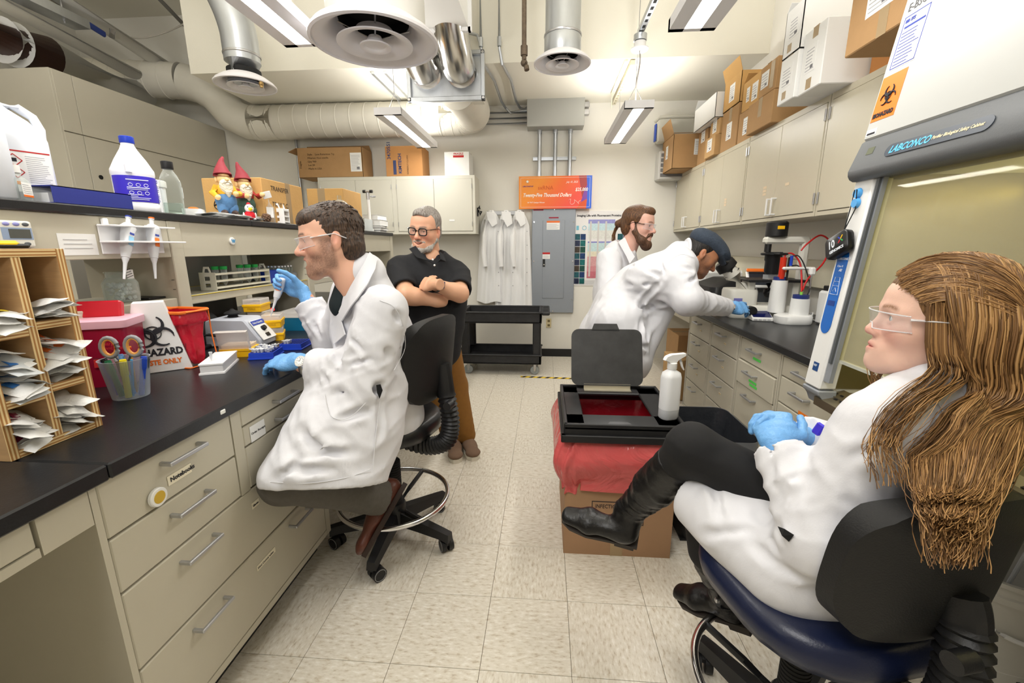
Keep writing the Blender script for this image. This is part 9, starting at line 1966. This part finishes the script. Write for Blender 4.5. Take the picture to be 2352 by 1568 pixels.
# == woman on the near stool
def person5():
    q=thing('person','long-haired woman in lab coat and black boots on the navy stool','person',(.68,.92,0),world=True)
    f=Vector((-.42,.907,0)); r=Vector((.907,.42,0)); up=Vector((0,0,1))
    hd=at(2150,737,.88); Mh=frame((-.90,.40,.06),(.10,-.06,1),hd,1.0)
    nb=Vector((.800,.895,1.105)); pel=Vector((.685,.925,.665)); ch=Vector((.755,.895,.94)); side=nv(r)
    sL,sR=Vector((.655,.835,1.015)),Vector((.925,.96,1.03)); eL=Vector((.575,.815,.79)); wL=Vector((.545,.965,.915)); eR=Vector((.93,1.10,.80)); wR=Vector((.66,1.06,.90))
    sk=lambda v:np.tile(np.append(lin(232,190,170),1),(len(v),1))
    F=head_field(mouth=.0,jaw=.90,nose=.9,neck=(0.0,-.055,-.19),neck_r=.048,cheek=1.0,brow=.7,h=.0024,fem=1); hv,hf=F.mesh('h')
    parts=[(hv,hf,Mh,head_color((236,194,174),(206,124,116),(140,100,72),None,0,cheek=(228,150,136),mouth=0,liner=.4))]
    T_=Field((.35,.6,.60),(1.1,1.3,1.18),.012); sweep(T_,[pel,pel.lerp(ch,.5),ch,nb],[(.14,.10),(.12,.09),(.14,.09),(.045,.045)],side,.04); limb(T_,[sL,eL,wL],[.045,.038,.027]); limb(T_,[sR,eR,wR],[.045,.038,.027]); tv,tf=T_.mesh('t'); parts.append((tv,tf,None,sk)); to_mesh('body',parts,skin_mat('skin_light'),q)
    eyes(q,Mh,(96,116,122),look=(.18,1,.02)); lens_glasses(q,Mh,None,Mlens('safety_lens_clear'))
    # ---- coat
    C=Field((.30,.52,.50),(1.12,1.36,1.20),.0065)
    sweep(C,[pel+Vector((0,0,-.03)),pel.lerp(ch,.45),ch,ch.lerp(nb,.55),nb],[(.17,.125),(.145,.105),(.155,.105),(.135,.075),(.050,.050)],side,.05)
    limb(C,[sL,eL],[.070,.072],.04); limb(C,[eL,wL],[.070,.054],.03); limb(C,[sR,eR],[.070,.068],.04); limb(C,[eR,wR],[.07,.055],.03)
    C.add(prim_ell(eL+Vector((.01,-.005,-.01)),(.075,.075,.07)),.04)
    # skirt across the lap
    sweep(C,[pel+Vector((0,0,.0)),pel+f*.16+Vector((0,0,.015)),pel+f*.30+Vector((-.0,0,.035))],[(.185,.105),(.195,.098),(.185,.090)],side,.05)
    C.add(prim_cone(pel-r*.14+f*.02+Vector((0,0,-.02)),pel-r*.14+f*.27+Vector((0,0,-.005)),.085,.07),.05)
    fe=pel+f*.295+Vector((0,0,.03)); C.cut(fe,f+Vector((0,0,.12)),.26); C.cut(pel+Vector((0,0,-.075)),(0,0,-1),.42)
    C.add(prim_seg(pel+f*.275+Vector((0,0,.03)),pel+f*.40+Vector((0,0,.05)),(.16,.070),(.17,.080),nv(r)),.012,sub=True)
    d=(wL-eL).normalized(); C.cut(wL-d*.005,d,.085); C.add(prim_cone(wL-d*.05,wL+d*.04,.040,.047),.006,sub=True); d2=(wR-eR).normalized(); C.cut(wR-d2*.005,d2,.08)
    for a,b_,za,w_,dp in (((1880,1130),(1960,1060),.66,.012,.012),((1830,1160),(1880,1240),.68,.012,.012),((1860,1100),(1800,1200),.70,.014,.012),((1960,1000),(2060,1010),.64,.012,.009),((1930,1070),(2040,1180),.62,.014,.008),((1700,1090),(1790,1120),.85,.016,.010),((1640,1180),(1740,1250),.86,.018,.010),((1790,1200),(1830,1290),.72,.012,.012),((1750,1260),(1900,1330),.75,.016,.010)): C.crease(at(*a,za),at(*b_,za),w_,dp)
    C.folds(eL,.10,(.3,1,.4),.06,.012,3); C.folds(sL.lerp(eL,.5),.12,(.5,-.3,1),.08,.010,4); C.folds(eL.lerp(wL,.55),.09,d,.05,.008,7); C.folds(pel+f*.15-r*.1,.16,(1,.3,0),.10,.010,9); C.folds(ch-f*.1,.14,(.3,.2,1),.09,.007,11)
    px_creases(C,[[(1948,1051),(2013,1033)],[(1842,1090),(1803,1125),(1790,1165)],[(1864,1099),(1820,1160)],[(1671,1086),(1759,1099)],[(1610,1226),(1724,1220)],[(1724,1244),(1785,1301)],[(1794,1301),(1873,1340)],[(1768,1011),(1785,1143)],[(1737,1182),(1785,1209),(1799,1257)],[(1640,1110),(1660,1200)],[(1930,1130),(1990,1180)]],.012,.005)
    v,fc=C.mesh('coat'); to_mesh('lab_coat',[(v,fc,None,None)],coat_m,q); cv=v
    stitched(q,cv,[(2100,880),(2140,905),(2170,960),(2160,1040)],'armhole_seam',seam_m)
    ps=[onto(cv,a,b_,.002,7) for a,b_ in ((1786,1208),(1802,1214),(1824,1228),(1812,1244),(1796,1230))]; b=B(); b.bm.faces.new([b.bm.verts.new(p_) for p_ in ps]); b.done('pocket_slit',M('slit_dark',(14,14,16),.9),q,smooth=0)
    # ---- legs and boots
    jean=M('jeans_black',(18,18,20),.8,noise=.15,nscale=60); bootm=M('boot_black',(17,16,17),.38,noise=.2,nscale=40,bump=.25,bscale=45); bs=M('boot_sole',(52,46,42),.7)
    kn=at(1590,1030,1.18); an=at(1452,1168,1.44); G=Field((.2,.8,.40),(.9,1.45,.95),.0075)
    limb(G,[pel+r*.06+Vector((0,0,.03)),kn+Vector((.0,.0,-.0)),kn.lerp(an,.25)],[.085,.066,.058],.03); limb(G,[pel-r*.06+Vector((0,0,-.01)),Vector((.47,1.15,.66)),Vector((.49,1.13,.5))],[.08,.062,.058],.03); G.folds(kn,.1,(.5,.2,1),.05,.006,2); v,fc=G.mesh('j'); to_mesh('trousers',[(v,fc,None,None)],jean,q)
    def boot(name,top,ank,toe,rt,seed,heel=None):
        top,ank,toe=Vector(top),Vector(ank),Vector(toe); lo=np.minimum.reduce([nv(top),nv(ank),nv(toe)])-.13; hi=np.maximum.reduce([nv(top),nv(ank),nv(toe)])+.13
        K=Field(lo,hi,.006); sh=(ank-top).normalized(); ft=(toe-ank); ft=(ft-sh*ft.dot(sh)*.35).normalized(); sd=sh.cross(ft).normalized()
        limb(K,[top,top.lerp(ank,.5),ank],[rt,rt*.97,rt*.72],.02); hl=ank+sh*.055-ft*.02
        if heel is not None: hl=Vector(heel); ft=(toe-hl).normalized(); sd=sh.cross(ft).normalized()
        dn=(ft.cross(sd)).normalized(); dn=dn if dn.dot(sh)>0 else -dn
        K.add(prim_seg(ank+sh*.02,hl+ft*.02,(.036,.048),(.035,.045),nv(sd)),.02); K.add(prim_seg(hl+ft*.03,hl+ft*.13-sh*.005,(.036,.030),(.043,.030),nv(sd)),.02); K.add(prim_seg(hl+ft*.13,hl+ft*.205+sh*.004,(.043,.028),(.032,.020),nv(sd)),.02)
        K.add(prim_cone(ank,hl-dn*.005,.036,.036),.02); K.cut(top+sh*.004,-sh,.1)
        K.folds(top.lerp(ank,.72),.10,sh,.045,.016,seed); K.folds(top.lerp(ank,.35),.10,sh+ft*.4,.06,.008,seed+3); K.crease(ank+ft*.03-sd*.03,ank+ft*.05+sd*.03,.010,.006)
        v,fc=K.mesh('b'); o=to_mesh(name,[(v,fc,None,None)],bootm,q); Ms=frame(ft,-dn,hl+dn*.030)
        out=[(-.030,-.04),(-.035,.05),(-.044,.13),(-.036,.19),(-.016,.222),(.016,.222),(.036,.19),(.044,.13),(.035,.05),(.030,-.04)]
        b=B(); b.rings([[Ms@Vector((x,y,z+.014*max(0,(y-.12)/.1)*0)) for x,y in out] for z in (-.008,.004)]); b.rings([[Ms@Vector((x,y,z)) for x,y in ((-.027,-.030),(.027,-.030),(.029,.034),(-.029,.034))] for z in (-.028,-.004)]); b.done('sole',bs,o,smooth=30)
        return o,sh,ft,sd
    o,sh,ft,sd=boot('boot',kn.lerp(an,.18),an,at(1318,1185,1.50),.062,5,at(1440,1222,1.44))
    zp=[kn.lerp(an,.2)-_f*.060+_u2*-.012,kn.lerp(an,.6)-_f*.058-_u2*.010,an-_f*.044-_u2*.008]; B().tube(zp,.0022,n=6).done('zip',steel,o); B().tube([zp[0]+sd*.03,zp[0]],.0018,n=6).done('cuff_trim',steel,o)
    o,sh,ft,sd=boot('boot',(.485,1.135,.55),at(1668,1362,1.29),at(1566,1338,1.43),.060,9)
    B().tube([nv(at(1668,1362,1.29))+nv(_f)*-.042+nv(_u2)*-.02,nv(at(1640,1375,1.30))+nv(_f)*-.040],.006,n=8,flat=.5).done('buckle_strap',blackp,o); B().box(at(1648,1378,1.25),(.014,.014,.014),.003).done('buckle',steel,o)
    # ---- gloves, folded over each other in the lap
    hL=frame(Vector((.30,.75,.35)),Vector((-.45,-.35,.8)),wL+d*.012,1.0); hand_obj(q,'glove',[(.75,.8,.5),(.8,.85,.5),(.85,.9,.5),(.9,.9,.5)],hL,glove_m,thumb=((.1,.95,.0),(-.1,.95,-.1)),seed=3,elbow=eL)
    hR=frame(Vector((-.62,.05,.42)),Vector((.45,.2,.8)),wR+d2*.01,1.0); hand_obj(q,'glove',[(.55,.7,.45),(.65,.8,.5),(.75,.85,.5),(.85,.9,.5)],hR,glove_m,thumb=((-.2,.95,.1),(-.3,.9,.0)),seed=6,mirror=True,elbow=eR)
    # ---- hair
    cuts=[(prim_ell((0,.112,-.022),(.086,.080,.088)),.014),(prim_ell((0,.12,-.12),(.12,.13,.08)),.014),(prim_ell((0,-.02,-.20),(.13,.16,.09)),.012)]
    Hf=hair_cap(Mh,r=(.086,.112,.093),cuts=cuts,adds=[(prim_ell((0,-.055,-.05),(.086,.072,.09)),.03),(prim_ell((.0,-.07,-.10),(.075,.055,.08)),.03)],amp=.003,h=.004); v,fc=Hf.mesh('x')
    hb=hair_mat('hair_darkblond',(96,68,42),(150,112,72),axis=(70,70,10)); to_mesh('hair',[(v,fc,Mh,None)],hb,q)
    rr=random.Random(21); raw=[]
    Mi=Mh.inverted()
    def lock(p,w0,wav,ph,world=False):
        """p in the head frame (Vectors) ending with world points wrapped by Mi"""
        pts=smooth_path(p,4); k=len(pts); out=[]
        for i_,x in enumerate(pts):
            t=i_/(k-1); a_=wav*min(1,max(0,(t-.28)*1.7)); out.append(Vector(x)+Vector((math.sin(ph+11*t)*a_,math.cos(ph*1.7+9.5*t)*a_*.8,0)))
        raw.append((out,[max(.0008,w0*(.6+.55*math.sin(PI*min(1,t_*1.1+.12)))*(1-.8*t_**3)) for t_ in [i_/(k-1) for i_ in range(k)]],.004+.022*rr.random()))
    def scalp(x,y,lift=1.04):
        z=.040+.092*math.sqrt(max(0.02,1-(x/.086)**2-((y+.022)/.111)**2)); return Vector((x,y,z*lift))
    for k in range(1500):      # hair parted on top, falling down the near side and the back
        u=rr.random(); near=rr.random()<.72; sg=-1 if near else 1
        y=.045-.165*u+rr.uniform(-.01,.01); y=min(.045,max(-.118,y)); x0=.012+rr.uniform(-.012,.012)
        a=scalp(x0,y); b_=scalp(sg*.055,y-.015,1.03); c_=Vector((sg*(.094-.040*max(0,(-.06-y)/.06)+rr.uniform(-.004,.008)),y-.030-.01*u,.030));
        if y<-.075: c_=Vector((sg*rr.uniform(.0,.07),-.142+rr.uniform(-.01,.008),.02)); b_=Vector((c_.x*.9,-.118,.085))
        d_=Vector((c_.x*rr.uniform(.98,1.10),min(c_.y,-.012)-.008,-.045)); e_=Vector((c_.x*rr.uniform(.9,1.12),min(c_.y,-.025)-.022,-.11))
        q_=rr.random() if near else .55+.45*rr.random(); wx=(2085 if near else 2230)+ (230 if near else 120)*(.15*q_+.85*(u if near else q_)); L=rr.random()
        g1=at(wx+rr.uniform(-14,14),980,.80-.04*u); g2=at(2090+.80*(wx-2085)+rr.uniform(-16,16),1100,.72-.03*u); g3=at(2118+.52*(wx-2085)+rr.uniform(-22,22),1140+60*L,.67-.02*u); g4=at(2150+.30*(wx-2085)+rr.uniform(-30,30),1175+130*L*L,.645-.02*u)
        lock([a,b_,c_,d_,e_,Mi@g1,Mi@g2,Mi@g3]+([Mi@g4] if L>.25 else []),rr.uniform(.0010,.0023),rr.uniform(.005,.014),rr.uniform(0,6.3))
    for k in range(460):      # front hair swept back and twisted behind the near ear
        w_=rr.random(); jx=lambda m: Vector((rr.uniform(-m,m),rr.uniform(-m,m),rr.uniform(-m,m))); mixp=lambda a,b_: Vector(a).lerp(Vector(b_),w_)
        p0=mixp((-.071,.046,.040),(.004,.080,.094)); p1=mixp((-.082,.020,.052),(-.022,.048,.127)); p2=mixp((-.090,-.020,.050),(-.050,.0,.133)); p3=mixp((-.096,-.066,.034),(-.078,-.062,.100)); p4=Vector((-.086,-.116,.002))
        lock([p0+jx(.003),p1+jx(.003),p2+jx(.004),p3+jx(.004),p4+jx(.007),p4+Vector((.006,-.012,-.022))+jx(.006)],rr.uniform(.0008,.0019),.0,0)
    for k in range(110):      # strands over the near temple and in front of the shoulder
        w_=rr.random(); rt=Vector((-.074,.044-.05*w_,.046)); m1=Vector((-.089-.006*w_,.034-.055*w_,-.03)); m2=Vector((-.096-.006*w_,.020-.050*w_,-.10)); L=rr.random(); g=at(2028+60*w_+rr.uniform(-8,8),955+rr.uniform(-6,10),.79); g2=at(1985+75*w_+rr.uniform(-14,14),1012+30*L,.75); g3=at(2000+80*w_+rr.uniform(-16,16),1060+60*L,.73)
        lock([rt,m1,m2,Mi@g,Mi@g2]+([Mi@g3] if k%2==0 else []),rr.uniform(.0007,.0016),.005,rr.uniform(0,1.5))
    for k in range(24):       # far side of the neck
        rt=Vector((.078,.03,.0)); lock([rt,(.088,.035,-.06),(.085,.05+rr.uniform(-.01,.02),-.12),(.08,.045,-.18+rr.uniform(-.02,.02))],.0024,.006,rr.uniform(0,6.3))
    P_=np.array([nv(x) for o_,_,_ in raw for x in o_]); m_=np.array([c for o_,_,c in raw for x in o_]); P_=Hf.push_all(P_,.0008+.18*m_); A_=np.array(Mh); P_=P_@A_[:3,:3].T+A_[:3,3]; P_=C.push_all(P_,m_); locks=[]; i0=0
    for o_,rs_,c in raw: locks.append(([Vector(x) for x in P_[i0:i0+len(o_)]],rs_)); i0+=len(o_)
    hm=[M('lock_dark',(104,74,44),.42),M('lock_mid',(140,102,62),.42),M('lock_blond',(172,130,82),.4),M('lock_light',(188,146,96),.42),M('lock_brown',(122,88,54),.42)]
    strand_mesh('hair_locks',hm,q,locks)
person5()
# pen pocket things and badge reel
tag(B().box(at(1880,985,.93),(.008,.018,.028),.003,rot=(.3,.2,.5)).done('badge_clip',M('badge_violet',(60,50,200),.4)),'violet badge clip at the woman\'s coat front','badge')
